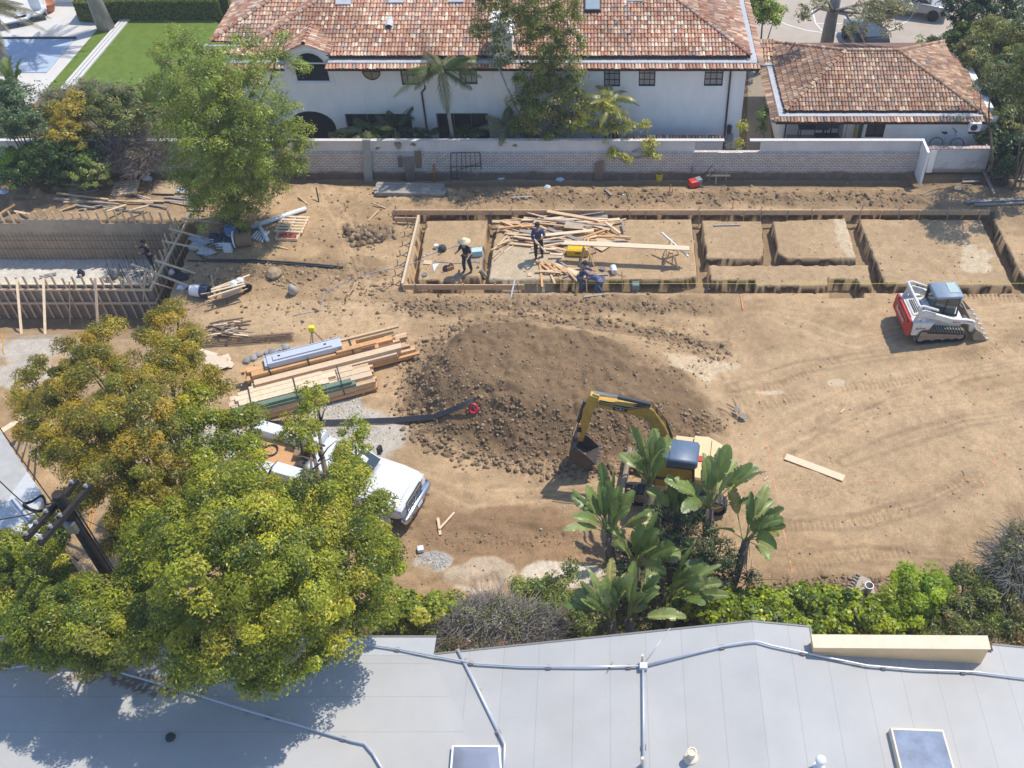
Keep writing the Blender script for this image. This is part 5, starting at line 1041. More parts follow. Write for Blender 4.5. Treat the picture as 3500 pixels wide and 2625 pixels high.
crown('crown', t, bl, 3200, .17, [(.20, .20, .07), (.26, .23, .10), (.15, .15, .06)], [3, 3, 2], 121, sub=.3)
m = MB(); m.tube([Vector((b.x, b.y, -.4)), Vector((b.x, b.y, 1)).lerp(tp, .25), b.lerp(tp, .6), tp], [.42, .36, .33, .3], 10)
for q in bl: m.tube([b.lerp(tp, .55), b.lerp(tp, .6).lerp(Vector(q[0]), .5)+Vector((0, 0, .3)), Vector(q[0])], [.1, .07, .02], 5)
m.build('trunk', BARKG, t, smooth=True)
q = P(3405, 640, 41.2); b = P(3370, 480, 42.9); m = None
t = thing('sapling', 'thin bare sapling at the right end of the patio wall', 'tree', (b.x+.6, 42.0, 0)); limbs('trunk', t, (b.x+.6, 42.0, 0), [P(3350, 200, 42.2), P(3365, 260, 42.4), P(3400, 240, 42.2), P(3330, 300, 42)], .07, BARK, 9, mid=P(3385, 440, 42.1))
crown('crown', t, [gb(3350, 220, 4.8, 40), gb(3390, 260, 4.4, 40), gb(3340, 300, 4, 30)], 900, .12, OLV, [4, 3, 3, 2, 2], 122)
for a_ in (('weedy_bush', 'broad olive bush right of the hammock', 3470, 420, 1.6, 70, 6500, OLV, [4, 3, 3, 2, 2], 161), ('mid_bush', 'mixed green bush between the white table and the hammock', 3400, 400, 1.3, 55, 5500, OLV+DKG, [4, 3, 3, 2, 2, 1, 1, 1, 1, .3], 162), ('edge_bush', 'tall olive bush at the right edge over the driveway', 3480, 150, 3.4, 70, 7500, OLV+YLW, [4, 3, 3, 2, 2, 1, 1, 1, 0, 1], 163), ('roadside_bush', 'dark green bush beside the outbuilding back corner', 3290, 120, 1.8, 50, 4500, DKG, [4, 3, 2, 3, .5], 164), ('fence_bush', 'dark bush over the slatted iron fence at the right', 3470, 520, 1.4, 55, 5500, DG2+[(.12, .14, .04)], [3, 3, 2, 2], 165)): bigshrub(*a_[:6], *a_[6:])
bigshrub('shade_tree', 'tall olive tree leaning in from the right edge beside the outbuilding', 3570, 270, 6.2, 120, 11000, OLV, [4, 3, 3, 2, 2], 166, cat='tree')
def cover(label, uv, n, z0, pal, seed):
    rs = np.random.default_rng(seed); cs = []; 
    while len(cs) < n:
        u, v = rs.uniform(*uv[0]), rs.uniform(*uv[1]); p = G(u, v, 0)
        if p.y < 42.9 and p.y > 41.3 or vnoise(np.array(p.x*.9), np.array(p.y*.9)) < .32: continue
        cs.append((p.x, p.y, th(p.x, p.y)+abs(rs.normal())*z0))
    cs = np.array(cs); nn_ = unit(rs.normal(size=(n, 3))*.6+np.array([0, 0, 1.])); pl_ = np.array(pal); V, Q, K = leaf_quads(cs, nn_, .15*rs.uniform(.6, 1.4, n), pl_[rs.integers(0, len(pl_), n)]*rs.uniform(.7, 1.3, (n, 1)), .5, .2, rs); tag(arrmesh('ground_cover', V, Q, K, LEAF), kind='stuff')
cover('', ((-40, 940), (300, 590)), 17000, .35, DKG+OLV, 171); cover('', ((3300, 3560), (150, 600)), 11000, .35, DG2+OLV, 172); cover('', ((1100, 2500), (470, 500)), 2500, .3, DG2+DKG, 173); cover('', ((1240, 3500), (2050, 2260)), 9000, .3, DKG+OLV, 174)
# palms of the pool garden
b = G(362, 92, 0); DP = [(.24, .22, .11), (.30, .27, .15), (.19, .185, .08)]
palm('date_palm', 'thick trunked date palm leaning beside the pool terrace', (b.x, b.y, -.2), (b.x-.35, b.y-.3, 7.2), 38, 3.1, DP, 131, .55, .42, .5, lo=-.35, hi=1.25, nl=44, lw=.03)
# second palm off to the left, its lower fronds hang into view
b = G(-70, 30, 3.4); palm('date_palm', 'date palm at the left edge with dry hanging fronds', (b.x-.2, b.y+.3, -.2), (b.x, b.y, 3.4), 36, 3.2, [(.27, .24, .12), (.33, .29, .17), (.22, .2, .09)], 132, .55, .3, .5, lo=-.2, hi=1.1, nl=44)
for u, v, s, lab in ((60, 320, 133, 'banana like plant with torn grey leaves by the pool deck'), (520, 400, 134, 'dark broad leaved plant tucked under the feathery tree')):
    b = G(u, v, .8); strelitzia(lab, u, v, 2.0, (b.x, b.y, 0), 7, 1.1, s, W=.24, dead=2)
# ================================================================ pool garden, driveway
def sheet(name, pts, mat, z=None, kind='structure', thick=.004):
    m = MB(); m.prism([Vector((p.x, p.y, (p.z if z is None else z)-.1)) for p in pts], (0, 0, .1)); o = m.build(name, mat); return tag(o, kind=kind)
GRASS = M('lawn_grass', (.125, .185, .022), .95, var=.22, scale=2.2, bump=.8, bscale=60)
sheet('lawn', gp((440, 62), (735, 62), (900, 330), (150, 330), (210, 300)), GRASS, -.12)
sheet('pool_deck', gp((-300, -200), (700, -200), (545, -60), (338, 88), (95, 360), (-300, 360)), M('pale_paving', (.60, .57, .53), .85, var=.08, scale=1.5), -.15)
pc = MB(); a = [G(u, v, -.13) for u, v in ((-200, 132), (258, 131), (160, 248), (-200, 249))]; pc.prism(a, (0, 0, .012)); tag(pc.build('pool_cover', M('pool_cover', (.40, .47, .58), .55, var=.12, scale=1)), 'pale blue cover stretched over the swimming pool', 'pool cover')
tag(MB().bar(G(-200, 130, -.08), G(260, 129, -.08), .12, .1).build('pool_edge', DARK), 'dark slot along the far edge of the covered pool', 'edging')
gs = sheet('grass_strip', gp((338, 85), (380, 85), (215, 300), (155, 300)), GRASS, -.115)
for k, (a_, b_) in enumerate((((415, 68), (208, 306)), ((428, 67), (222, 306)), ((440, 66), (238, 306)))):
    tag(MB().bar(G(*a_, -.08), G(*b_, -.08), .17, .08).build('stone_kerb', M('pale_stone', (.62, .60, .57), .85, var=.08)), 'pale straight stone strip across the lawn, %s of three' % ('nearest the pool', 'the middle one', 'nearest the house')[k], 'kerb', 'stone strips beside the lawn')
# clipped hedges and walls beyond the lawn
def clipped(label, pts, h, n, seed):
    m = MB(); m.prism([Vector((p.x, p.y, -.2)) for p in pts], (0, 0, h+.15)); t = thing('clipped_hedge', label, 'hedge', (sum(p.x for p in pts)/len(pts), sum(p.y for p in pts)/len(pts), -.2)); m.build('core', M('hedge_core', (.03, .05, .012), .95), t)
    rs = np.random.default_rng(seed); cs = []; ns = []; poly = [(p.x, p.y) for p in pts]; xs_ = [p[0] for p in poly]; ys_ = [p[1] for p in poly]
    while len(cs) < n:
        x, y = rs.uniform(min(xs_), max(xs_)), rs.uniform(min(ys_), max(ys_))
        if inpoly((x, y), poly): cs.append((x, y, h-.02+rs.normal()*.03)); ns.append((rs.normal()*.4, rs.normal()*.4, 1))
    for a, b in zip(poly, poly[1:]+poly[:1]):
        L = math.hypot(b[0]-a[0], b[1]-a[1]); nx_, ny2 = (b[1]-a[1])/L, -(b[0]-a[0])/L
        for _ in range(int(n*.5*L*h/12)+20):
            s = rs.random(); cs.append((a[0]+(b[0]-a[0])*s+nx_*.03, a[1]+(b[1]-a[1])*s+ny2*.03, rs.uniform(-.1, h))); ns.append((nx_+rs.normal()*.4, ny2+rs.normal()*.4, .4+rs.normal()*.3))
    cs = np.array(cs); ns = unit(np.array(ns)); pal = np.array([(.17, .22, .022), (.23, .27, .03), (.11, .16, .02), (.30, .30, .05)]); kk = pal[rs.integers(0, 4, len(cs))]
    V, Q, K = leaf_quads(cs, ns, .13*rs.uniform(.7, 1.3, len(cs)), kk, .5, .2, rs); arrmesh('foliage', V, Q, K, LEAF, t); return t
clipped('square clipped green hedge wrapped around the far blue pool', gp((270, 66), (345, 70), (420, 62), (760, 62), (760, 40), (300, 28)), 1.1, 7000, 141)
clipped('taller dark clipped hedge behind the lawn beside the tiled house', gp((520, 50), (790, 50), (790, 10), (520, 10)), 1.6, 4000, 142)
tag(MB().prism([Vector((p.x, p.y, -.12)) for p in gp((372, 14), (478, 16), (510, -60), (360, -60))], (0, 0, .05)).build('pool_water', M('pool_water', (.03, .30, .34), .05, var=.2, spec=.7)), kind='structure')
sheet('pool_coping', gp((310, 22), (500, 22), (560, -80), (300, -80)), M('pale_stone', (0, 0, 0)), -.1)
p = G(140, 40, 0); t = thing('terrace_column', 'white square terrace column beside a terracotta pot', 'column', (p.x, p.y, -.2)); MB().box((0, 0, 1.2), (.7, .7, 2.4)).build('shaft', STUCCO, t, world=False)
p = G(165, 30, 0); tag(MB().lathe([(.3, 0), (.46, .35), (.5, .55), (.53, .6), (.46, .6), (.42, .5), (0, .5)], (p.x, p.y, -.2), 14).build('terracotta_pot', M('terracotta', (.45, .18, .09), .85, var=.15), smooth=True), 'round terracotta pot beside the white terrace column', 'pot')
p0 = G(160, 5, 0); p1 = G(340, 8, 0); tag(MB().bar((p0.x, p0.y+.3, .6), (p1.x, p1.y+.3, .6), .25, 1.6).build('terrace_wall', STUCCO), 'plain white terrace wall at the top left', 'wall')
p0 = G(560, 2, 0); p1 = G(760, 6, 0); tag(MB().bar((p0.x, p0.y+1.5, .8), (p1.x, p1.y+1.5, .8), .3, 2.0).build('pale_wall', STUCCO), 'pale low wall behind the dark hedge', 'wall')
for k, (u, v) in enumerate(((105, 62), (60, 78))):
    p = G(u, v, 0); t = thing('sun_lounger', ('white cushioned lounger nearer the white column', 'white cushioned lounger farther from the white column')[k], 'lounger', (p.x, p.y, -.15), .5, 'loungers on the pool terrace'); MB().box((0, 0, .28), (1.9, .75, .08)).build('frame', DARK, t, world=False); MB().box((-.1, 0, .37), (1.5, .65, .1)).box((.85, 0, .52), (.5, .65, .1), Matrix.Rotation(-.6, 3, 'Y')).build('cushion', WHITE, t, world=False)
    for sx in (-.8, .8):
        for sy in (-.3, .3): MB().box((sx, sy, .12), (.06, .06, .24)).build('leg', DARK, t, world=False)
# driveway court at the top right
sheet('driveway', gp((2560, 165), (3300, 165), (3520, 120), (3520, -220), (2520, -220)), M('driveway_concrete', (.43, .36, .29), .9, var=.10, scale=1.2), -.17)
LINE = M('white_marking', (.72, .71, .68), .8, var=.15, scale=6)
def line_on(pts, wd, z, name='court_line'):
    ps = [G(u, v, z) for u, v in pts]; m = MB()
    for a, b in zip(ps, ps[1:]):
        s = (b-a).normalized().cross(Vector((0, 0, 1)))*wd/2; m.add([a-s, b-s, b+s, a+s], [(0, 1, 2, 3)])
    return tag(m.build(name, LINE), kind='structure')
line_on([(2635, 60), (2690, 84), (2760, 104), (2850, 116), (2950, 117), (3040, 103), (3100, 72), (3130, 40)], .09, -.165)
line_on([(2772, 18), (2788, 80), (2920, 82)], .09, -.165); line_on([(2788, 80), (2810, 104), (2860, 112), (2930, 110), (2968, 96)], .09, -.161)
sheet('side_path', gp((2552, 500), (2640, 500), (2626, 230), (2560, 230)), M('tan_paving', (.30, .25, .19), .9, var=.15), -.24)
slim('path_plant', 'small yellow green plant at the corner of the white house', 2535, 490, 43.5, [(2532, 440, 0, 12, 30), (2528, 500, 0, 10, 20)], 420, .13, YG, [3, 2, 3, 1, 1], 151, stems=1, cat='plant')
slim('path_shrub', 'dark green border shrub along the passage beside the outbuilding', 2610, 430, 45, [(2606, 400, 0, 16, 26), (2618, 380, .6, 14, 20), (2600, 440, -.4, 14, 22)], 900, .12, DKG, [3, 3, 2, 2, 1], 152, stems=1, cat='shrub')
# right-hand yard bits
t = thing('white_table', 'white rectangular table top half hidden in the bushes', 'table', G(3430, 345, 0)); m = MB(); m.prism([G(3395, 320, .75), G(3435, 318, .75), G(3462, 362, .75), G(3428, 366, .75)], (0, 0, .05)); m.build('tabletop', WHITE, t)
for u, v in ((3402, 324), (3432, 323), (3452, 360), (3430, 362)): q = G(u, v, .75); MB().box((q.x, q.y, .25), (.06, .06, .95)).build('leg', WHITE, t)
p = P(3330, 430, 43.6); t = thing('condenser_unit', 'white outdoor fan unit at the corner of the outbuilding', 'fan unit', (p.x, p.y, p.z-.4)); MB().box((p.x, p.y, p.z), (.58, .34, .46)).build('casing', WHITE, t, bevel=.02); MB().lathe([(.17, 0), (.17, .03), (.12, .03), (0, .01)], p+Vector((-.06, -.17, 0)), 16, Matrix.Rotation(rad(90), 3, 'X')).build('fan_grille', DARK, t); MB().box((p.x, p.y, p.z-.33), (.4, .1, .2)).build('bracket', DARK, t)
a = G(3340, 482, .5); b = G(3452, 490, .5); t = thing('hammock', 'faded green hammock slung right of the patio wall', 'hammock', (a.x, a.y, -.1)); m = MB(); rings = []
for s in np.linspace(0, 1, 9):
    c = a.lerp(b, s)+Vector((0, 0, -.15*math.sin(math.pi*s))); rings.append([c+Vector((0, .34*math.cos(x), .2*math.sin(x))) for x in np.linspace(0, 2*math.pi, 11)[:-1]])
m.loft(rings); m.build('fabric', M('faded_green_cloth', (.22, .36, .27), .9, var=.35, scale=7), t)
for q in (a, b): MB().tube([q+Vector((0, -.4, -.7)), q+Vector((0, 0, .15)), q+Vector((0, .4, -.7))], .03, 5).build('stand', STEEL, t)
# bicycle leaning in the nook
def bicycle(p):
    t = thing('bicycle', 'dark bicycle parked against the white wall of the patio nook', 'bicycle', p); r = .33
    for x in (-.52, .52):
        w_ = MB(); w_.tube([(x+r*math.cos(a), 0, r+r*math.sin(a)) for a in np.linspace(0, 2*math.pi, 21)], .022, 5); w_ = w_.build('wheel', BLACK, t, world=False)
        s = MB()
        for k in range(8): a = k*math.pi/4; s.tube([(x, 0, r), (x+r*math.cos(a), 0, r+r*math.sin(a))], .004, 3)
        s.tube([(x, -.05, r), (x, .05, r)], .025, 6); s.build('spokes', STEEL, w_, world=False)
    f = MB(); bb_ = (-.08, 0, .3); st = (-.2, 0, .82); hd = (.36, 0, .80)
    for a, b in ((bb_, st), (bb_, hd), (st, hd), ((-.52, 0, r), bb_), ((-.52, 0, r), st), ((.52, 0, r), hd)): f.tube([a, b], .02, 6)
    f.build('frame', M('bike_frame', (.45, .46, .5), .4), t, world=False)
    MB().tube([hd, (.32, 0, 1.0), (.22, .02, 1.04)], .016, 5).tube([(.2, -.3, 1.06), (.34, -.12, 1.02), (.34, .12, 1.02), (.2, .3, 1.06)], .016, 5).build('handlebar', DARK, t, world=False)
    MB().box((-.22, 0, .92), (.26, .15, .06)).tube([(-.2, 0, .8), (-.21, 0, .92)], .015, 5).build('saddle', BLACK, t, world=False, bevel=.02); return t
p = P(3230, 511, 43.75); bk = bicycle((p.x, 43.75, p.z-.02)); bk.rotation_euler = (rad(-6), 0, rad(-4))
tag(MB().box((p.x, 43.6, (p.z-.02-.3)/2-.01), (3.4, .9, p.z-.02+.3)).build('patio_slab', CONC), 'raised concrete patio slab beneath the bicycle', 'slab')
# iron fence piece in the far right
t = thing('iron_fence', 'sunlit slatted fence panel beyond the end of the patio wall', 'fence', G(3440, 580, 0)); a = G(3375, 588, .1); b = G(3500, 566, .1); n_ = 16
for k in range(n_+1): q = a.lerp(b, k/n_); MB().box(q+Vector((0, 0, .4)), (.07, .03, .8)).build('slat', WOODG, t)
MB().bar(a+Vector((0, .04, .65)), b+Vector((0, .04, .65)), .03, .08).build('rail', WOODG, t)
# ================================================================ site: formwork, lumber, tools
def board(name, label, a, b, wd, h, mat, cat='board', group=None, lift=True):
    a = Vector(a); b = Vector(b)
    if abs(a.z-b.z) < .2*(b-a).length:
        k = max(0, max(th(*a.lerp(b, s/6).xy)-a.lerp(b, s/6).z for s in range(7))+h*.5); a.z += k; b.z += k
    return tag(MB().bar(a, b, wd, h).build(name, mat), label, cat, group)
# --- foundation edge forms: board (part) with stakes (parts)
def form(label, a, b, ht, th_, stakes, mat=WOOD, far=True):
    t = thing('form_board', label, 'formwork', (a.x, a.y, 0)); c = Vector((0, 0, 1)); sd_ = (b-a).normalized().cross(c)
    L = (b-a).length; n_ = max(1, int(L/4.9)); 
    for k in range(n_):
        p, q = a.lerp(b, k/n_), a.lerp(b, (k+1)/n_-.0005); MB().bar(p, q, th_, ht).build('plank', mat, t)
    for s, z0, z1, off in stakes:
        p = a.lerp(b, s)+sd_*off; MB().bar((p.x, p.y, z0), (p.x+R.uniform(-.03, .03), p.y, z1), .045, .045).build('stake', WOODG if R.random() < .4 else WOOD, t)
    return t
YB = 39.0; zc = .17
xa, xb = P(1342, 722, YB).x, P(3386, 718, YB).x
sx = [(P(u, 722, YB).x-xa)/(xb-xa) for u in (1352, 1410, 1597, 1678, 1751, 1818, 1893, 1995, 2152, 2208, 2392, 2544, 2602, 2692, 2780, 2862, 2945, 3011, 3076, 3146, 3244, 3352)]
form('long horizontal form board along the back foundation trench', Vector((xa, YB, zc)), Vector((xb, YB, zc)), .28, .05, [(s, -.55, .30, .05) for s in sx]+[(s, -.1, .52, -.06) for s in sx[::2]])
form('short form board stepping in at the back left trench corner', G(1349, 750, .2), G(1432, 752, .2), .26, .05, [(.05, -.5, .35, .05), (.5, -.5, .45, .05), (.97, -.5, .3, .05)])
a, b = G(1432, 742, .22), G(1376, 976, .22); form('form board running toward the camera at the left foundation end', a, b, .26, .10, [(s, -.05, .3, .12) for s in (.08, .2, .33, .46, .6, .72, .85, .95)], WOODP)
for s in (.1, .24, .38, .52, .66, .8, .92):
    p = a.lerp(b, s)-Vector((.5, 0, 0)); q = a.lerp(b, s)-Vector((.06, 0, -.02)); p.z = th(p.x, p.y)
    tag(MB().bar(p-Vector((0, 0, .05)), q, .04, .04).bar((p.x, p.y, -.1), (p.x, p.y, .3), .04, .04).build('kicker_brace', WOODG), 'short grey timber kicker bracing the left form board', 'brace', 'kicker braces along the left form board')
YF = 33.45; xa, xb = P(1378, 985, YF).x, P(1793, 985, YF).x
form('near form board along the front trench left of the workers', Vector((xa, YF, .17)), Vector((xb, YF, .17)), .27, .05, [((P(u, 985, YF).x-xa)/(xb-xa), -.5, .42, o_) for u, o_ in ((1422, .05), (1588, .05), (1696, .05), (1771, .05))])
for u, lab in ((1836, 'bare stake in the front trench just left of the two workers'), (1916, 'bare stake in the front trench near the scrap plank')):
    p = P(u, 990, YF); tag(MB().bar((p.x, YF, -.6), (p.x+.02, YF, .62), .05, .05).bar((p.x-.08, YF-.03, .42), (p.x+.08, YF-.03, .42), .03, .02).build('stake', WOOD), lab, 'stake')
tag(MB().tube([(P(1780, 980, YF+.1).x, YF+.1, .30), (P(2600, 977, YF+.1).x, YF+.1, .28), (P(3560, 976, YF+.1).x, YF+.1, .30)], .012, 4).build('string_line', M('lime_string', (.60, .62, .05), .7)), 'yellow string line stretched over the front trench', 'string')
board('straightedge', 'white straightedge propped against the front form board', G(1746, 1018, .02), G(1760, 955, .55), .06, .03, PVC)
# --- basement formwork
bs = BAS; bx0 = -33.0
fw = thing('basement_formwork', 'plywood basement formwork with timber studs at the left', 'formwork', (bs['x1'], 36, 0))
n_ = 7
for k in range(n_):
    x0 = bx0+(bs['x1']-bx0)*k/n_; x1 = bx0+(bs['x1']-bx0)*(k+1)/n_
    zt_ = .12+(.22 if k in (3, 4) else 0)
    MB().box(((x0+x1)/2, bs['y1'], (zt_-2.1)/2), (x1-x0-.01, .04, zt_+2.1)).build('back_panel', FORMP, fw)
    MB().box(((x0+x1)/2, bs['y0'], (.1-1.95)/2), (x1-x0-.01, .04, 2.05)).build('front_panel', M('grey_form_plywood', (.27, .25, .22), .85, var=.25, scale=2, rnd=.15), fw)
for k in range(3): y0 = bs['y0']+(bs['y1']-bs['y0'])*k/3; MB().box((bs['x1'], y0+.75, -.95), (.04, 1.49, 2.1)).build('end_panel', FORMP, fw)
x = bx0+.2; k = 0
while x < bs['x1']-.1:
    MB().bar((x, bs['y1']+.08, -1.2), (x+R.uniform(-.1, .05), bs['y1']+.08, .75+R.uniform(-.12, .12) if x > -29 else .3), .09, .045, (0, 1, 0)).build('stud', WOODP, fw)
    MB().bar((x+.1, bs['y0']-.07, -1.8), (x+.1+R.uniform(-.05, .05), bs['y0']-.07, .62+R.uniform(-.1, .1)), .09, .045, (0, 1, 0)).build('stud', WOODP, fw); x += .42+R.uniform(-.03, .03)
for y in np.arange(bs['y0']+.2, bs['y1'], .36): MB().bar((bs['x1']+.07, y, -1.9), (bs['x1']+.07+R.uniform(-.02, .12), y-.1, .7+R.uniform(-.15, .2)), .045, .09, (0, 1, 0)).build('stud', WOODP, fw)
for z in (-.08, -.85): MB().bar((bx0, bs['y0']-.14, z), (bs['x1']+.1, bs['y0']-.14, z), .07, .10).build('waler', WOODP, fw)
MB().bar((bx0, bs['y0']-.02, .14), (bs['x1'], bs['y0']-.02, .14), .09, .045).build('top_plate', WOODP, fw)
MB().bar((bs['x1']+.16, bs['y0']-.3, .12), (bs['x1']+.5, bs['y1']+.3, .4), .08, .12).build('waler', WOODP, fw)
MB().bar((bs['x1']+.12, bs['y0']-.3, -.7), (bs['x1']+.2, bs['y1']+.2, -.7), .05, .10).build('waler', WOODP, fw)
for u0, v0, u1, v1 in ((57, 955, 70, 1140), (148, 950, 150, 1140), (237, 960, 236, 1105), (325, 950, 320, 1118), (418, 955, 416, 1070), (497, 930, 483, 1082)):
    p = P(u0, v0, bs['y0']-.2); q = T(u1, v1); MB().bar(p, q-Vector((0, 0, .1)), .10, .05).build('brace', WOODP, fw)
for u0, v0, u1, v1, z1 in ((578, 781, 720, 820, 0), (553, 823, 735, 860, 0), (448, 903, 660, 983, .05), (530, 890, 668, 935, 0), (620, 745, 800, 770, .05), (520, 965, 596, 988, -.3)):
    a = G(u0, v0, .7); b = G(u1, v1, z1+.05); MB().bar(a, b, .09, .05).build('brace', WOODP, fw)
m = MB()
x = bx0
while x < bs['x1']-.2:
    m.tube([(x, bs['y1']-.1, -2), (x+.05, bs['y1']-.12, -.35+R.uniform(-.08, .05))], .011, 3); x += .2
for z in (-.55, -.8, -1.3): m.tube([(bx0, bs['y1']-.11, z), (bs['x1']-.2, bs['y1']-.11, z)], .012, 4)
tag(m.build('rebar_mesh', RUST), 'rusty rebar mesh standing against the back basement form', 'rebar')
m = MB()
for k in range(70):
    x = bs['x1']-R.uniform(.8, 3.4); y = bs['y0']+R.uniform(.8, 3.4); m.tube([(x, y, -2), (x+R.uniform(-.15, .15), y+R.uniform(-.1, .1), -2+R.uniform(.7, 1.5))], .011, 3)
tag(m.build('rebar_dowels', RUST), 'cluster of upright rebar dowels in the basement gravel', 'rebar')
for k, (u, v, s) in enumerate(((390, 940, .5), (280, 940, .3), (500, 860, .35))):
    p = G(u, v, -1.95); tag(MB().lathe([(s*.5, 0), (s*.6, .12), (s*.35, .3), (.02, .34)], p, 9).build('material_heap', (M('grey_sack', (.33, .33, .34), .9), NAVY, M('tan_heap', (.34, .24, .13), .95, var=.3))[k], smooth=True), ('grey heap of sacks on the basement gravel', 'dark bundle lying on the basement gravel', 'tan heap of soil in the shaded basement corner')[k], 'heap')
tag(MB().tube([G(135, 945, -1.9), G(192, 934, -1.9)], .05, 7).build('pipe', STEEL), 'short grey pipe lying on the basement gravel', 'pipe')
tag(MB().lathe([(.13, 0), (.16, .32), (.15, .32), (.12, .02), (0, .02)], G(518, 857, -2), 12).build('bucket', M('blue_plastic', (.06, .18, .40), .5)), 'blue bucket in the shaded basement corner', 'bucket')
# --- lumber scraps in the second bay
SM = [WOOD, WOODP, WOODO, WOODG, WOOD]
lv = {}
def scrap(u, v, ang, L, w_=.1, h=.045, up=0., mat=None, label='loose offcut board in the big scrap pile on the second pad', group='offcuts in the big scrap pile'):
    p = T(u, v); a = rad(ang); d = Vector((math.cos(a), math.sin(a), R.uniform(-.03, .05)))*(L/2); c = p+Vector((0, 0, up+h/2+.005))
    return board('offcut_board', label, c-d, c+d, w_, h, mat or R.choice(SM), 'offcut', group)
for k in range(78):
    u = R.uniform(1760, 2110); v = R.uniform(752, 852); cu = abs(u-1920)/200
    if v > 830 and u > 1990: continue
    scrap(u, v, R.choice([R.uniform(-14, 14), R.uniform(-35, 35), R.uniform(165, 195)]), R.uniform(.7, 2.9)*(1.15-cu*.4), R.choice([.09, .09, .14, .19, .06]), .045, R.random()*.32*max(0, 1-cu))
for u0, v0, u1, v1 in ((1782, 752, 2078, 748), (1826, 757, 2020, 763), (1735, 800, 1850, 806), (1756, 808, 1930, 835), (1700, 838, 1745, 820), (2070, 760, 2120, 797), (1702, 780, 1800, 770), (1780, 775, 1900, 765), (1840, 770, 1900, 800), (2128, 757, 2133, 790), (1955, 765, 2010, 790), (1985, 815, 2070, 785), (1845, 850, 1900, 852), (1880, 868, 1925, 870)):
    board('offcut_board', 'long loose board among the big scrap pile on the second pad', T(u0, v0, .22), T(u1, v1, .18), .11, .05, R.choice(SM), 'offcut', 'long boards in the big scrap pile')
for k in range(16):
    u = R.uniform(1845, 1975); scrap(u, R.uniform(890, 945), R.choice([R.uniform(-60, -20), R.uniform(95, 140), R.uniform(-20, 10)]), R.uniform(.6, 1.6), .09, .04, R.random()*.1, label='short fanned offcut behind the blue jacketed workers', group='fanned offcuts by the trench')
for k in range(9): scrap(R.uniform(1705, 1760), R.uniform(825, 865), R.uniform(45, 65), R.uniform(.7, 1.4), .06, .03, label='thin stick fanned out left of the scrap pile', group='thin sticks fanned on the pad')
board('scrap_plank', 'wide pale plank slanting down to the crouching workers', T(1895, 905, .08), T(1975, 935, .06), .28, .04, WOODP)
def flat(name, label, pts, z, mat, cat='panel', h=.02):
    ps = [T(u, v, 0) for u, v in pts]; zz = max(p.z for p in ps)+z
    return tag(MB().prism([Vector((p.x, p.y, zz)) for p in ps], (0, 0, h)).build(name, mat), label, cat)
flat('plywood_sheet', 'tilted pale plywood sheet at the right end of the scrap pile', ((2013, 800), (2103, 835), (2058, 863), (1993, 831)), .06, PLY); flat('plywood_sheet', 'grey brown panel lying on top of the scrap pile', ((1935, 775), (2000, 783), (1990, 803), (1928, 797)), .3, FORMP)
flat('plywood_sheet', 'small square panel on the first pad beside the hammer', ((1450, 892), (1478, 892), (1474, 906), (1446, 904)), .02, PLY); flat('plywood_offcut', 'tiny square offcut by the front trench edge', ((1805, 934), (1818, 934), (1817, 945), (1803, 945)), .02, PLY)
# --- sawhorses and the plank on them
def sawhorse(p, rz, label):
    t = thing('sawhorse', label, 'sawhorse', p, rz, 'sawhorses under the long plank'); MB().box((0, 0, .82), (.09, 1.0, .09)).build('beam', WOOD, t, world=False)
    for sx in (-1, 1):
        for sy in (-1, 1): MB().bar((sx*.05, sy*.42, .85), (sx*.34, sy*.5, 0), .09, .04).build('leg', WOOD, t, world=False)
        MB().bar((sx*.22, -.46, .35), (sx*.22, .46, .35), .02, .08).build('stretcher', WOODG, t, world=False)
    return t
pa, pb_ = G(1928, 829, .9), G(2356, 849, .9)
sawhorse(T(2009, 885), rad(-5), 'timber sawhorse beside the yellow tool case'); sawhorse(T(2292, 892), rad(-5), 'timber sawhorse under the right end of the long plank')
tag(MB().bar(pa, pb_, .30, .045).build('plank', M('clean_plank', (.72, .55, .37), .75, var=.08)), 'long clean plank laid across two sawhorses', 'plank')
board('level', 'white aluminium level leaning across the right sawhorse', G(2262, 796, 1.0), G(2352, 877, .55), .05, .09, PVC)
p = T(1976, 868); t = thing('tool_case', 'yellow tool case on the pad under the plank', 'case', p, rad(-4)); MB().box((0, 0, .16), (1.0, .42, .32)).build('case', YELL, t, world=False, bevel=.04); MB().box((0, -.21, .2), (.25, .05, .05)).build('handle', DARK, t, world=False); MB().box((0, 0, .325), (.8, .26, .02)).build('lid', YELL, t, world=False)
# --- things on the first pad
p = T(1513, 855); t = thing('backpack', 'dark backpack slumped on the first earth pad', 'backpack', p, .4); MB().lathe([(.12, 0), (.20, .08), (.16, .22), (.08, .28), (.02, .29)], n=9).build('bag', M('grey_black_cloth', (.07, .07, .075), .9, var=.4, scale=14), t, world=False, smooth=True); MB().tube([(-.1, -.2, .05), (-.16, -.28, .2), (-.1, -.16, .33)], .025, 5).build('strap', BLACK, t, world=False)
tag(MB().lathe([(.1, 0), (.11, .18), (.1, .19), (0, .19)], T(1492, 848), 10).build('paint_can', PVC), 'pale round can beside the dark backpack', 'can')
p = T(1632, 872); t = thing('cool_box', 'pale blue cool box on the pad beside the straw hatted worker', 'cool box', p, rad(8)); MB().box((0, 0, .14), (.46, .30, .28)).build('box', M('pale_blue_plastic', (.36, .55, .60), .5), t, world=False, bevel=.03); MB().box((0, 0, .30), (.48, .32, .04)).build('lid', M('blue_lid', (.45, .64, .68), .5), t, world=False, bevel=.015)
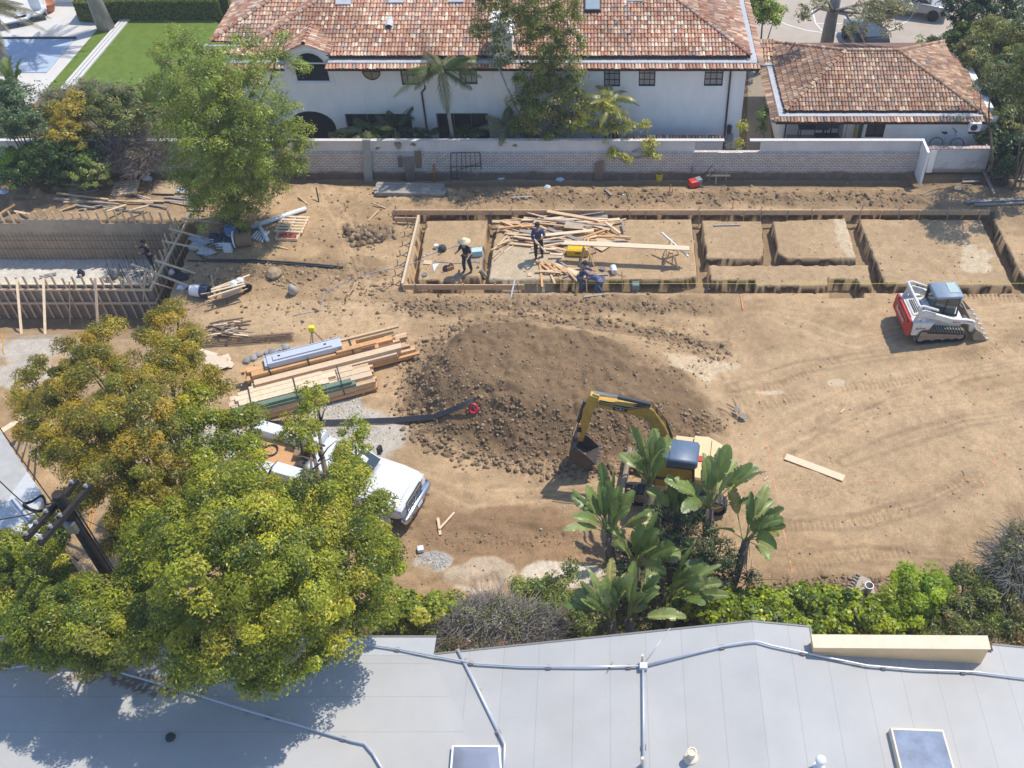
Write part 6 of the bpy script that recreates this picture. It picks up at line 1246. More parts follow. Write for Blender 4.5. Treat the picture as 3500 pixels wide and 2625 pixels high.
p = T(1525, 925); t = thing('circular_saw', 'circular saw lying near the front edge of the first pad', 'saw', p, .5); MB().lathe([(.02, 0), (.17, .01), (.17, .03), (.02, .04)], (0, 0, .12), 16, Matrix.Rotation(rad(75), 3, 'X')).build('blade_guard', DARK, t, world=False); MB().box((.2, 0, .1), (.35, .16, .18)).build('motor', M('tool_orange', (.40, .20, .09), .6), t, world=False, bevel=.03); MB().tube([(.1, 0, .2), (.25, 0, .3), (.38, 0, .15)], .03, 6).build('handle', BLACK, t, world=False)
def shovel(name, label, a, b, mat=WOOD, blade=True, cat='shovel', up=(0, 0, 1)):
    a, b = Vector(a), Vector(b); d = (b-a).normalized(); s = d.cross(Vector(up)).normalized(); n_ = s.cross(d); t = thing(name, label, cat, b if b.z < a.z else a)
    MB().tube([a, b], .02, 6).build('handle', mat, t)
    m = MB(); pr = [(-.1, 0), (.1, 0), (.12, .16), (.0, .3), (-.12, .16)]; m.prism([b+s*x+d*y+n_*.02 for x, y in pr], n_*-.012); m.build('blade', M('shovel_steel', (.20, .19, .18), .65, var=.2), t); return t
shovel('shovel', 'shovel with a long handle lying on the first pad', T(1490, 880, .06), T(1456, 932, .05)); shovel('shovel', 'shovel standing upright in the front trench', Vector((P(2126, 910, 33.6).x, 33.7, .85)), Vector((P(2128, 985, 33.6).x, 33.6, -.5)), up=(0, 1, 0))
shovel('shovel', 'shovel lying on the mound edge beside the sledgehammer', T(2508, 1355, .1), T(2533, 1415, .12)); shovel('shovel', 'rusty shovel crossing another one at the right tip of the mound', T(2452, 1387, .1), T(2530, 1420, .18)); shovel('mattock', 'dark mattock resting with the shovels by the mound', T(2483, 1380, .1), T(2510, 1395, .14), DARK, cat='mattock')
shovel('shovel', 'shovel lying behind the front trench beside the white bucket', T(2140, 943, .06), T(2068, 920, .08))
def pail(name, label, p, mat, ln=None, rz=0, lay=True, s=1., cat='bucket'):
    rot = Matrix.Rotation(rz, 3, 'Z') @ Matrix.Rotation(rad(90), 3, 'Y') if lay else None; c = Vector(p)+Vector((0, 0, .15*s if lay else 0))
    t = thing(name, label, cat, p); MB().lathe([(.0, 0), (.13*s, 0), (.15*s, .36*s), (.16*s, .36*s), (.16*s, .38*s), (.14*s, .38*s), (.12*s, .03*s), (0, .03*s)], c, 14, rot).build('body', mat, t); 
    if ln: MB().lathe([(0, .30*s), (.135*s, .31*s), (.135*s, .375*s), (0, .34*s)], c, 14, rot).build('contents', ln, t)
    return t
pail('bucket', 'white bucket tipped on its side behind the front trench', T(2100, 940), PVC, DARK, rad(100))
# tamping rammer in the trench
p = Vector((P(2172, 985, 33.6).x, 33.6, -.58)); t = thing('rammer', 'green grey trench rammer standing in the front trench', 'rammer', p); MB().box((0, 0, .05), (.25, .32, .08)).build('foot', DARK, t, world=False); MB().lathe([(.08, .09), (.10, .2), (.08, .35), (.11, .45), (.11, .55)], n=10).build('bellows', M('bellows_grey', (.20, .25, .26), .7), t, world=False); MB().box((0, 0, .7), (.32, .3, .3)).build('engine', M('rammer_green', (.16, .25, .25), .5), t, world=False, bevel=.04); MB().tube([(-.25, -.1, .85), (-.28, .1, .95), (.28, .1, .95), (.25, -.1, .85)], .02, 5).build('handle', BLACK, t, world=False)
# hoses and leads
def lead(name, label, pts, r, mat, cat, up=.02):
    ps = [T(u, v, up) for u, v in pts]; qs = []
    for i in range(len(ps)-1):
        for k in range(5): s = k/5; qs.append(ps[i].lerp(ps[i+1], s))
    qs.append(ps[-1])
    for q_ in qs: q_.z = max(q_.z, th(q_.x, q_.y)+up)
    return tag(MB().tube(qs, r, 5).build(name, mat, smooth=True), label, cat)
LB = M('blue_lead', (.30, .37, .50), .6)
lead('hose', 'pale blue hose winding over the dirt west of the foundation', [(1000, 1080), (1095, 1060), (1110, 1000), (1180, 965), (1260, 935), (1395, 905), (1440, 890), (1560, 900), (1640, 895)], .015, LB, 'hose')
lead('extension_lead', 'blue extension lead looping on the first pad by the cool box', [(1620, 890), (1650, 930), (1655, 870), (1640, 850), (1560, 840), (1440, 880)], .012, LB, 'lead')
lead('extension_lead', 'orange extension lead in the dirt by the utility pole', [(330, 1700), (305, 1760), (300, 1840), (315, 1790), (325, 1730), (340, 1690)], .02, M('orange_lead', (.62, .30, .04), .6), 'lead')
lead('extension_lead', 'orange lead hanging on the braces at the lower left dirt edge', [(8, 1130), (12, 1170), (8, 1190), (14, 1210)], .02, M('orange_lead', (0, 0, 0)), 'lead')
flat('plastic_scrap', 'pale blue crumpled plastic strip on the first pad', ((1478, 905), (1502, 902), (1490, 918), (1484, 930), (1480, 915)), .02, PLASTIC_BAG, 'scrap', .01)
# boards at right of first pad, white debris
for k, (u0, v0, u1, v1) in enumerate(((1632, 905, 1665, 945), (1640, 925, 1660, 946), (1570, 922, 1550, 972))): board('loose_board', ('grey board across the trench right of the straw hatted worker', 'second grey board leaning by the trench between the pads', 'dark stick leaning into the trench below the circular saw')[k], T(u0, v0, .15), T(u1, v1, .1), .1, .04, WOODG)
# --- along the garden wall
def lean(name, label, pts_bottom, pts_top, mat, th_=.05, cat='board'):
    """a board standing on the ground at two bottom pixels and leaning against the wall"""
    (u0, v0), (u1, v1) = pts_bottom; a = T(u0, v0); b = T(u1, v1); (ut0, vt0), (ut1, vt1) = pts_top; c = P(ut0, vt0, FY-.12); d = P(ut1, vt1, FY-.12)
    n_ = (b-a).cross(c-a).normalized(); n_ = n_ if n_.y < 0 else -n_
    return tag(MB().prism([a, b, d, c], n_*th_).build(name, mat), label, cat)
lean('concrete_plank', 'tall grey concrete plank leaning upright against the boundary wall', ((1246, 617), (1275, 617)), ((1238, 474), (1266, 474)), M('rough_concrete', (.34, .345, .33), .9, var=.18, scale=5, bump=.3), .12)
lean('leaning_sheet', 'dark narrow board leaning on the wall behind the plywood', ((1362, 598), (1376, 598)), ((1360, 535), (1374, 535)), M('dark_board', (.16, .155, .15), .85, var=.2)); lean('leaning_sheet', 'grey rusty sheet leaning on the wall beside the posts', ((1390, 622), (1420, 618)), ((1378, 540), (1412, 538)), M('rusty_sheet', (.23, .185, .16), .8, var=.35, scale=2)); lean('leaning_sheet', 'brown capped timber post leaning on the wall', ((1428, 610), (1442, 610)), ((1416, 515), (1440, 515)), M('brown_board', (.23, .165, .11), .85, var=.25)); lean('leaning_sheet', 'brown board leaning on the brick near the middle of the wall', ((2032, 618), (2062, 618)), ((2033, 560), (2063, 548)), M('brown_panel', (.25, .18, .125), .85, var=.15)); lean('leaning_stick', 'orange stained stake standing by the scaffold frame', ((1484, 620), (1490, 620)), ((1480, 560), (1486, 560)), M('orange_stake', (.42, .19, .06), .8)); lean('leaning_stick', 'thin brown stake standing behind the red compressor', ((2363, 618), (2368, 618)), ((2363, 570), (2367, 570)), M('brown_board', (0, 0, 0)))
t = thing('scaffold_frame', 'dark steel scaffold frame leaning on the brick wall', 'scaffold', T(1590, 605)); a0 = T(1541, 618); a1 = T(1648, 612); h0 = P(1541, 522, FY-.15); h1 = P(1640, 520, FY-.15)
MB().tube([a0, h0], .022, 6).tube([a1, h1], .022, 6).build('upright', DARK, t)
m = MB(); m.tube([h0, h1], .02, 5); m.tube([a0.lerp(h0, .5), a1.lerp(h1, .5)], .02, 5); m.tube([a0.lerp(h0, .08), a1.lerp(h1, .08)], .02, 5)
for s in (.2, .36, .5, .66, .82): m.tube([a0.lerp(a1, s), h0.lerp(h1, s)], .014, 5)
m.tube([a0.lerp(h0, .3), a1.lerp(h1, .62)], .012, 4); m.build('rails', DARK, t)
for k, (u0, v0, u1, v1, r_) in enumerate(((1440, 598, 1690, 606, .05), (1320, 600, 1500, 612, .04), (960, 592, 1120, 598, .04), (1000, 545, 1110, 550, .03))): tag(MB().tube([T(u0, v0, .08), T(u1, v1, .08)], r_, 7).build('pipe', (PVC, PVC, STEEL, STEEL)[k]), ('long white pipe lying along the foot of the brick wall', 'white pipe running under the leaning grey sheet', 'grey pipe at the foot of the wall near the feathery tree', 'thin grey pipe leaning low on the wall by the feathery tree')[k], 'pipe')
flat('plywood_sheet', 'yellowish plywood strip lying beneath the concrete plank', ((1182, 597), (1250, 592), (1330, 598), (1322, 610), (1190, 604)), .05, M('yellow_plywood', (.50, .38, .20), .8, var=.15)); flat('plywood_sheet', 'small tan panel behind the concrete plank', ((1312, 575), (1344, 575), (1340, 590), (1310, 590)), .15, M('tan_panel', (.34, .26, .16), .8))
for k in range(9):
    u = R.uniform(960, 1330); board('scrap_bar', 'loose dark pipe or bar in the jumble below the boundary wall', T(u, R.uniform(580, 600), .05+.03*k/2), T(u+R.uniform(80, 190), R.uniform(580, 602), .05+.03*k/2), .05, .05, R.choice([DARK, STEEL, WOODG]), 'bar', 'loose bars below the boundary wall')
st = thing('plank_stack', 'stack of weathered grey planks in the shade of the wall', 'plank stack', T(1405, 665)); a = T(1290, 655); b = T(1520, 662); zz = max(a.z, b.z)
for L_ in range(4):
    for c_ in range(4):
        o = Vector((R.uniform(-.15, .15), -.32+c_*.23, .06+L_*.055)); MB().bar((a.x+o.x, a.y+o.y, zz+o.z), (b.x+o.x, b.y+o.y, zz+o.z), .21, .05).build('plank', WOODG, st)
p = T(2253, 614); t = thing('yellow_bucket', 'bright yellow bucket at the foot of the brick wall', 'bucket', p); MB().lathe([(.0, 0), (.16, 0), (.19, .36), (.2, .36), (.2, .38), (.17, .38), (.15, .03), (0, .03)], n=14).build('body', YELB, t, world=False); MB().tube([(-.19, 0, .36), (-.1, -.2, .3), (.1, -.2, .3), (.19, 0, .36)], .008, 4).build('handle', DARK, t, world=False)
p = T(2376, 640); t = thing('plate_compactor', 'red plate compactor with a slanted handle below the wall', 'compactor', p, rad(20)); MB().box((0, 0, .06), (.7, .5, .1)).build('base_plate', DARK, t, world=False, bevel=.02); MB().box((-.1, 0, .3), (.5, .42, .36)).build('cover', REDP, t, world=False, bevel=.07); MB().box((.15, 0, .38), (.3, .34, .26)).build('engine', M('engine_grey', (.22, .24, .27), .5), t, world=False, bevel=.03); MB().tube([(.3, -.2, .3), (.95, -.22, .95), (.95, .22, .95), (.3, .2, .3)], .02, 5).build('handle', BLACK, t, world=False)
def bag(label, u, v, s, seed, mat=PLASTIC_BAG):
    p = T(u, v); r_ = random.Random(seed); m = MB(); rings = []
    for z, q in ((0, .8), (.3, 1), (.6, .7), (.85, .3)): rings.append([p+Vector((math.cos(a)*s*q*r_.uniform(.6, 1.2), math.sin(a)*s*.7*q*r_.uniform(.6, 1.2), z*s*.8*r_.uniform(.7, 1.2))) for a in np.linspace(0, 6.28, 10)[:-1]])
    m.loft(rings); return tag(m.build('plastic_bag', mat), label, 'bag')
for k, (u, v, s, lab) in enumerate(((1712, 610, .25, 'crumpled blue plastic by the scaffold frame'), (1913, 616, .28, 'crumpled blue plastic in the shade left of the brown board'), (1871, 642, .22, 'bright white plastic scrap at the shade edge'), (250, 632, .26, 'white plastic bag beside the round pale bush'), (15, 660, .25, 'white plastic bag at the far left edge of the dirt'), (505, 615, .3, 'white sack behind the timber pallets'), (620, 655, .28, 'white sack in front of the feathery tree'), (1640, 395, .0, ''))): 
    if s: bag(lab, u, v, s, 200+k)
def batter(label, u, v):
    p = T(u, v); t = thing('batter_board', label, 'batter board', p); MB().bar((-.45, 0, .32), (.75, 0, .32), .04, .1).build('rail', WOODP, t, world=False); MB().bar((.0, -.35, .02), (.05, 0, .3), .06, .04).build('brace', WOOD, t, world=False)
    for x in (-.3, .55): MB().bar((x, .05, -.1), (x, .05, .55), .05, .05).build('stake', WOOD, t, world=False)
batter('batter board on two stakes beside the red compactor', 2444, 618)
ORS = M('orange_painted_stake', (.62, .25, .12), .8, var=.3)
board('marker_stake', 'curved orange tipped lath stuck in the spoil near the compactor', T(2292, 632, .55), T(2285, 665, 0), .05, .02, ORS); board('marker_stake', 'short orange lath beside the curved one', T(2300, 645, .3), T(2295, 665, 0), .05, .02, ORS); board('marker_stake', 'orange stake standing behind the back form board', T(2505, 690, .4), T(2505, 712, 0), .04, .04, ORS); board('marker_stake', 'thin orange lath in front of the stepped trench', T(2531, 1006, .02), T(2540, 1058, .03), .05, .02, ORS)
for k, (u0, v0, u1, v1) in enumerate(((2068, 648, 2090, 668), (2085, 648, 2130, 632), (2440, 770, 2530, 768), (1748, 675, 1818, 672), (1995, 1015, 2080, 1005), (1985, 942, 2078, 938), (1925, 948, 1960, 935))): board('loose_board', ('short lath on the spoil behind the back form', 'thin branch like lath on the spoil behind the back form', 'grey lath lying on the third pad', 'grey plank in the tree shade behind the back form', 'grey lath before the front trench near the workers', 'grey lath beside the fanned offcuts', 'short lath pointing at the crouched workers')[k], T(u0, v0, .04), T(u1, v1, .04), .09, .04, WOODG)
# far right: timbers and pipe
for k, (u0, v0, u1, v1, w_) in enumerate(((3300, 690, 3520, 680, .2), (3330, 700, 3520, 692, .12), (3360, 590, 3395, 670, .12), (3375, 600, 3500, 598, .1), (3290, 622, 3350, 620, .12), (3290, 612, 3345, 606, .1), (3470, 612, 3520, 618, .14))): board('old_timber', ('long weathered timber beside the black pipe at the right edge', 'second weathered timber in front of the long one at the right edge', 'leaning old timber at the end of the patio wall', 'dark timber edging under the slatted fence', 'old board lying against the patio wall foot', 'darker board behind another at the patio wall foot', 'pale timber at the far right edge under the low bush')[k], T(u0, v0, .08), T(u1, v1, .08), w_, .08, WOODG)
lead('black_hose', 'black drain pipe among timbers at the right edge', [(3390, 698), (3440, 694), (3540, 690)], .06, PIPEB, 'pipe', .06)
flat('timber_block', 'small tan block on the shaded dirt beyond the wall end', ((3262, 642), (3285, 645), (3282, 656), (3260, 652)), .05, PLY, 'block', .05)
# --- left of the foundation
tag(MB().tube([T(858, 776, .16), T(1046, 712, .16)], .11, 12).build('pipe', PVC, smooth=True), 'large white drain pipe lying slanted below the feathery tree', 'pipe'); tag(MB().tube([T(882, 768, .13), T(915, 822, .13)], .10, 12).tube([T(880, 765, .13), T(870, 775, .13)], .13, 12).build('pipe', PVC, smooth=True), 'short white drain pipe with a joint by the pallet', 'pipe')
for k in range(5): tag(MB().tube([T(858+k*9, 815+k*3, .05), T(880+k*10, 790, .12)], .045, 8).build('pipe_fitting', PVC), 'short white pipe fitting in the pile beside the drain pipe', 'pipe fitting', 'pipe fittings by the drain pipe')
def pallet(label, c, rz, mat=WOODP, s=1.0):
    t = thing('pallet', label, 'pallet', c, rz)
    for k in range(6): MB().box((0, (-.5+k*.2)*s, .125), (1.2*s, .13, .02)).build('slat', mat, t, world=False)
    for x in (-.52, 0, .52): MB().box((x*s, 0, .065), (.09, 1.1*s, .095)).build('stringer', mat, t, world=False)
    return t
pallet('pale pallet on the dirt with a tray of red fittings', T(1000, 773), rad(-4), WOODP, 1.15); c = T(985, 812); t = thing('parts_tray', 'wooden tray of small red fittings before the pallet', 'tray', c, rad(-4)); m = MB(); m.box((0, 0, .03), (1.0, .5, .04))
for y in (-.25, .25): m.box((0, y, .08), (1.04, .03, .14))
for x in (-.51, .51): m.box((x, 0, .08), (.03, .47, .14))
m.build('tray', WOODP, t, world=False); m = MB()
for k in range(46): m.box((R.uniform(-.42, .42), R.uniform(-.18, .18), .09+R.random()*.05), (R.uniform(.05, .12), R.uniform(.04, .09), .05), R.uniform(0, 3), )
m.build('fittings', M('red_fittings', (.44, .10, .07), .6, var=.5, scale=14), t, world=False)
pallet('timber pallet tilted in the debris below the dry shrub', T(432, 648), rad(10), WOODP); flat('plywood_sheet', 'weathered plywood sheet in the debris below the dry shrub', ((530, 630), (608, 630), (598, 668), (520, 666)), .06, M('old_plywood', (.42, .31, .19), .85, var=.3, scale=4))
for k in range(22):
    u, v = R.uniform(190, 640), R.uniform(640, 725); L_ = R.uniform(40, 190); board('debris_board', 'loose weathered stick in the debris behind the basement', T(u, v, .06), T(min(u+L_, 700), v+R.uniform(-22, 22), .1), .09, .05, R.choice([WOODG, WOOD, WOODG]), 'board', 'debris sticks behind the basement')
board('long_pole', 'long grey pole lying across the dirt behind the basement', T(185, 682, .1), T(410, 702, .1), .1, .09, WOODG); board('plank', 'orange board poking from the left edge of the dirt', T(-20, 745, .05), T(50, 698, .4), .2, .05, WOODO); board('plank', 'pale board lying on the dirt by the basement back wall', T(55, 760, .05), T(100, 733, .2), .12, .05, WOODP)
board('plank', 'pale board over the back basement studs', T(365, 722, .45), T(432, 700, .3), .12, .05, WOODP); board('plank', 'second pale board over the back basement studs', T(443, 720, .4), T(508, 702, .3), .1, .05, WOODP)
lead('black_pipes', 'bundle of black pipes lying from the basement to the foundation', [(600, 884), (700, 887), (900, 890), (1060, 902), (1172, 912)], .045, PIPEB, 'pipes', .05); lead('black_pipes', 'second black pipe beside the bundle near the basement', [(640, 890), (800, 894), (1000, 903), (1150, 914)], .04, PIPEB, 'pipes', .05)
# heap of bags, crates, drum, cartons by the basement corner
for k in range(14): bag('white cement sack in the heap by the basement corner', R.uniform(655, 725), R.uniform(818, 868), R.uniform(.2, .34), 300+k, M('dusty_white_sack', (.46, .48, .50), .9, var=.2)).__setitem__('group', 'sacks by the basement corner')
for k in range(4): p = T(738+k*17, 832+(k % 2)*14); t = thing('crate', ('stacked black and white crate nearest the sacks', 'black and white crate second from the sacks', 'black and white crate beside the pale carton', 'black and white crate farthest from the sacks')[k], 'crate', p); MB().box((0, 0, .25), (.34, .3, .5)).build('body', M('crate_navy', (.03, .04, .07), .6), t, world=False); m = MB(); [m.box((0, -.16, .08+j*.13), (.28, .02, .05)) for j in range(3)]; m.build('stripes', PVC, t, world=False)
p = T(776, 845); tag(MB().box(p+Vector((0, 0, .3)), (.5, .4, .2)).build('carton', M('pale_carton', (.60, .60, .54), .8)), 'pale lidded carton on the tool heap', 'carton'); p = T(782, 858); tag(MB().box(p+Vector((0, 0, .15)), (.36, .3, .28)).build('carton', PVC), 'white carton in front of the pale lidded one', 'carton')
p = T(800, 822); t = thing('blue_barrel', 'blue and white barrel behind the tool heap', 'barrel', p); MB().lathe([(.0, 0), (.24, 0), (.27, .25), (.27, .6), (.24, .85), (0, .86)], n=14).build('body', M('blue_barrel', (.10, .18, .38), .5), t, world=False); MB().lathe([(.275, .35), (.28, .36), (.28, .5), (.275, .51)], n=14).build('band', PVC, t, world=False)
p = T(836, 838); t = thing('paper_drum', 'brown drum lying beside the white rimmed cable reel', 'drum', p, .2); rot = Matrix.Rotation(rad(90), 3, 'Y'); MB().lathe([(0, -.35), (.33, -.35), (.33, .3), (0, .3)], (.05, 0, .33), 16, rot).build('body', M('brown_drum', (.25, .16, .09), .8), t, world=False); MB().lathe([(0, -.45), (.4, -.45), (.4, -.39), (0, -.39)], (.05, 0, .38), 18, rot).build('rim', PVC, t, world=False)
bag('magenta tarpaulin heap in the shade under the feathery tree', 790, 782, .7, 320, M('magenta_tarp', (.30, .03, .10), .7, var=.2)); bag('grey brown tarpaulin heap between crates and magenta tarp', 762, 808, .45, 321, M('brown_tarp', (.22, .17, .14), .8, var=.3)); bag('dark bundle on top of the brown drum', 826, 800, .35, 322, DARKC); bag('dark cloth bundle in the shade by the long brace', 622, 950, .4, 323, DARKC); bag('small white bag at the foot of the long brace', 620, 985, .25, 324)
flat('cardboard', 'brown cardboard sheet in the shade of the feathery tree', ((815, 765), (855, 762), (852, 780), (818, 784)), .1, M('cardboard', (.26, .18, .11), .85), 'cardboard')
p = T(686, 1010); t = thing('white_drum', 'white plastic drum lying on its side with a dark end', 'drum', p, rad(-8)); rot = Matrix.Rotation(rad(90), 3, 'Y'); MB().lathe([(0, -.35), (.24, -.35), (.27, -.1), (.27, .12), (0, .12)], (0, 0, .27), 16, rot).build('body', PVC, t, world=False); MB().lathe([(.0, .1), (.29, .12), (.31, .3), (.25, .48), (.2, .46), (0, .25)], (0, 0, .28), 16, rot).build('mouth', M('dark_blue_plastic', (.03, .045, .08), .6), t, world=False)
# wheelbarrow
p = T(795, 1018); t = thing('wheelbarrow', 'grey wheelbarrow loaded with boards and white sacks', 'wheelbarrow', p, rad(35)); m = MB()
top = [(-.45, -.34, .62), (.55, -.28, .66), (.55, .28, .66), (-.45, .34, .62)]; bot = [(-.3, -.2, .32), (.3, -.18, .3), (.3, .18, .3), (-.3, .2, .32)]
m.add(top+bot, [(4, 5, 6, 7), (0, 1, 5, 4), (1, 2, 6, 5), (2, 3, 7, 6), (3, 0, 4, 7)]); m.build('tray', M('barrow_grey', (.42, .42, .42), .6, var=.2), t, world=False)
for s in (-1, 1): MB().tube([(.7, s*.05, .22), (-.3, s*.26, .36), (-1.15, s*.3, .56)], .025, 6).build('handle', WOOD, t, world=False); MB().tube([(-.25, s*.24, .36), (-.35, s*.26, 0)], .02, 5).build('leg', DARK, t, world=False)
MB().lathe([(0, -.05), (.2, -.05), (.22, 0), (.2, .05), (0, .05)], (.72, 0, .22), 14, Matrix.Rotation(rad(90), 3, 'X')).build('wheel', BLACK, t, world=False)
for k in range(5): a = Vector((p.x+R.uniform(-1, -.2), p.y+R.uniform(-.8, -.1), p.z+.62)); board('barrow_board', 'loose board sticking out over the wheelbarrow', a, a+Vector((R.uniform(.9, 1.5), R.uniform(.4, .9), .12)), .09, .03, WOODP, 'board', 'boards in the wheelbarrow')
for k in range(2): q = p+Vector((.2+.2*k, .15+.2*k, .64)); r_ = random.Random(400+k); m = MB(); m.loft([[q+Vector((math.cos(a)*.2*s*r_.uniform(.8, 1.1), math.sin(a)*.2*s*r_.uniform(.8, 1.1), z)) for a in np.linspace(0, 6.28, 9)[:-1]] for z, s in ((-.1, .9), (.05, 1), (.16, .5))]); tag(m.build('sack', PVC), ('white sack at the near end of the wheelbarrow', 'white sack at the far end of the wheelbarrow')[k], 'sack')
for k, (u0, v0, u1, v1, z1) in enumerate(((722, 940, 736, 1015, .5), (745, 915, 735, 945, .7), (735, 1015, 755, 965, .5), (718, 975, 745, 940, .4))): board('upright_stick', 'splintered timber in the leaning sticks by the wheelbarrow', T(u0, v0, z1), T(u1, v1, .02), .07, .05, WOOD, 'stick', 'leaning sticks by the wheelbarrow')
for k, (u, v) in enumerate(((1005, 1000),)): p = T(u, v); rk = MB().lathe([(.18, -.05), (.22, .15), (.16, .45), (.04, .6)], p, 8, Matrix.Rotation(.35, 3, 'X')); tag(rk.build('boulder', M('grey_rock', (.40, .37, .33), .9, var=.2, bump=.4, bscale=8), smooth=True), 'upright pale grey rock in the dirt left of the foundation', 'rock')
p = T(938, 940); tag(MB().lathe([(.3, -.05), (.36, .12), (.22, .3), (.03, .36)], p, 8).build('boulder', M('tan_rock', (.36, .28, .18), .95, var=.2, bump=.4, bscale=8)), 'broad tan rock left of the upright grey rock', 'rock')
for k, (u0, v0, u1, v1, z1) in enumerate(((1212, 950, 1196, 1000, .5), (1216, 970, 1190, 1010, .3), (1190, 1005, 1180, 1020, .4), (1182, 690, 1168, 742, .35), (1176, 690, 1182, 720, .5), (1293, 720, 1260, 755, .1), (1275, 694, 1318, 712, .15), (1020, 672, 1052, 700, .05), (1080, 640, 1090, 690, .6), (935, 840, 985, 852, .05))): board('bent_stake', ('leaning stake of the small batter frame in the dirt', 'second leaning stake of the small batter frame in the dirt', 'short upright stake of the small batter frame', 'pale lath standing in the dirt before the plank stack', 'brown stake standing in the dirt before the plank stack', 'pale lath over the small clod heap', 'grey lath at the upper edge of the clod heap', 'thin lath beside the white drain pipe', 'dark rod standing near the wall jumble', 'thin lath by the pallet tray')[k], T(u0, v0, z1), T(u1, v1, .02), .06, .05, WOOD if k != 8 else DARK, 'stake')
# rebar bundle, scrap sticks, plywood offcuts
t = thing('rebar_bundle', 'flat bundle of brown rebar on the dirt above the lumber', 'rebar bundle', T(850, 1160))
for k in range(14): MB().tube([T(690+R.uniform(-30, 10), 1163+k*1.6, .05+.02*(k % 3)), T(1005+R.uniform(-14, 4), 1136+k*2.2, .05+.02*(k % 3))], .012, 4).build('bar', RUST, t)
for k in range(26):
    u, v = R.uniform(700, 800), R.uniform(1098, 1150); board('scrap_stick', 'rusty stick or offcut in the small scrap pile by the rebar', T(u, v, .05+R.random()*.25), T(u+R.uniform(20, 90), v+R.uniform(-14, 14), .05+R.random()*.2), .07, .04, R.choice([RUST, WOOD, WOODP, RUST, WOODG]), 'stick', 'scrap pile by the rebar')
for k in range(11):
    u, v = R.uniform(690, 770), R.uniform(1185, 1260); a_ = R.uniform(-.6, .9); c = T(u, v, .04+k*.012); tag(MB().box(c, (R.uniform(.5, 1.3), R.uniform(.2, .55), .02), a_).build('plywood_offcut', M('pale_plywood', (.70, .56, .40), .8, var=.12, rnd=.1)), 'pale plywood offcut in the heap left of the lumber stacks', 'offcut', 'pale plywood offcuts left of the lumber')
for k in range(12): u = 850+k*12+R.uniform(-8, 8); p = T(u, 1232-k*4.4+R.uniform(-5, 5)); s = R.uniform(.1, .2); tag(MB().lathe([(s, -.03), (s*.9, s*.6), (s*.3, s*.9)], p, 6).build('stone', M('grey_stone', (.34, .32, .30), .9, rnd=.3)), 'grey rubble stone in the row behind the upper lumber stack', 'stone', 'rubble stones behind the lumber')
# --- lumber stacks
def stack(label, c, rz, rows, group):
    t = thing('lumber_stack', label, 'lumber stack', c, rz, group); z = .12
    for x in (-2.2, 0, 2.2): MB().box((x, 0, .06), (.1, 1.2, .1)).build('bearer', WOODG, t, world=False)
    for h, boards in rows:
        for y, wd, x0, x1, mat in boards: MB().box(((x0+x1)/2+R.uniform(-.04, .04), y, z+h/2), (x1-x0, wd-.006, h-.004)).build('beam', mat, t, world=False)
        z += h
    return t, z
ca = T(1110, 1268); ra = rad(21.5)
rows = [(.16, [(-.62+.145*k, .14, -3.0+R.uniform(0, .5), 3.9-R.uniform(0, .9), WOODO if k < 4 else WOOD) for k in range(9)]), (.14, [(-.62+.145*k, .14, -2.95+R.uniform(0, .5), 3.7-R.uniform(0, .9), WOOD) for k in range(9)]), (.14, [(-.62+.145*k, .14, -2.9+R.uniform(0, .3), 3.3-R.uniform(0, 1.2), WOODP) for k in range(9)]),
        (.16, [(-.1, .26, -2.9, 2.3, WOODO), (.18, .28, -2.95, 2.9, WOODO), (.46, .26, -3.1, 2.6, WOODO), (-.42, .3, -2.7, 3.1, WOODP)]), (.16, [(-.08, .26, -2.7, 1.6, WOODO), (.20, .28, -2.8, 1.5, WOODO), (.47, .25, -2.5, 3.0, M('tan_beam', (.50, .37, .21), .75))]), (.09, [(.5, .12, .9, 3.3, WOOD), (-.1, .2, .6, 2.2, WOODO)])]
stA, zA = stack('upper lumber stack of orange beams carrying grey steel', ca, ra, rows, None)
for x in (-2.0, -.5, 1.25):
    m = MB(); m.box((x, .19, .94), (.05, .86, .015)); m.box((x, -.235, .7), (.05, .015, .45)); m.build('strap', DARK, stA, world=False)
cb = T(1042, 1366)
rows = [(.14, [(-.55+.145*k, .14, -2.6+R.uniform(-.1, .2), 2.9-R.uniform(0, .2), WOODO) for k in range(9)]), (.14, [(-.5+.145*k, .14, -2.6+R.uniform(-.1, .2), 2.9-R.uniform(0, .2), WOOD) for k in range(8)]), (.14, [(-.5+.145*k, .14, -2.7+R.uniform(0, .1), 2.8-R.uniform(0, .1), WOOD) for k in range(8)]), (.14, [(-.48, .2, -3.1, 2.0, GREENW), (-.2, .28, -2.6, 2.75, WOODP), (.1, .28, -2.7, 2.7, WOODP), (.38, .24, -2.6, 2.1, WOODP)]), (.13, [(-.42, .22, -2.9, 1.9, GREENW), (-.12, .28, -2.3, 1.1, WOODP), (.16, .26, -2.4, 1.4, WOODP), (.4, .2, -2.3, .9, WOODP)])]
stB, zB = stack('lower lumber stack of pale boards with dark green ones', cb, ra, rows, None)
for x in (-1.9, -.2, 1.5): m = MB(); m.box((x, 0, .83), (.05, 1.1, .012)); m.box((x, -.57, .45), (.05, .012, .7)); m.build('strap', DARK, stB, world=False)
rot = Matrix.Rotation(ra, 3, 'Z'); q = ca+rot @ Vector((-.62, .22, .90)); t = thing('steel_channels', 'grey steel post bases stacked on the orange lumber', 'steel', q, ra)
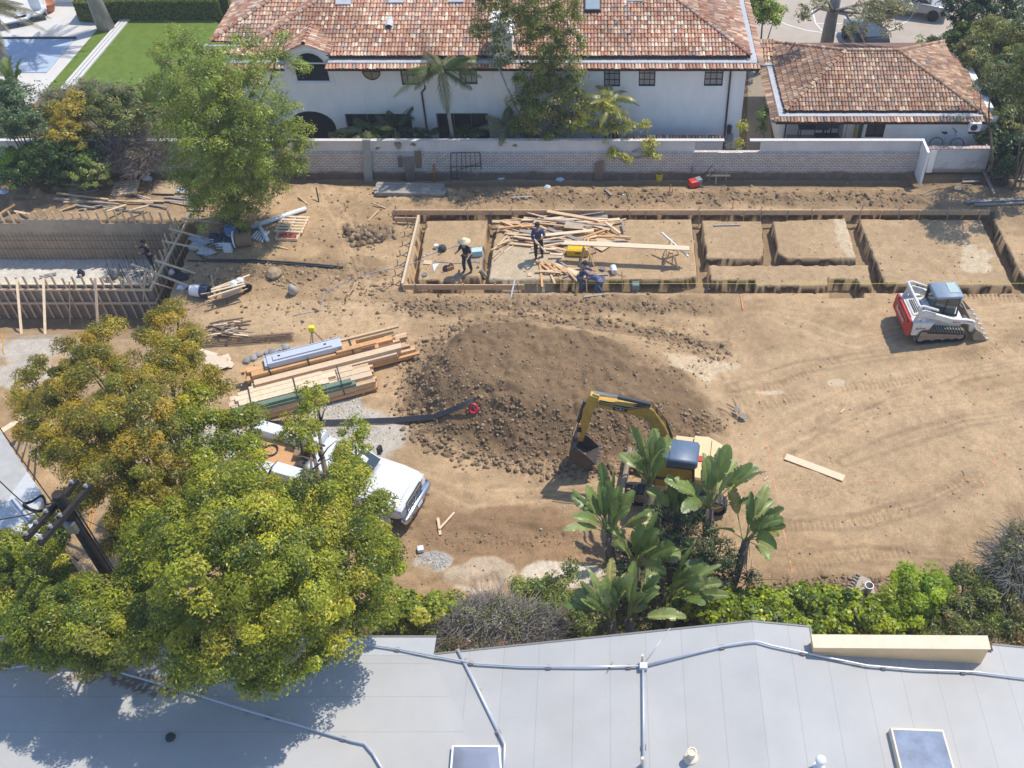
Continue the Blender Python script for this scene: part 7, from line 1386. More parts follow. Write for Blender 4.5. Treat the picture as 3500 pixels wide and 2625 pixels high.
for k in range(4):
    m = MB(); x0, x1 = -1.5+.12*(k % 2), 1.35+.18*(k % 2); z0 = k*.06; m.box(((x0+x1)/2, 0, z0+.02), (x1-x0, .52, .03)); m.box(((x0+x1)/2, -.27, z0+.035), (x1-x0, .03, .06)); m.box(((x0+x1)/2, .27, z0+.035), (x1-x0, .03, .06)); m.build('channel', GREYBL, t, world=False)
m = MB(); m.box((0, 0, .25), (2.3, .30, .05)); m.build('channel', GREYBL, t, world=False)
for x in (-.9, .9): MB().box((x, .02, .28), (.1, .08, .012)).build('slot', DARK, t, world=False)
p = T(908, 1372); bag('white straps and plastic at the left end of the lower stack', 905, 1362, .3, 500, PVC)
# surveyor tripod with yellow head
q = T(1090, 1212); t = thing('tripod_level', 'yellow laser level on a tripod behind the orange lumber', 'laser level', q)
for a_ in (.4, 2.5, 4.6): MB().tube([(.55*math.cos(a_), .55*math.sin(a_), 0), (.06*math.cos(a_), .06*math.sin(a_), 1.25)], .025, 5).build('leg', STEEL, t, world=False)
MB().box((0, 0, 1.42), (.24, .2, .28)).build('head', YELB, t, world=False, bevel=.04); MB().lathe([(.08, 1.24), (.1, 1.28), (.06, 1.3)], n=10).build('base', DARK, t, world=False)
# black pipes lying over the mound foot
ps = [(899, 1440), (1060, 1437), (1222, 1433), (1350, 1428), (1480, 1417), (1560, 1400), (1622, 1382)]
for k in range(6): 
    pts = [T(u, v+k*3.2, .05) for u, v in ps]; pts[-1].z += .35; pts[-2].z += .2; tag(MB().tube(pts, .022, 6).build('black_pipe', PIPEB, smooth=True), 'long black pipe in the bundle reaching onto the mound', 'pipe', 'black pipe bundle on the mound')
q = T(1618, 1396, .15); tag(MB().tube([q+Vector((.15*math.cos(a), .08*math.sin(a), .15*math.sin(a))) for a in np.linspace(0, 6.28, 14)], .045, 6).build('tape_roll', M('pink_red_plastic', (.75, .02, .08), .5)), 'red ring of tape at the end of the black pipes', 'ring')
# planks on open ground
board('plank', 'single pale plank lying on the open dirt at the right', T(2684, 1563, .03), T(2884, 1638, .03), .30, .045, M('clean_plank', (0, 0, 0)), 'plank')
board('cross_stick', 'upright stick of the small cross near the truck', T(1497, 1770, .1), T(1505, 1828, .04), .09, .04, WOODP); board('cross_stick', 'slanted stick lying over another near the truck', T(1502, 1808, .12), T(1553, 1752, .05), .07, .04, WOODP)
board('lath', 'tiny orange lath beside the bird of paradise clump', T(2612, 1640, .03), T(2626, 1628, .03), .05, .02, WOODP); board('lath', 'tiny lath on the dirt above the single plank', T(2873, 1410, .03), T(2886, 1398, .03), .05, .02, WOODP)
tag(MB().box(T(1438, 1877, .08), (.2, .2, .16), .2).build('white_block', PVC), 'small white block beside the round gravel patch', 'block')
t = T(2935, 1985); flat('plywood_sheet', 'dusty plywood sheet above the ivy at the lower right', ((2938, 1970), (2975, 1985), (2990, 2035), (2915, 2030)), .05, M('dusty_panel', (.40, .34, .27), .85, var=.15)); bag('pink and white wrapper on the dusty plywood sheet', 2948, 1992, .14, 510, M('pink_wrapper', (.62, .36, .38), .7, var=.3)); pail('metal_pot', 'dark metal pot on the dusty plywood sheet', T(2965, 2020, .07), STEEL, DARK, 0, False, .9, 'pot')
for k in range(7): board('buried_slat', 'dark slat standing in the dirt beside the dusty sheet', T(2905+k*6, 2025-k*9, .1), T(2893+k*6, 2018-k*9, .02), .06, .1, WOODG, 'slat', 'slats beside the dusty sheet')
# orange survey paint on the soil
PAINT = M('orange_paint', (.62, .31, .17), .9, var=.3, scale=9)
def paint(pts, wd=.05, skip=.25):
    m = MB(); ps = []
    for a, b in zip(pts, pts[1:]):
        A, B = T(*a), T(*b); n_ = max(2, int((B-A).length/.09)); ps.append([A.lerp(B, k/n_) for k in range(n_+1)])
    for seg in ps:
        s = (seg[-1]-seg[0]).normalized().cross(Vector((0, 0, 1)))*wd/2
        for a, b in zip(seg, seg[1:]):
            if R.random() < skip+.12: continue
            j = R.uniform(.5, 1.15); e = Vector((R.uniform(-.012, .012), 0, 0)); qs = [a-s*j+e, b-s*j+e, b+s*j+e, a+s*j+e]
            m.add([(q_.x, q_.y, th(q_.x, q_.y)+.008) for q_ in qs], [(0, 1, 2, 3)])
    return tag(m.build('paint_line', PAINT), kind='structure')
paint([(2590, 1315), (2600, 1380), (2612, 1470), (2632, 1560), (2645, 1640), (2668, 1760), (2690, 1870), (2708, 1955)], .055, .22); paint([(2660, 1640), (2760, 1643), (2880, 1645)], .04, .5); paint([(2900, 1645), (3100, 1643), (3345, 1640)], .045, .35); paint([(2672, 1675), (2790, 1675)], .05, .45)
paint([(3340, 1596), (3352, 1630), (3370, 1670)], .05, .3); paint([(3325, 1675), (3380, 1674)], .06, .3); paint([(3375, 1500), (3393, 1560), (3412, 1602)], .05, .35); paint([(3415, 1510), (3440, 1570), (3452, 1605), (3480, 1607)], .05, .25); paint([(3380, 1604), (3420, 1605)], .05, .3); paint([(3335, 1315), (3345, 1350), (3360, 1420)], .05, .45); paint([(2560, 1285), (2700, 1282), (2900, 1286)], .03, .8); paint([(2585, 1308), (2625, 1308), (2627, 1322)], .05, .4); paint([(3335, 1480), (3342, 1500)], .06, .3); paint([(3390, 1650), (3405, 1690)], .05, .5)
# loose clods on the mound and the spoil banks
rs = np.random.default_rng(77); CV_, CF, CK = [], [], []
ico = [Vector(v) for v in ((0, 0, 1), (.9, 0, .3), (.28, .85, .3), (-.72, .53, .3), (-.72, -.53, .3), (.28, -.85, .3), (.72, .53, -.4), (-.28, .85, -.4), (-.9, 0, -.4), (-.28, -.85, -.4), (.72, -.53, -.4))]
icf = [(0, 1, 2), (0, 2, 3), (0, 3, 4), (0, 4, 5), (0, 5, 1), (1, 6, 2), (2, 6, 7), (2, 7, 3), (3, 7, 8), (3, 8, 4), (4, 8, 9), (4, 9, 5), (5, 9, 10), (5, 10, 1), (1, 10, 6)]
ico = np.array([list(v) for v in ico]); icf = np.array(icf)
def clods(name, n, sampler, smin, smax, pal, seed, label=None):
    rs = np.random.default_rng(seed); V = []; K = []; F_ = []; c = 0
    while c < n:
        u, v = sampler(rs)
        p = T(u, v); s = smin*(smax/smin)**(rs.random()**2.8); e = rs.normal(size=(11, 1))*.24+1; A = Matrix.Rotation(rs.uniform(0, 6.28), 3, 'Z')
        vv = (ico*e*np.array([rs.uniform(.8, 1.3), rs.uniform(.8, 1.2), rs.uniform(.6, .9)])*s) @ np.array(A).T+np.array([p.x, p.y, p.z+s*.25])
        V.append(vv); F_.append(icf+11*c); K.append(np.tile(np.array(pal[rs.integers(len(pal))])*rs.uniform(.8, 1.25), (11, 1))); c += 1
    o = arrmesh(name, np.concatenate(V), np.concatenate(F_), np.concatenate(K), SOIL); return tag(o, kind='stuff')
CP_ = [(.24, .165, .10), (.20, .135, .08), (.29, .20, .125), (.33, .24, .15)]
def ring_s(poly, w0):
    def f(rs):
        k = rs.integers(len(poly)); a = poly[k]; b = poly[(k+1) % len(poly)]; s = rs.random(); return a[0]+(b[0]-a[0])*s+rs.normal()*w0, a[1]+(b[1]-a[1])*s+rs.normal()*w0*.6
    return f
mp_ = [(1380, 1380), (1420, 1470), (1500, 1535), (1650, 1572), (1800, 1600), (1950, 1612), (2150, 1600), (2300, 1575)]
def line_s(pts, w0):
    def f(rs):
        k = rs.integers(len(pts)-1); a, b = pts[k], pts[k+1]; s = rs.random(); return a[0]+(b[0]-a[0])*s+rs.normal()*w0, a[1]+(b[1]-a[1])*s+rs.normal()*w0*.55
    return f
def front_s(rs):
    while True:
        u, v = rs.uniform(1380, 2520), rs.uniform(1220, 1600)
        if vnoise(np.array(u*.017), np.array(v*.024)) > rs.random()*.8 and inpoly((u, v), [(1390, 1260), (1500, 1210), (1700, 1330), (1950, 1360), (2300, 1370), (2520, 1440), (2300, 1580), (1950, 1610), (1650, 1560), (1400, 1420)]): return u, v
clods('soil_clods', 1500, line_s(mp_, 30), .015, .125, CP_, 1); clods('soil_clods', 5200, front_s, .010, .082, CP_, 2); clods('soil_clods', 1600, lambda rs: (rs.uniform(1480, 2420), rs.uniform(1110, 1330)), .012, .07, CP_, 15); clods('soil_clods', 900, lambda rs: (rs.uniform(600, 1330), rs.uniform(640, 1180)), .015, .09, CP_, 16)
clods('soil_clods', 900, line_s([(1380, 1350), (1400, 1250), (1480, 1170), (1600, 1110), (1760, 1085), (1950, 1095), (2120, 1110)], 30), .02, .13, CP_, 3); clods('soil_clods', 320, line_s([(2200, 1130), (2350, 1180), (2480, 1230)], 36), .02, .12, CP_, 4)
clods('soil_clods', 1100, line_s([(1360, 1045), (1520, 1050), (1700, 1030), (2060, 1040), (2430, 1045)], 30), .015, .10, CP_, 5); clods('soil_clods', 1500, line_s([(1560, 670), (1900, 672), (2300, 668), (2700, 672), (3120, 682)], 30), .018, .12, CP_, 6)
clods('soil_clods', 420, line_s([(1190, 790), (1300, 800), (1240, 830), (1330, 780)], 20), .05, .2, CP_, 7); clods('soil_clods', 700, line_s([(700, 900), (900, 930), (1000, 960), (1250, 920), (1300, 1010), (900, 1050)], 45), .02, .12, [(.38, .27, .16), (.30, .21, .13)], 8)
clods('pebbles', 2000, lambda rs: (rs.uniform(900, 3500), rs.uniform(1000, 2050)), .012, .055, [(.38, .285, .19), (.30, .21, .13), (.42, .34, .25)], 9); clods('pebbles', 1500, lambda rs: (rs.uniform(1300, 3500), rs.uniform(610, 1010)), .012, .06, [(.40, .30, .20), (.30, .21, .13), (.5, .45, .38)], 10)
clods('gravel', 1500, line_s([(1060, 1390), (1200, 1380), (1260, 1500), (1120, 1470)], 30), .012, .04, [(.5, .48, .45), (.38, .36, .33), (.62, .6, .56)], 11); clods('gravel', 900, line_s([(1440, 1915), (1480, 1895), (1520, 1915), (1480, 1938)], 12), .012, .035, [(.5, .48, .45), (.4, .38, .34)], 12); clods('soil_clods', 700, line_s([(2650, 2010), (2900, 1990), (3250, 2000)], 22), .02, .1, CP_, 13); clods('soil_clods', 220, line_s([(1440, 1830), (1700, 1850), (2000, 1840)], 30), .015, .06, CP_, 14)
# ================================================================ machines
TEXT_D = M('lettering_dark', (.03, .03, .035), .5); TEXT_W = M('lettering_white', (.75, .73, .70), .5)
WHITEP = M('white_car_paint', (.72, .73, .75), .28, var=.06, scale=1.5, coat=.5); CHROME = M('chrome', (.62, .63, .65), .16, metal=1., var=.05)
def wheel(parent, c, r, w_, rim=STEEL, axis='Y', tyre=BLACK):
    rot = Matrix.Rotation(rad(90), 3, 'X') if axis == 'Y' else Matrix.Rotation(rad(90), 3, 'Y')
    t = MB().lathe([(r*.62, -w_/2), (r*.93, -w_/2), (r, -w_*.35), (r, w_*.35), (r*.93, w_/2), (r*.62, w_/2)], c, 20, rot).build('wheel', tyre, parent, world=False, smooth=False)
    MB().lathe([(0, -w_*.42), (r*.3, -w_*.45), (r*.63, -w_*.36), (r*.63, w_*.36), (r*.3, w_*.45), (0, w_*.42)], c, 16, rot).build('rim', rim, t, world=False); return t
# ---------------------------------------------------------------- white service truck
nose = T(1432, 1752); hd_ = rad(-19); tl = thing('pickup_truck', 'white service pickup truck half hidden by the big green tree', 'truck', Vector((nose.x-3.05*math.cos(hd_), nose.y-3.05*math.sin(hd_), th(nose.x, nose.y))), hd_)
tag(tl, group=None); S_ = lambda *a, **k: None
m = MB(); m.loft([rr(-.55, .96, .55, 1.30, .12), rr(1.05, .97, .52, 1.32, .12), rr(1.5, .97, .52, 1.33, .14), rr(2.2, .96, .52, 1.30, .16), rr(2.75, .93, .54, 1.22, .18), rr(2.98, .86, .58, 1.08, .18)]); m.build('body', WHITEP, tl, world=False, smooth=True, bevel=0)
m = MB(); m.loft([rr(1.35, .62, 1.30, 1.36, .02), rr(1.6, .64, 1.31, 1.385, .03), rr(2.4, .56, 1.26, 1.33, .03), rr(2.8, .5, 1.15, 1.24, .03)]); m.build('hood', WHITEP, tl, world=False, smooth=True)
for s in (-1, 1): m = MB(); m.loft([[Vector((x, s*(.9+dy), z)) for x, z in ((x_-.02, .55), (x_+.02, .55), (x_+.02, zt_), (x_-.02, zt_))] for x_, dy, zt_ in ((1.45, .05, 1.0), (1.45, .13, .98))]); 
m = MB(); m.loft([rr(-.62, .80, 1.28, 1.88, .12), rr(-.5, .80, 1.28, 1.94, .12), rr(.35, .80, 1.28, 1.96, .12), rr(.78, .80, 1.28, 1.90, .12), rr(1.38, .86, 1.25, 1.34, .03)]); m.build('cab', WHITEP, tl, world=False, smooth=True)
GL = M('windscreen_glass', (.045, .06, .06), .06, var=.2, spec=.8)
ws = MB().add([(.80, -.70, 1.905), (.80, .70, 1.905), (1.36, .80, 1.365), (1.36, -.80, 1.365)], [(0, 1, 2, 3)]).build('windscreen', GL, tl, world=False)
for k, (x, y, w_, c_) in enumerate(((1.12, -.1, .3, (.70, .66, .42)), (1.15, -.45, .22, (.66, .68, .60)), (1.0, .4, .2, (.75, .74, .68)), (.98, .0, .14, (.72, .70, .45)))): z = 1.905-(x-.80)*.965+.004; MB().add([(x-.1, y-w_/2, z+.0965), (x-.1, y+w_/2, z+.0965), (x+.1, y+w_/2, z-.0965), (x+.1, y-w_/2, z-.0965)], [(0, 1, 2, 3)]).build('paper', M('paper_%s' % 'abcd'[k], c_, .8), ws, world=False)
for s in (-1, 1):
    MB().add([(-.5, s*.806, 1.40), (1.1, s*.846, 1.40), (.7, s*.81, 1.84), (-.45, s*.805, 1.86)], [(0, 1, 2, 3)]).build('side_window', GL, tl, world=False)
    MB().box((1.15, s*1.13, 1.42), (.12, .22, .32)).tube([(1.15, s*.9, 1.35), (1.15, s*1.1, 1.38)], .025, 5).build('mirror', BLACK, tl, world=False, bevel=.03)
    MB().box((2.86, s*.72, .98), (.24, .34, .22)).build('headlight', M('headlight_glass', (.55, .58, .62), .1, spec=.8), tl, world=False, bevel=.03)
    MB().lathe([(.46, -.03), (.54, -.02), (.54, .04), (.46, .05)], (2.0, s*.97, .46), 20, Matrix.Rotation(rad(90), 3, 'X')).build('fender', WHITEP, tl, world=False)
    MB().lathe([(0, -.012), (.455, -.012), (.455, .012), (0, .012)], (2.0, s*.972, .46), 20, Matrix.Rotation(rad(90), 3, 'X')).build('wheel_arch', BLACK, tl, world=False)
    MB().tube([(3.15, s*.45, .52), (3.28, s*.45, .5), (3.28, s*.52, .5), (3.15, s*.52, .52)], .018, 5).build('tow_hook', DARK, tl, world=False)
    MB().box((.2, s*.985, .95), (.18, .02, .035)).build('door_handle', CHROME, tl, world=False)
    [MB().box((x, s*.972, .92), (.014, .012, .66)).build('door_seam', DARK, tl, world=False) for x in (-.5, .62)]; wheel(tl, (2.0, s*.88, .41), .41, .26); wheel(tl, (-2.15, s*.86, .41), .41, .28)
m = MB(); m.loft([rr(2.96, .99, .44, .72, .08), rr(3.12, .94, .46, .70, .08), rr(3.18, .75, .48, .68, .06)]); m.build('bumper', CHROME, tl, world=False, smooth=True)
gl_ = MB().box((2.99, 0, .93), (.06, 1.05, .34)).build('grille', DARK, tl, world=False); m = MB(); [m.box((3.025, 0, .80+k*.065), (.02, 1.03, .022)) for k in range(5)]; [m.box((3.025, y, .93), (.025, .05, .36)) for y in (-.52, 0, .52)]; m.build('grille_bars', CHROME, gl_, world=False)
MB().box((3.19, 0, .56), (.01, .32, .15)).build('number_plate', PVC, tl, world=False)
m = MB()
for k, y in enumerate((-.3, -.1, .1, .3)): m.box((.55, y, 1.975), (.1, .06, .03))
m.build('roof_markers', M('amber_dark', (.12, .09, .06), .5), tl, world=False, bevel=.01)
MB().box((-.8, 0, .62), (6.6*.68, .8, .18)).build('chassis', DARK, tl, world=False)
MB().box((-2.25, 0, .98), (3.2, 1.2, .08)).build('bed_floor', WOODO, tl, world=False)
BOXW = M('service_box_white', (.68, .70, .74), .45, var=.05)
for s in (-1, 1):
    MB().box((-2.9, s*.82, 1.08), (1.9, .46, .62)).build('side_box', BOXW, tl, world=False, bevel=.02); MB().box((-1.3, s*.82, 1.16), (1.2, .46, .78)).build('side_box', BOXW, tl, world=False, bevel=.02)
MB().box((-1.0, .55, 1.75), (.62, .7, .6)).build('tool_chest', BOXW, tl, world=False, bevel=.02); MB().box((-1.75, .75, 1.5), (.8, .4, .25)).build('tool_chest', BOXW, tl, world=False, bevel=.02)
MB().tube([(-.72, -.9, 1.2), (-.72, -.9, 1.75), (-.72, .9, 1.75), (-.72, .9, 1.2)], .04, 6).build('headache_rack', STEEL, tl, world=False)
MB().box((-3.9, 0, .6), (.2, 2.0, .16)).build('rear_bumper', DARK, tl, world=False)
tm = Matrix.Translation(tl.location) @ Matrix.Rotation(hd_, 4, 'Z')
for k, (x, y, d, mt_, lab, cat) in enumerate(((-1.1, -.2, (.5, .35, .3), DARK, 'dark tool box standing in the pickup bed behind the cab', 'tool box'), (-1.6, .25, (.4, .4, .25), M('cardboard', (0, 0, 0)), 'brown carton standing in the pickup bed', 'carton'))):
    q = tm @ Vector((x, y, 1.025+d[2]/2)); tag(MB().box(q, d, hd_+.3*k).build(cat.replace(' ', '_'), mt_, bevel=.02), lab, cat)
q = tm @ Vector((-2.75, .1, 1.03)); tag(MB().tube([q+Vector((.26*math.cos(a), .26*math.sin(a), .04+.015*math.sin(3*a))) for a in np.linspace(0, 12.3, 40)], .03, 5).build('hose_coil', BLACK), 'black hose coil lying in the pickup bed', 'hose')
# ---------------------------------------------------------------- compact track loader
pL = T(3183, 1118); ld = thing('track_loader', 'white compact track loader with a red tail door and toothed bucket', 'loader', pL, rad(5))
LW = M('loader_white', (.66, .65, .61), .55, var=.17, scale=3.2); LR = M('loader_red', (.50, .045, .03), .5, var=.2, scale=2); CAB = M('cab_grey_blue', (.25, .31, .38), .4, var=.1); MUD = M('muddy_steel', (.30, .235, .165), .75, var=.3, scale=5)
def track(parent, y, w_, prof, lugs, n_lug, rollers):
    """belt following a closed profile in x-z"""
    t = MB(); ps = [Vector((x, y, z)) for x, z in prof]; N = len(ps); cx = sum(p.x for p in ps)/N; cz = sum(p.z for p in ps)/N
    L = [0]; 
    for i in range(N): L.append(L[-1]+(ps[(i+1) % N]-ps[i]).length)
    rings = []
    for i in range(N):
        d = (ps[(i+1) % N]-ps[i-1]).normalized(); n_ = Vector((d.z, 0, -d.x)); n_ = n_ if n_.dot(ps[i]-Vector((cx, y, cz))) > 0 else -n_
        rings.append([ps[i]+Vector((0, s*w_/2, 0))+n_*h for s, h in ((-1, 0), (1, 0), (1, -.05), (-1, -.05))])
    rings.append(rings[0]); t.loft(rings, cap=False); o = t.build('track', BLACK, parent, world=False)
    g = MB()
    for k in range(n_lug):
        q = k/n_lug*L[-1]; i = max(j for j in range(N) if L[j] <= q); a, b = ps[i], ps[(i+1) % N]; c = a.lerp(b, (q-L[i])/max(1e-6, L[i+1]-L[i])); d = (b-a).normalized(); n_ = Vector((d.z, 0, -d.x)); n_ = n_ if n_.dot(c-Vector((cx, y, cz))) > 0 else -n_
        g.box(c+n_*.012, (.06, w_*.98, .045), Matrix((d, Vector((0, 1, 0)), n_)).transposed())
    g.build('lugs', lugs, o, world=False)
    for x, z, r in rollers: MB().lathe([(0, -w_*.32), (r, -w_*.32), (r, w_*.32), (0, w_*.32)], (x, y, z), 14, Matrix.Rotation(rad(90), 3, 'X')).build('roller', MUD, o, world=False)
    return o
def arc(cx, cz, r, a0, a1, n=7): return [(cx+r*math.cos(rad(a)), cz+r*math.sin(rad(a))) for a in np.linspace(a0, a1, n)]
prof = arc(-.75, .50, .24, 170, 60)+arc(.88, .24, .22, 75, -90)+arc(-.85, .22, .22, -90, -190, 6)
for y in (-.80, .80):
    tr = track(ld, y, .40, prof, M('dusty_rubber', (.25, .21, .155), .85, var=.3), 40, [(-.75, .48, .18), (.88, .24, .15), (-.8, .24, .15), (-.3, .2, .1), (.15, .2, .1), (.55, .2, .1)])
    MB().prism([(-.85, y-.12, .16), (.85, y-.12, .14), (.8, y-.12, .34), (-.55, y-.12, .5), (-.8, y-.12, .44)], (0, .24, 0)).build('track_frame', MUD, ld, world=False)
m = MB(); m.prism([(-1.25, -.58, .42), (.75, -.58, .38), (.95, -.58, .55), (.9, -.58, .95), (.2, -.58, 1.02), (-1.3, -.58, 1.18)], (0, 1.16, 0)); m.build('body', LW, ld, world=False, bevel=.03)
for y in (-.75, .75): MB().prism([(-1.3, y-.2, .50), (-.95, y-.2, .46), (-.55, y-.2, .80), (-.45, y-.2, 1.1), (-1.32, y-.2, 1.15)], (0, .4, 0)).build('rear_panel', LW, ld, world=False, bevel=.02)
MB().prism([(-1.52, -.92, .50), (-1.34, -.92, .46), (-1.34, -.92, 1.18), (-1.46, -.92, 1.22)], (0, 1.84, 0)).build('rear_door', LR, ld, world=False, bevel=.04)
put_text('Bobcat', .34, frame_m((-1.535, 0, .86), (0, -1, 0), (-.04, 0, 1)), TEXT_W, ld); MB().box((-1.49, 0, 1.12), (.05, 1.5, .12)).build('tail_light_bar', M('deep_red', (.30, .02, .03), .3), ld, world=False)
MB().prism([(-1.25, -.5, 1.16), (-.4, -.5, 1.12), (-.4, -.5, 1.3), (-1.2, -.5, 1.22)], (0, 1.0, 0)).build('engine_cover', LW, ld, world=False, bevel=.02); m = MB(); [m.box((-1.1+k*.08, 0, 1.262), (.03, .8, .02)) for k in range(9)]; m.build('grille', DARK, ld, world=False)
m = MB(); m.loft([rr(-.42, .42, 1.88, 2.0, .05), rr(-.36, .50, 1.92, 2.06, .06), rr(.6, .50, 1.92, 2.06, .06), rr(.74, .47, 1.92, 2.0, .03)]); rfc = m.build('cab_roof', CAB, ld, world=False, smooth=True); MB().box((.42, .08, 2.066), (.40, .62, .02)).build('roof_hatch', M('hatch_green', (.40, .49, .45), .4), rfc, world=False)
for s in (-1, 1):
    m = MB(); m.bar((-.42, s*.44, 1.2), (-.40, s*.44, 1.95), .07, .07); m.bar((.66, s*.44, .95), (.60, s*.44, 1.95), .06, .06); m.bar((-.42, s*.44, 1.22), (.66, s*.44, 1.0), .05, .08); m.bar((.1, s*.44, 1.05), (.12, s*.44, 1.95), .04, .03); m.build('cab_frame', M('cab_dark', (.05, .06, .075), .5), ld, world=False)
MB().prism([(-.40, -.40, 1.24), (-.38, -.40, 1.92), (-.36, -.40, 1.92), (-.38, -.40, 1.24)], (0, .80, 0)).build('rear_window', M('cab_glass', (.05, .075, .075), .08, spec=.8), ld, world=False)
for s in (-1, 1): MB().add([(-.36, s*.425, 1.26), (.58, s*.425, 1.06), (.56, s*.425, 1.9), (-.34, s*.425, 1.9)], [(0, 1, 2, 3)]).build('side_window', M('cab_glass', (0, 0, 0)), ld, world=False)
MB().box((.0, 0, 1.2), (.45, .5, .12)).box((-.22, 0, 1.5), (.12, .46, .55)).build('operator_seat', BLACK, ld, world=False, bevel=.04)
for s in (-1, 1):
    y = s*.78
    m = MB(); pr = [(-1.05, 1.60), (-.9, 1.66), (.35, 1.16), (1.0, 1.06), (1.36, .92), (1.40, .42), (1.22, .40), (1.16, .80), (.9, .86), (.3, .92), (-.4, 1.2), (-1.08, 1.42)]; m.prism([(x, y-.07, z) for x, z in pr], (0, .14, 0)); m.build('lift_arm', LW, ld, world=False, bevel=.015)
    MB().bar((-1.22, y, 1.0), (-1.02, y, 1.62), .12, .16).build('arm_upright', LW, ld, world=False, bevel=.01); MB().tube([(-.85, y-.0, 1.05), (-1.18, y, 1.88)], .08, 10).build('lift_cylinder', LW, ld, world=False)
    MB().tube([(-1.18, y, 1.88), (-1.0, y, 1.9), (-.35, y*.98, 1.62)], .055, 8).build('arm_link', LW, ld, world=False)
    MB().tube([(.95, y*.62, 1.0), (1.35, y*.62, .55)], .05, 8).build('tilt_cylinder', STEEL, ld, world=False)
MB().tube([(-1.18, -.78, 1.88), (-1.2, 0, 1.9), (-1.18, .78, 1.88)], .06, 8).build('cross_tube', LW, ld, world=False)
put_text('T300', .13, frame_m((1.12, -.853, .98), (1, 0, -.12), (0, 0, 1)), TEXT_D, ld); put_text('Bobcat', .15, frame_m((-.95, -.953, .85), (1, 0, 0), (0, 0, 1)), TEXT_D, ld); put_text('Bobcat', .12, frame_m((.55, -.853, .985), (1, 0, -.14), (0, 0, 1)), M('lettering_red', (.4, .05, .04), .6), ld)
bk_ = MB(); W_ = .98; shell = [(1.42, .62), (1.36, .30), (1.42, .06), (1.60, .0), (2.05, .0), (2.05, .02), (1.62, .03), (1.46, .10), (1.41, .30), (1.47, .62)]; bk_.prism([(x, -W_, z) for x, z in shell], (0, 2*W_, 0))
for s in (-1, 1): bk_.prism([(1.44, s*W_-.015, .62), (1.38, s*W_-.015, .3), (1.44, s*W_-.015, .06), (1.6, s*W_-.015, .005), (2.05, s*W_-.015, .005), (1.62, s*W_-.015, .50)], (0, .03, 0))
bk_ = bk_.build('bucket', MUD, ld, world=False)
for k in range(7): y = -.9+k*.3; MB().loft([[Vector((2.0, y-.05, .0)), Vector((2.0, y+.05, .0)), Vector((2.0, y+.05, .05)), Vector((2.0, y-.05, .05))], [Vector((2.2, y-.02, .01)), Vector((2.2, y+.02, .01)), Vector((2.2, y+.02, .025)), Vector((2.2, y-.02, .025))]]).build('tooth', STEEL, bk_, world=False)
# ---------------------------------------------------------------- excavator
EY = M('excavator_yellow', (.54, .33, .065), .6, var=.26, scale=3.5); EYP = M('faded_yellow', (.74, .54, .29), .5, var=.08, scale=3)
ec = Vector((2.75, 22.45, th(2.75, 22.45))); ex = thing('excavator', 'yellow excavator with a blue cab roof digging beside the mound', 'excavator', ec, math.pi-rad(9))
def EL(u, v, dy=-.35):
    """survey point in the boom plane -> excavator coordinates (x forward, z up)"""
    A = Matrix.Rotation(math.pi-rad(9), 3, 'Z'); n_ = A @ Vector((0, 1, 0)); q0 = ec+A @ Vector((0, dy, 0)); d = Vector(ray(u, v)); c = Vector((0, 0, CAM_H)); p = c+d*((q0-c).dot(n_)/d.dot(n_)); q = A.transposed() @ (p-ec); return q.x, q.z
yb = -.35
prof = arc(-1.35, .38, .36, 90, 270)+arc(1.35, .38, .36, -90, 90)
for y in (-.88, .88): track(ex, y, .45, prof, DARK, 46, [(-1.35, .38, .26), (1.35, .38, .26), (-.8, .2, .14), (-.3, .2, .14), (.3, .2, .14), (.8, .2, .14)]); MB().box((0, y, .38), (2.2, .3, .28)).build('track_frame', EY, ex, world=False)
MB().box((0, 0, .5), (1.2, 1.5, .3)).lathe([(.6, .6), (.6, .86)], n=20).build('undercarriage', DARK, ex, world=False)
m = MB(); m.loft([rr(1.9, 1.08, .12, .62, .04), rr(1.98, 1.1, .02, .64, .04), rr(2.06, 1.1, .05, .6, .03)]); m.bar((1.2, -.4, .35), (1.92, -.4, .32), .14, .14); m.bar((1.2, .4, .35), (1.92, .4, .32), .14, .14); m.build('dozer_blade', MUD, ex, world=False)
MB().prism([(1.0, -1.0, .9), (1.0, 1.0, .9), (-.8, 1.05, .9), (-1.35, .75, .9), (-1.5, 0, .9), (-1.35, -.75, .9), (-.8, -1.05, .9)], (0, 0, .28)).build('platform', EYP, ex, world=False, bevel=.03)
cw = MB(); cw.loft([[Vector((x*s_, y*s_, z)) for x, y in ((-.35, 1.0), (-.85, 1.03), (-1.35, .74), (-1.5, .25), (-1.5, -.25), (-1.35, -.74), (-.85, -1.03), (-.35, -1.0))] for s_, z in ((1., 1.15), (1.0, 1.55), (.985, 1.74), (.93, 1.82))]); cw.build('counterweight', EYP, ex, world=False, bevel=.02)
m = MB(); m.box((-.95, 0, 1.823), (.02, 1.6, .012)); m.box((-.7, 0, 1.823), (.5, .02, .012)); m.build('panel_seam', DARK, ex, world=False)
MB().box((-.1, -.62, 1.42), (.9, .75, .52)).build('side_cover', EYP, ex, world=False, bevel=.05); MB().box((.55, -.75, 1.35), (.6, .5, .4)).build('tank', EY, ex, world=False, bevel=.04); MB().box((-.62, .12, 1.84), (.3, .25, .06)).build('exhaust_box', REDP, ex, world=False, bevel=.02)
cb_ = MB(); 
for x, x2 in ((.92, .82), (-.5, -.42)):
    for y in (.12, 1.0): cb_.bar((x, y, 1.15), (x2, y+(.04 if y < .5 else -.04), 2.55), .08, .08)
cb_.bar((.92, .12, 1.7), (-.5, .12, 1.7), .05, .06); cb_.bar((.92, 1.0, 1.6), (-.5, 1.0, 1.6), .05, .06); cb_.build('cab_frame', DARK, ex, world=False)
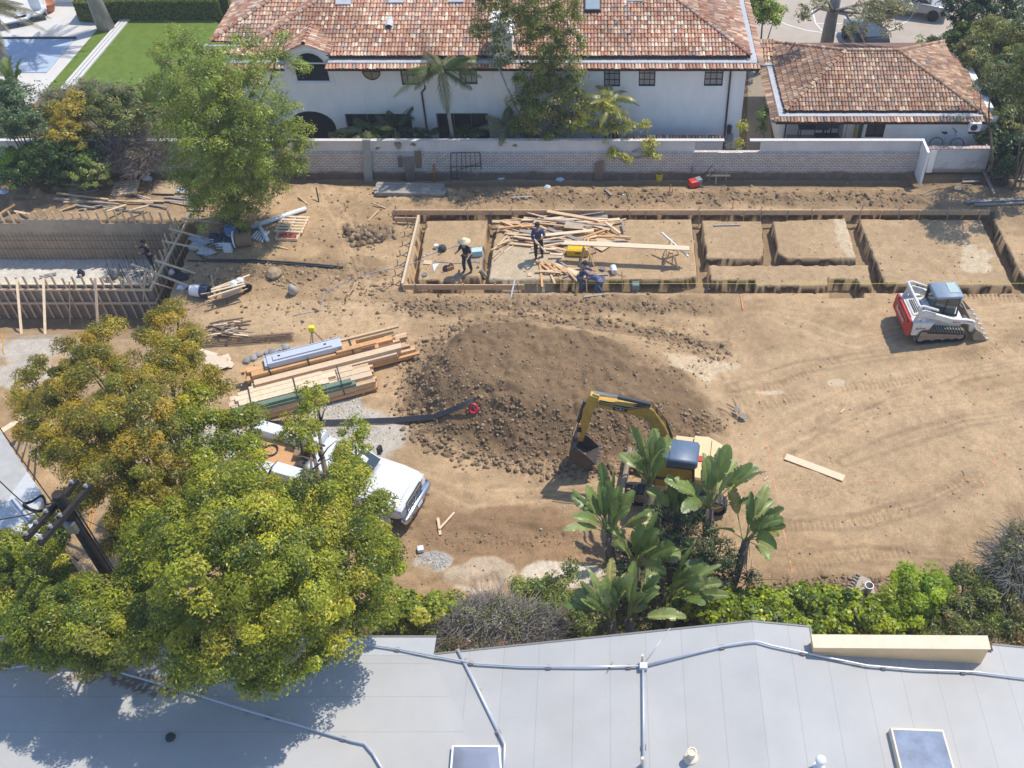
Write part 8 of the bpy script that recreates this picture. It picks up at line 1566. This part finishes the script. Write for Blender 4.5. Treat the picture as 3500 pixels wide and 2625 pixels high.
MB().box((.2, .56, 1.67), (1.36, .84, 1.04)).build('cab_base', EY, ex, world=False, bevel=.03)
for s, y in ((0, .15), (1, .97)): MB().add([(.86, y, 1.65), (-.46, y, 1.65), (-.40, y, 2.5), (.78, y, 2.5)], [(0, 1, 2, 3)]).build('cab_window', M('cab_glass', (0, 0, 0)), ex, world=False)
MB().add([(.90, .14, 1.65), (.90, .98, 1.65), (.80, .94, 2.5), (.80, .18, 2.5)], [(0, 1, 2, 3)]).build('windscreen', M('cab_glass', (0, 0, 0)), ex, world=False)
m = MB(); m.loft([rr(-.56, .42, 2.34, 2.60, .06), rr(-.48, .50, 2.30, 2.68, .10), rr(.30, .50, 2.30, 2.70, .10), rr(.84, .48, 2.32, 2.66, .09), rr(.92, .44, 2.36, 2.58, .06)]); 
m.v = [(x, y+.56, z) for x, y, z in m.v]; cr_ = m.build('cab_roof', M('cab_roof_blue', (.095, .145, .225), .4, var=.12), ex, world=False, smooth=True); MB().box((.42, .56, 2.702), (.025, .9, .012)).build('roof_seam', DARK, cr_, world=False)
# boom, stick, bucket in the plane y = yb
f0 = EL(2290, 1510); f1 = EL(2222, 1405); f2 = EL(2040, 1372); e1 = EL(2022, 1362); s1 = EL(1985, 1500); s0 = EL(2028, 1352)
def plate(pts, y, w_, mat, name, parent, bevel=.02): return MB().prism([(x, y-w_/2, z) for x, z in pts], (0, w_, 0)).build(name, mat, parent, world=False, bevel=bevel)
def thick(path, hs):
    up, dn = [], []
    for i, (x, z) in enumerate(path):
        a = path[max(0, i-1)]; b = path[min(len(path)-1, i+1)]; d = Vector((b[0]-a[0], b[1]-a[1])).normalized(); n_ = Vector((-d.y, d.x)); up.append((x+n_.x*hs[i], z+n_.y*hs[i])); dn.append((x-n_.x*hs[i], z-n_.y*hs[i]))
    return up+dn[::-1]
boom = plate(thick([f0, ((f0[0]+f1[0])/2, (f0[1]+f1[1])/2), f1, ((f1[0]*.5+f2[0]*.5), f1[1]*.5+f2[1]*.5), f2], [.14, .21, .25, .19, .12]), yb, .30, EY, 'boom', ex)
stk = plate(thick([(s0[0]-.06, s0[1]+.06), (e1[0]*.75+s1[0]*.25, e1[1]*.75+s1[1]*.25), s1], [.16, .19, .09]), yb, .24, EY, 'stick', ex)
def cyl(a, b, y, r1, r2, parent, name='hydraulic_cylinder'):
    a = Vector((a[0], y, a[1])); b = Vector((b[0], y, b[1])); c = a.lerp(b, .58); o = MB().tube([a, c], r1, 10).build(name, DARK, parent, world=False); MB().tube([c, b], r2, 8).build('rod', CHROME, o, world=False)
mid_ = ((f1[0]*.9+f2[0]*.1), f1[1]*.9+f2[1]*.1+.3); cyl((mid_[0]-.2, mid_[1]+.02), (s0[0]-.02, s0[1]+.2), yb, .085, .05, ex)
cyl((f0[0]+.25, f0[1]-.25), (f1[0]+.1, f1[1]-.2), yb-.24, .06, .04, ex); cyl((f0[0]+.25, f0[1]-.25), (f1[0]+.1, f1[1]-.2), yb+.24, .06, .04, ex)
cyl((e1[0]+.22, e1[1]-.15), (s1[0]+.26, s1[1]+.12), yb, .07, .045, ex)
MB().bar((s1[0]+.26, yb, s1[1]+.12), (s1[0]+.14, yb, s1[1]-.28), .2, .07).build('bucket_link', DARK, ex, world=False)
m = MB()
for dy in (-.08, 0, .08): m.tube([(f0[0]-.1, yb+dy, f0[1]+.1), (f0[0]*.5+f1[0]*.5-.2, yb+dy, f0[1]*.5+f1[1]*.5+.25), (f1[0]-.05, yb+dy, f1[1]+.34), (f1[0]*.6+f2[0]*.4, yb+dy+.16, f1[1]*.6+f2[1]*.4+.14), (f2[0]-.1, yb+dy+.17, f2[1]+.16)], .02, 5)
m.build('hoses', BLACK, ex, world=False)
MB().box((f1[0]*.45+f2[0]*.55, yb+.156, f1[1]*.45+f2[1]*.55-.01), (.5, .008, .17)).build('name_panel', BLACK, ex, world=False)
put_text('CAT', .17, frame_m((f1[0]*.45+f2[0]*.55, yb+.165, f1[1]*.45+f2[1]*.55-.01), (-1, 0, .0), (0, 0, 1)), TEXT_W, ex)
bx, bz = s1; MB().box((bx+.02, yb+.125, bz+.62), (.16, .006, .26)).build('name_panel', BLACK, ex, world=False)
# bucket: open to the machine, teeth pointing back
gz = ec.z; W2 = .42; sh = [(bx+.14, bz+.02), (bx+.34, bz-.25), (bx+.36, bz-.62), (bx+.2, bz-.92), (bx-.15, bz-1.02), (bx-.62, bz-.80), (bx-.62, bz-.76), (bx-.15, bz-.97), (bx+.17, bz-.88), (bx+.31, bz-.6), (bx+.29, bz-.27), (bx+.10, bz-.02)]
bt_ = MB(); bt_.prism([(x, yb-W2, z) for x, z in sh], (0, 2*W2, 0))
for s in (-1, 1): bt_.prism([(x, yb+s*W2-.015, z) for x, z in sh[:6]+[(bx-.32, bz-.42), (bx-.02, bz-.12)]], (0, .03, 0))
bt_ = bt_.build('bucket', M('worn_bucket', (.13, .105, .09), .6, metal=.4, var=.35, scale=5), ex, world=False)
for k in range(5): y = yb-W2+.08+k*(2*W2-.16)/4; MB().loft([[Vector((bx-.58, y-.04, bz-.83)), Vector((bx-.58, y+.04, bz-.83)), Vector((bx-.58, y+.04, bz-.77)), Vector((bx-.58, y-.04, bz-.77))], [Vector((bx-.76, y-.015, bz-.70)), Vector((bx-.76, y+.015, bz-.70)), Vector((bx-.76, y+.015, bz-.685)), Vector((bx-.76, y-.015, bz-.685))]]).build('tooth', STEEL, bt_, world=False)
# ---------------------------------------------------------------- vehicles on the driveway
def simple_car(label, cat, u, v, rz, paint_, pickup=False, name='parked_car'):
    p = G(u, v, -.17); p.z = -.17; t = thing(name, label, cat, p, rz); c = M(paint_[0], paint_[1], .25, var=.03, coat=.5)
    m = MB(); m.loft([rr(-2.5, .8, .5, .98, .1), rr(-2.3, .92, .4, 1.05, .1), rr(.9, .93, .4, 1.02, .1), rr(2.0, .9, .42, .95, .12), rr(2.45, .78, .48, .8, .12)]); m.build('body', c, t, world=False, smooth=True)
    m = MB(); x0, x1 = (-.5, 1.3) if pickup else (-2.1, 1.2); m.loft([rr(x0, .78, .95, 1.0, .02), rr(x0+.35, .72, .95, 1.58, .1), rr(x1-1.0, .72, .95, 1.62, .1), rr(x1, .8, .95, 1.0, .02)]); cb2 = m.build('cabin', M('car_glass', (.02, .025, .03), .08, spec=.7), t, world=False, smooth=True)
    MB().loft([rr(x0+.4, .68, 1.57, 1.63, .03), rr(x1-1.0, .68, 1.60, 1.655, .03)]).build('roof_panel', c, cb2, world=False)
    for x in (-1.5, 1.55):
        for y in (-.85, .85): wheel(t, (x, y, .36), .36, .24)
    for y in (-.6, .6): MB().box((2.38, y, .8), (.16, .3, .14)).build('headlight', PVC, t, world=False)
    if pickup: MB().box((-1.5, 0, 1.06), (1.7, 1.4, .02)).build('bed', DARK, t, world=False)
    return t
simple_car('silver pickup truck parked at the top right driveway', 'truck', 3105, 40, rad(-20), ('silver_paint', (.36, .35, .33)), True, 'pickup_truck'); simple_car('dark car parked just behind the tiled outbuilding', 'car', 2955, 168, rad(95), ('black_paint', (.025, .03, .03)))
# ---------------------------------------------------------------- utility pole with crossarms and cables
pu = Vector((-13.3, 15.0, 0)); up_ = thing('utility_pole', 'dark timber utility pole with twin crossarms at the left', 'utility pole', pu); POLE = M('creosote_timber', (.030, .025, .022), .9, var=.35, scale=6)
MB().tube([(0, 0, 0), (0, 0, 9.0)], [.19, .14], 14).build('pole', POLE, up_, world=False)
dA = Vector((-.30, -.95, 0)).normalized(); sA_ = Vector((dA.y, -dA.x, 0))
for s in (-1, 1):
    a_ = MB(); o = sA_*(s*.21)+Vector((0, 0, 8.55)); a_.bar(o-dA*.75, o+dA*1.15, .11, .14); arm = a_.build('crossarm', POLE, up_, world=False)
    for k in (-.6, .35, .7, 1.05): MB().lathe([(.03, .07), (.05, .1), (.035, .14), (.05, .17), (.02, .2)], o+dA*k, 8).build('insulator', M('grey_porcelain', (.30, .30, .30), .3), arm, world=False)
for k, (u, v, u2, v2) in enumerate(((45, 1712, 75, 1750),)): a = G(u, v, 8.3); b = G(105, 1785, 8.1); MB().tube([a-pu, b-pu], .10, 12).build('cable_can', M('silver_can', (.45, .48, .52), .3, metal=.7), up_, world=False); m = MB(); [m.tube([b-pu+Vector((R.uniform(-.08, .08), R.uniform(-.08, .08), 0)), b-pu+Vector((.1, -.25, -.1)), G(135, 1840, 7.9)-pu+Vector((R.uniform(-.08, .08), R.uniform(-.1, .1), 0))], .012, 4) for k in range(9)]; m.build('cable_tails', PVC, up_, world=False)
m = MB()
for k in range(4): c = G(118, 1725, 8.4)-pu; m.tube([c+Vector((.26*math.cos(a)+.02*k, .2*math.sin(a), .03*k+.1*math.sin(a*2))) for a in np.linspace(0, 6.2, 18)], .014, 5)
m.tube([c+Vector((.26, 0, 0)), (0, 0, 8.7)], .02, 5); m.build('cable_loop', BLACK, up_, world=False)
for k, (u, v, z, s) in enumerate(((-80, 1790, 8.5, .05), (-80, 1350, 9.2, .3), (-90, 1560, 8.9, .2))):
    a = Vector((0, 0, 8.55))+dA*(.4*k-.2); b = G(u, v, z)-pu; MB().tube([a, a.lerp(b, .5)-Vector((0, 0, .15)), b], .016, 5).build('wire', BLACK, up_, world=False)
MB().box((.0, -.2, 7.9), (.25, .12, .35)).build('terminal_box', STEEL, up_, world=False)
MB().tube([(.2, .05, 8.4), (.2, .05, 3)], .022, 6).build('riser', DARK, up_, world=False)
MB().tube([(0, 0, 8.3), Vector(G(360, 1810, .2))-pu], .012, 4).build('guy_wire', BLACK, up_, world=False)
# ================================================================ people
def skin_mesh(name, joints, edges, parent, mat, sub=1):
    """joints: name -> (x, y, z, r) ; one continuous surface grown over the skeleton"""
    names = list(joints); me = bpy.data.meshes.new(name); bm = bmesh.new(); lay = bm.verts.layers.skin.verify(); vs = {}
    for i, n_ in enumerate(names):
        x, y, z, r = joints[n_][:4]; v = bm.verts.new((x, y, z)); r2 = joints[n_][4] if len(joints[n_]) > 4 else r; v[lay].radius = (r, r2); v[lay].use_root = (i == 0); vs[n_] = v
    for a, b in edges: bm.edges.new((vs[a], vs[b]))
    bm.to_mesh(me); bm.free(); o = bpy.data.objects.new(name, me); C.objects.link(o)
    s = o.modifiers.new('skin', 'SKIN'); s.use_smooth_shade = True; u = o.modifiers.new('sub', 'SUBSURF'); u.levels = sub; u.render_levels = sub
    dg = bpy.context.evaluated_depsgraph_get(); m2 = bpy.data.meshes.new_from_object(o.evaluated_get(dg)); o.modifiers.clear(); o.data = m2; bpy.data.meshes.remove(me)
    m2.materials.clear(); m2.materials.append(mat); o.parent = parent; return o
def person(label, loc, rz, shirt, trousers, pose='stand', hat=None, hatmat=None, sleeves=True, arms=None, lean=0., scale=1., group=None, bend=0., crouch=0.):
    t = thing('person', label, 'person', loc, rz, group); t.scale = (scale,)*3; k = crouch
    hipz = .92-k*.38; L = {}
    pel = Vector((0, -.12*k, hipz)); d = Vector((0, math.sin(bend), math.cos(bend)))
    sp = pel+d*.22; chs = pel+d*.44; nk = pel+d*.56; hd = nk+(Vector((0, math.sin(bend*1.15), math.cos(bend*1.15))))*.10; tp = hd+Vector((0, math.sin(bend*1.2), math.cos(bend*1.2)))*.15
    J = {'pelvis': (*pel, .125, .10), 'spine': (*sp, .12, .095), 'chest': (*chs, .145, .105), 'neck': (*nk, .055), 'jaw': (*hd, .07), 'head': (*(hd+(tp-hd)*.55), .095), 'crown': (*tp, .07)}
    E = [('pelvis', 'spine'), ('spine', 'chest'), ('chest', 'neck'), ('neck', 'jaw'), ('jaw', 'head'), ('head', 'crown')]
    arms = arms or {1: ((.05, .02, -.28), (.05, .12, -.52)), -1: ((.05, .02, -.28), (.05, .12, -.52))}
    for s, n_ in ((1, 'l'), (-1, 'r')):
        sh = chs+d*.05+Vector((s*.19, 0, 0)); el_, wr = arms[s]; el = sh+Vector((s*el_[0], el_[1], el_[2])); w_ = sh+Vector((s*wr[0], wr[1], wr[2])); fd = (w_-el).normalized()
        J['sh'+n_] = (*sh, .06); J['el'+n_] = (*el, .045); J['wr'+n_] = (*w_, .032); J['pa'+n_] = (*(w_+fd*.08), .038, .022); E += [('chest', 'sh'+n_), ('sh'+n_, 'el'+n_), ('el'+n_, 'wr'+n_), ('wr'+n_, 'pa'+n_)]
        ax = fd.orthogonal().normalized()
        for f in range(4): q = w_+fd*.09+ax*(.012*(f-1.5)*1.6); J['f%d%s' % (f, n_)] = (*(q+fd*(.06+.012*(1 if f in (1, 2) else 0))), .009); E.append(('pa'+n_, 'f%d%s' % (f, n_)))
        J['th'+n_] = (*(w_+fd*.06+ax*.055), .010); E.append(('pa'+n_, 'th'+n_))
        hp = pel+Vector((s*.095, 0, -.06)); kn = Vector((s*.13, .10+.30*k if k else .03+s*lean, .48-k*.02)); an = Vector((s*.13, -.02+s*lean*1.6, .08)); to = an+Vector((s*.02, .15, -.045))
        J['hp'+n_] = (*hp, .095); J['kn'+n_] = (*kn, .06); J['an'+n_] = (*an, .045); J['to'+n_] = (*to, .04); E += [('pelvis', 'hp'+n_), ('hp'+n_, 'kn'+n_), ('kn'+n_, 'an'+n_), ('an'+n_, 'to'+n_)]
    skin_mesh('body', J, E, t, SKIN, 1)
    def grow(keys, g, ends=None): return {a: tuple(list(J[a][:3])+[r_+g for r_ in J[a][3:]]) for a in keys}
    ks = ['chest', 'spine', 'pelvis', 'shl', 'shr', 'ell', 'elr']+(['wrl', 'wrr'] if sleeves else [])
    je = [e for e in E if e[0] in ks and e[1] in ks]; jj = grow(ks, .022)
    skin_mesh('shirt', jj, je, t, shirt, 1)
    ks = ['pelvis', 'hpl', 'hpr', 'knl', 'knr', 'anl', 'anr']; skin_mesh('trousers', grow(ks, .024), [e for e in E if e[0] in ks and e[1] in ks], t, trousers, 1)
    for n_ in 'lr': skin_mesh('boot', {'a': tuple(list(J['an'+n_][:3])+[.058]), 'b': tuple(list(J['to'+n_][:3])+[.052])}, [('a', 'b')], t, M('brown_boot', (.12, .075, .04), .8), 1)
    hc = hd+(tp-hd)*.75; rot = Matrix.Rotation(-bend*1.1, 3, 'X')
    if hat == 'straw': MB().lathe([(0.0, -.01), (.27, -.03), (.28, -.015), (.14, .02), (.125, .10), (.08, .14), (0, .145)], hc, 18, rot).build('hat', hatmat or STRAW, t, world=False, smooth=True)
    elif hat == 'cap': m = MB(); m.lathe([(.113, -.02), (.115, .04), (.08, .10), (0, .115)], hc, 14, rot); m.prism([hc+rot @ Vector(q) for q in ((-.09, .08, 0), (.09, .08, 0), (.06, .22, -.015), (-.06, .22, -.015))], rot @ Vector((0, 0, .015))); m.build('cap', hatmat or DARKC, t, world=False, smooth=False)
    elif hat == 'hard': MB().lathe([(.15, -.03), (.15, -.015), (.125, .0), (.115, .07), (.06, .12), (0, .125)], hc, 16, rot).build('helmet', hatmat or YELB, t, world=False, smooth=True)
    else: MB().lathe([(.10, -.05), (.108, .03), (.07, .09), (0, .10)], hc, 14, rot).build('hair', BLACK, t, world=False, smooth=True)
    m = MB(); f = hd+(tp-hd)*.45; m.box(f+rot @ Vector((0, .098, -.01)), (.022, .03, .04), rot); [m.box(f+rot @ Vector((x, .088, .025)), (.02, .012, .012), rot) for x in (-.032, .032)]; m.build('face', M('skin_shade', (.26, .14, .09), .6), t, world=False)
    return t
person('worker in a wide straw hat and sleeveless navy top on the first pad', T(1600, 930), rad(150), NAVY, M('dark_jeans', (.035, .045, .075), .9, var=.2), hat='straw', sleeves=False, arms={1: ((.08, .12, -.24), (.04, .34, -.20)), -1: ((.10, .05, -.26), (.12, .28, -.32))}, lean=.05, scale=1.02)
w2 = T(1843, 880); person('worker in a blue shirt and dark cap holding a stick on the scrap pad', w2, rad(185), BLUEC, DARKC, hat='cap', arms={1: ((.06, .10, -.26), (-.06, .30, -.34)), -1: ((.08, .08, -.26), (.0, .28, -.18))}, lean=.04, scale=1.08)
board('carried_stick', 'board held slanted by the worker in the blue shirt', G(1826, 818, 1.25), G(1866, 862, .55), .09, .04, WOODP)
MB_ = None
p3 = Vector((P(1985, 985, 33.75).x, 33.72, -.5)); person('standing worker in a long blue jacket and dark cap in the front trench', p3, rad(-80), BLUEC, DENIM, hat='cap', bend=.25, arms={1: ((.05, .18, -.2), (.0, .42, -.26)), -1: ((.05, .18, -.2), (.0, .42, -.30))}, scale=1.05)
p4 = Vector((P(2050, 985, 33.7).x, 33.68, -.46)); person('bent over worker in denim blue with a straw cap in the front trench', p4, rad(75), DENIM, DENIM, hat='straw', hatmat=M('straw_cap', (.55, .42, .18), .8, var=.2), bend=1.25, crouch=.25, arms={1: ((.04, .12, -.24), (.0, .22, -.46)), -1: ((.04, .12, -.24), (.0, .2, -.46))}, scale=1.05)
tag(MB().bar(Vector((P(2006, 1000, 33.3).x, 33.35, -.2)), Vector((P(2004, 950, 33.3).x, 33.4, .62)), .06, .05).build('stake', WOOD), 'stake held between the two workers in the trench', 'stake')
person('worker in dark blue standing in the shaded back basement corner', Vector((G(549, 800, -1.2).x, 37.4, -2.0)), rad(120), NAVY, NAVY, hat='cap', arms={1: ((.08, .12, -.22), (.02, .3, -.1)), -1: ((.08, .1, -.24), (.05, .28, -.2))})
person('worker in a red top behind the end wall of the basement', Vector((bs['x1']+.45, 35.0, -1.95)), rad(90), REDC, DARKC, hat='hard', hatmat=PVC)
person('worker in a broad pale hat leaning by the front basement form', Vector((G(472, 962, -.6).x, 34.35, -2.0)), rad(200), M('tan_shirt', (.35, .28, .2), .9), DARKC, hat='straw', bend=.3)

# ================================================================ thin midday haze over the whole site
hm = bpy.data.materials.new('haze_air'); hm.use_nodes = True; hn = hm.node_tree; hn.nodes.remove(hn.nodes['Principled BSDF'])
pv = hn.nodes.new('ShaderNodeVolumePrincipled'); pv.inputs['Color'].default_value = (.86, .90, 1, 1); pv.inputs['Density'].default_value = .0007; hn.links.new(pv.outputs[0], hn.nodes['Material Output'].inputs['Volume'])
tag(MB().box((0, 90, 13.6), (620, 440, 34.2)).build('haze', hm), kind='stuff')
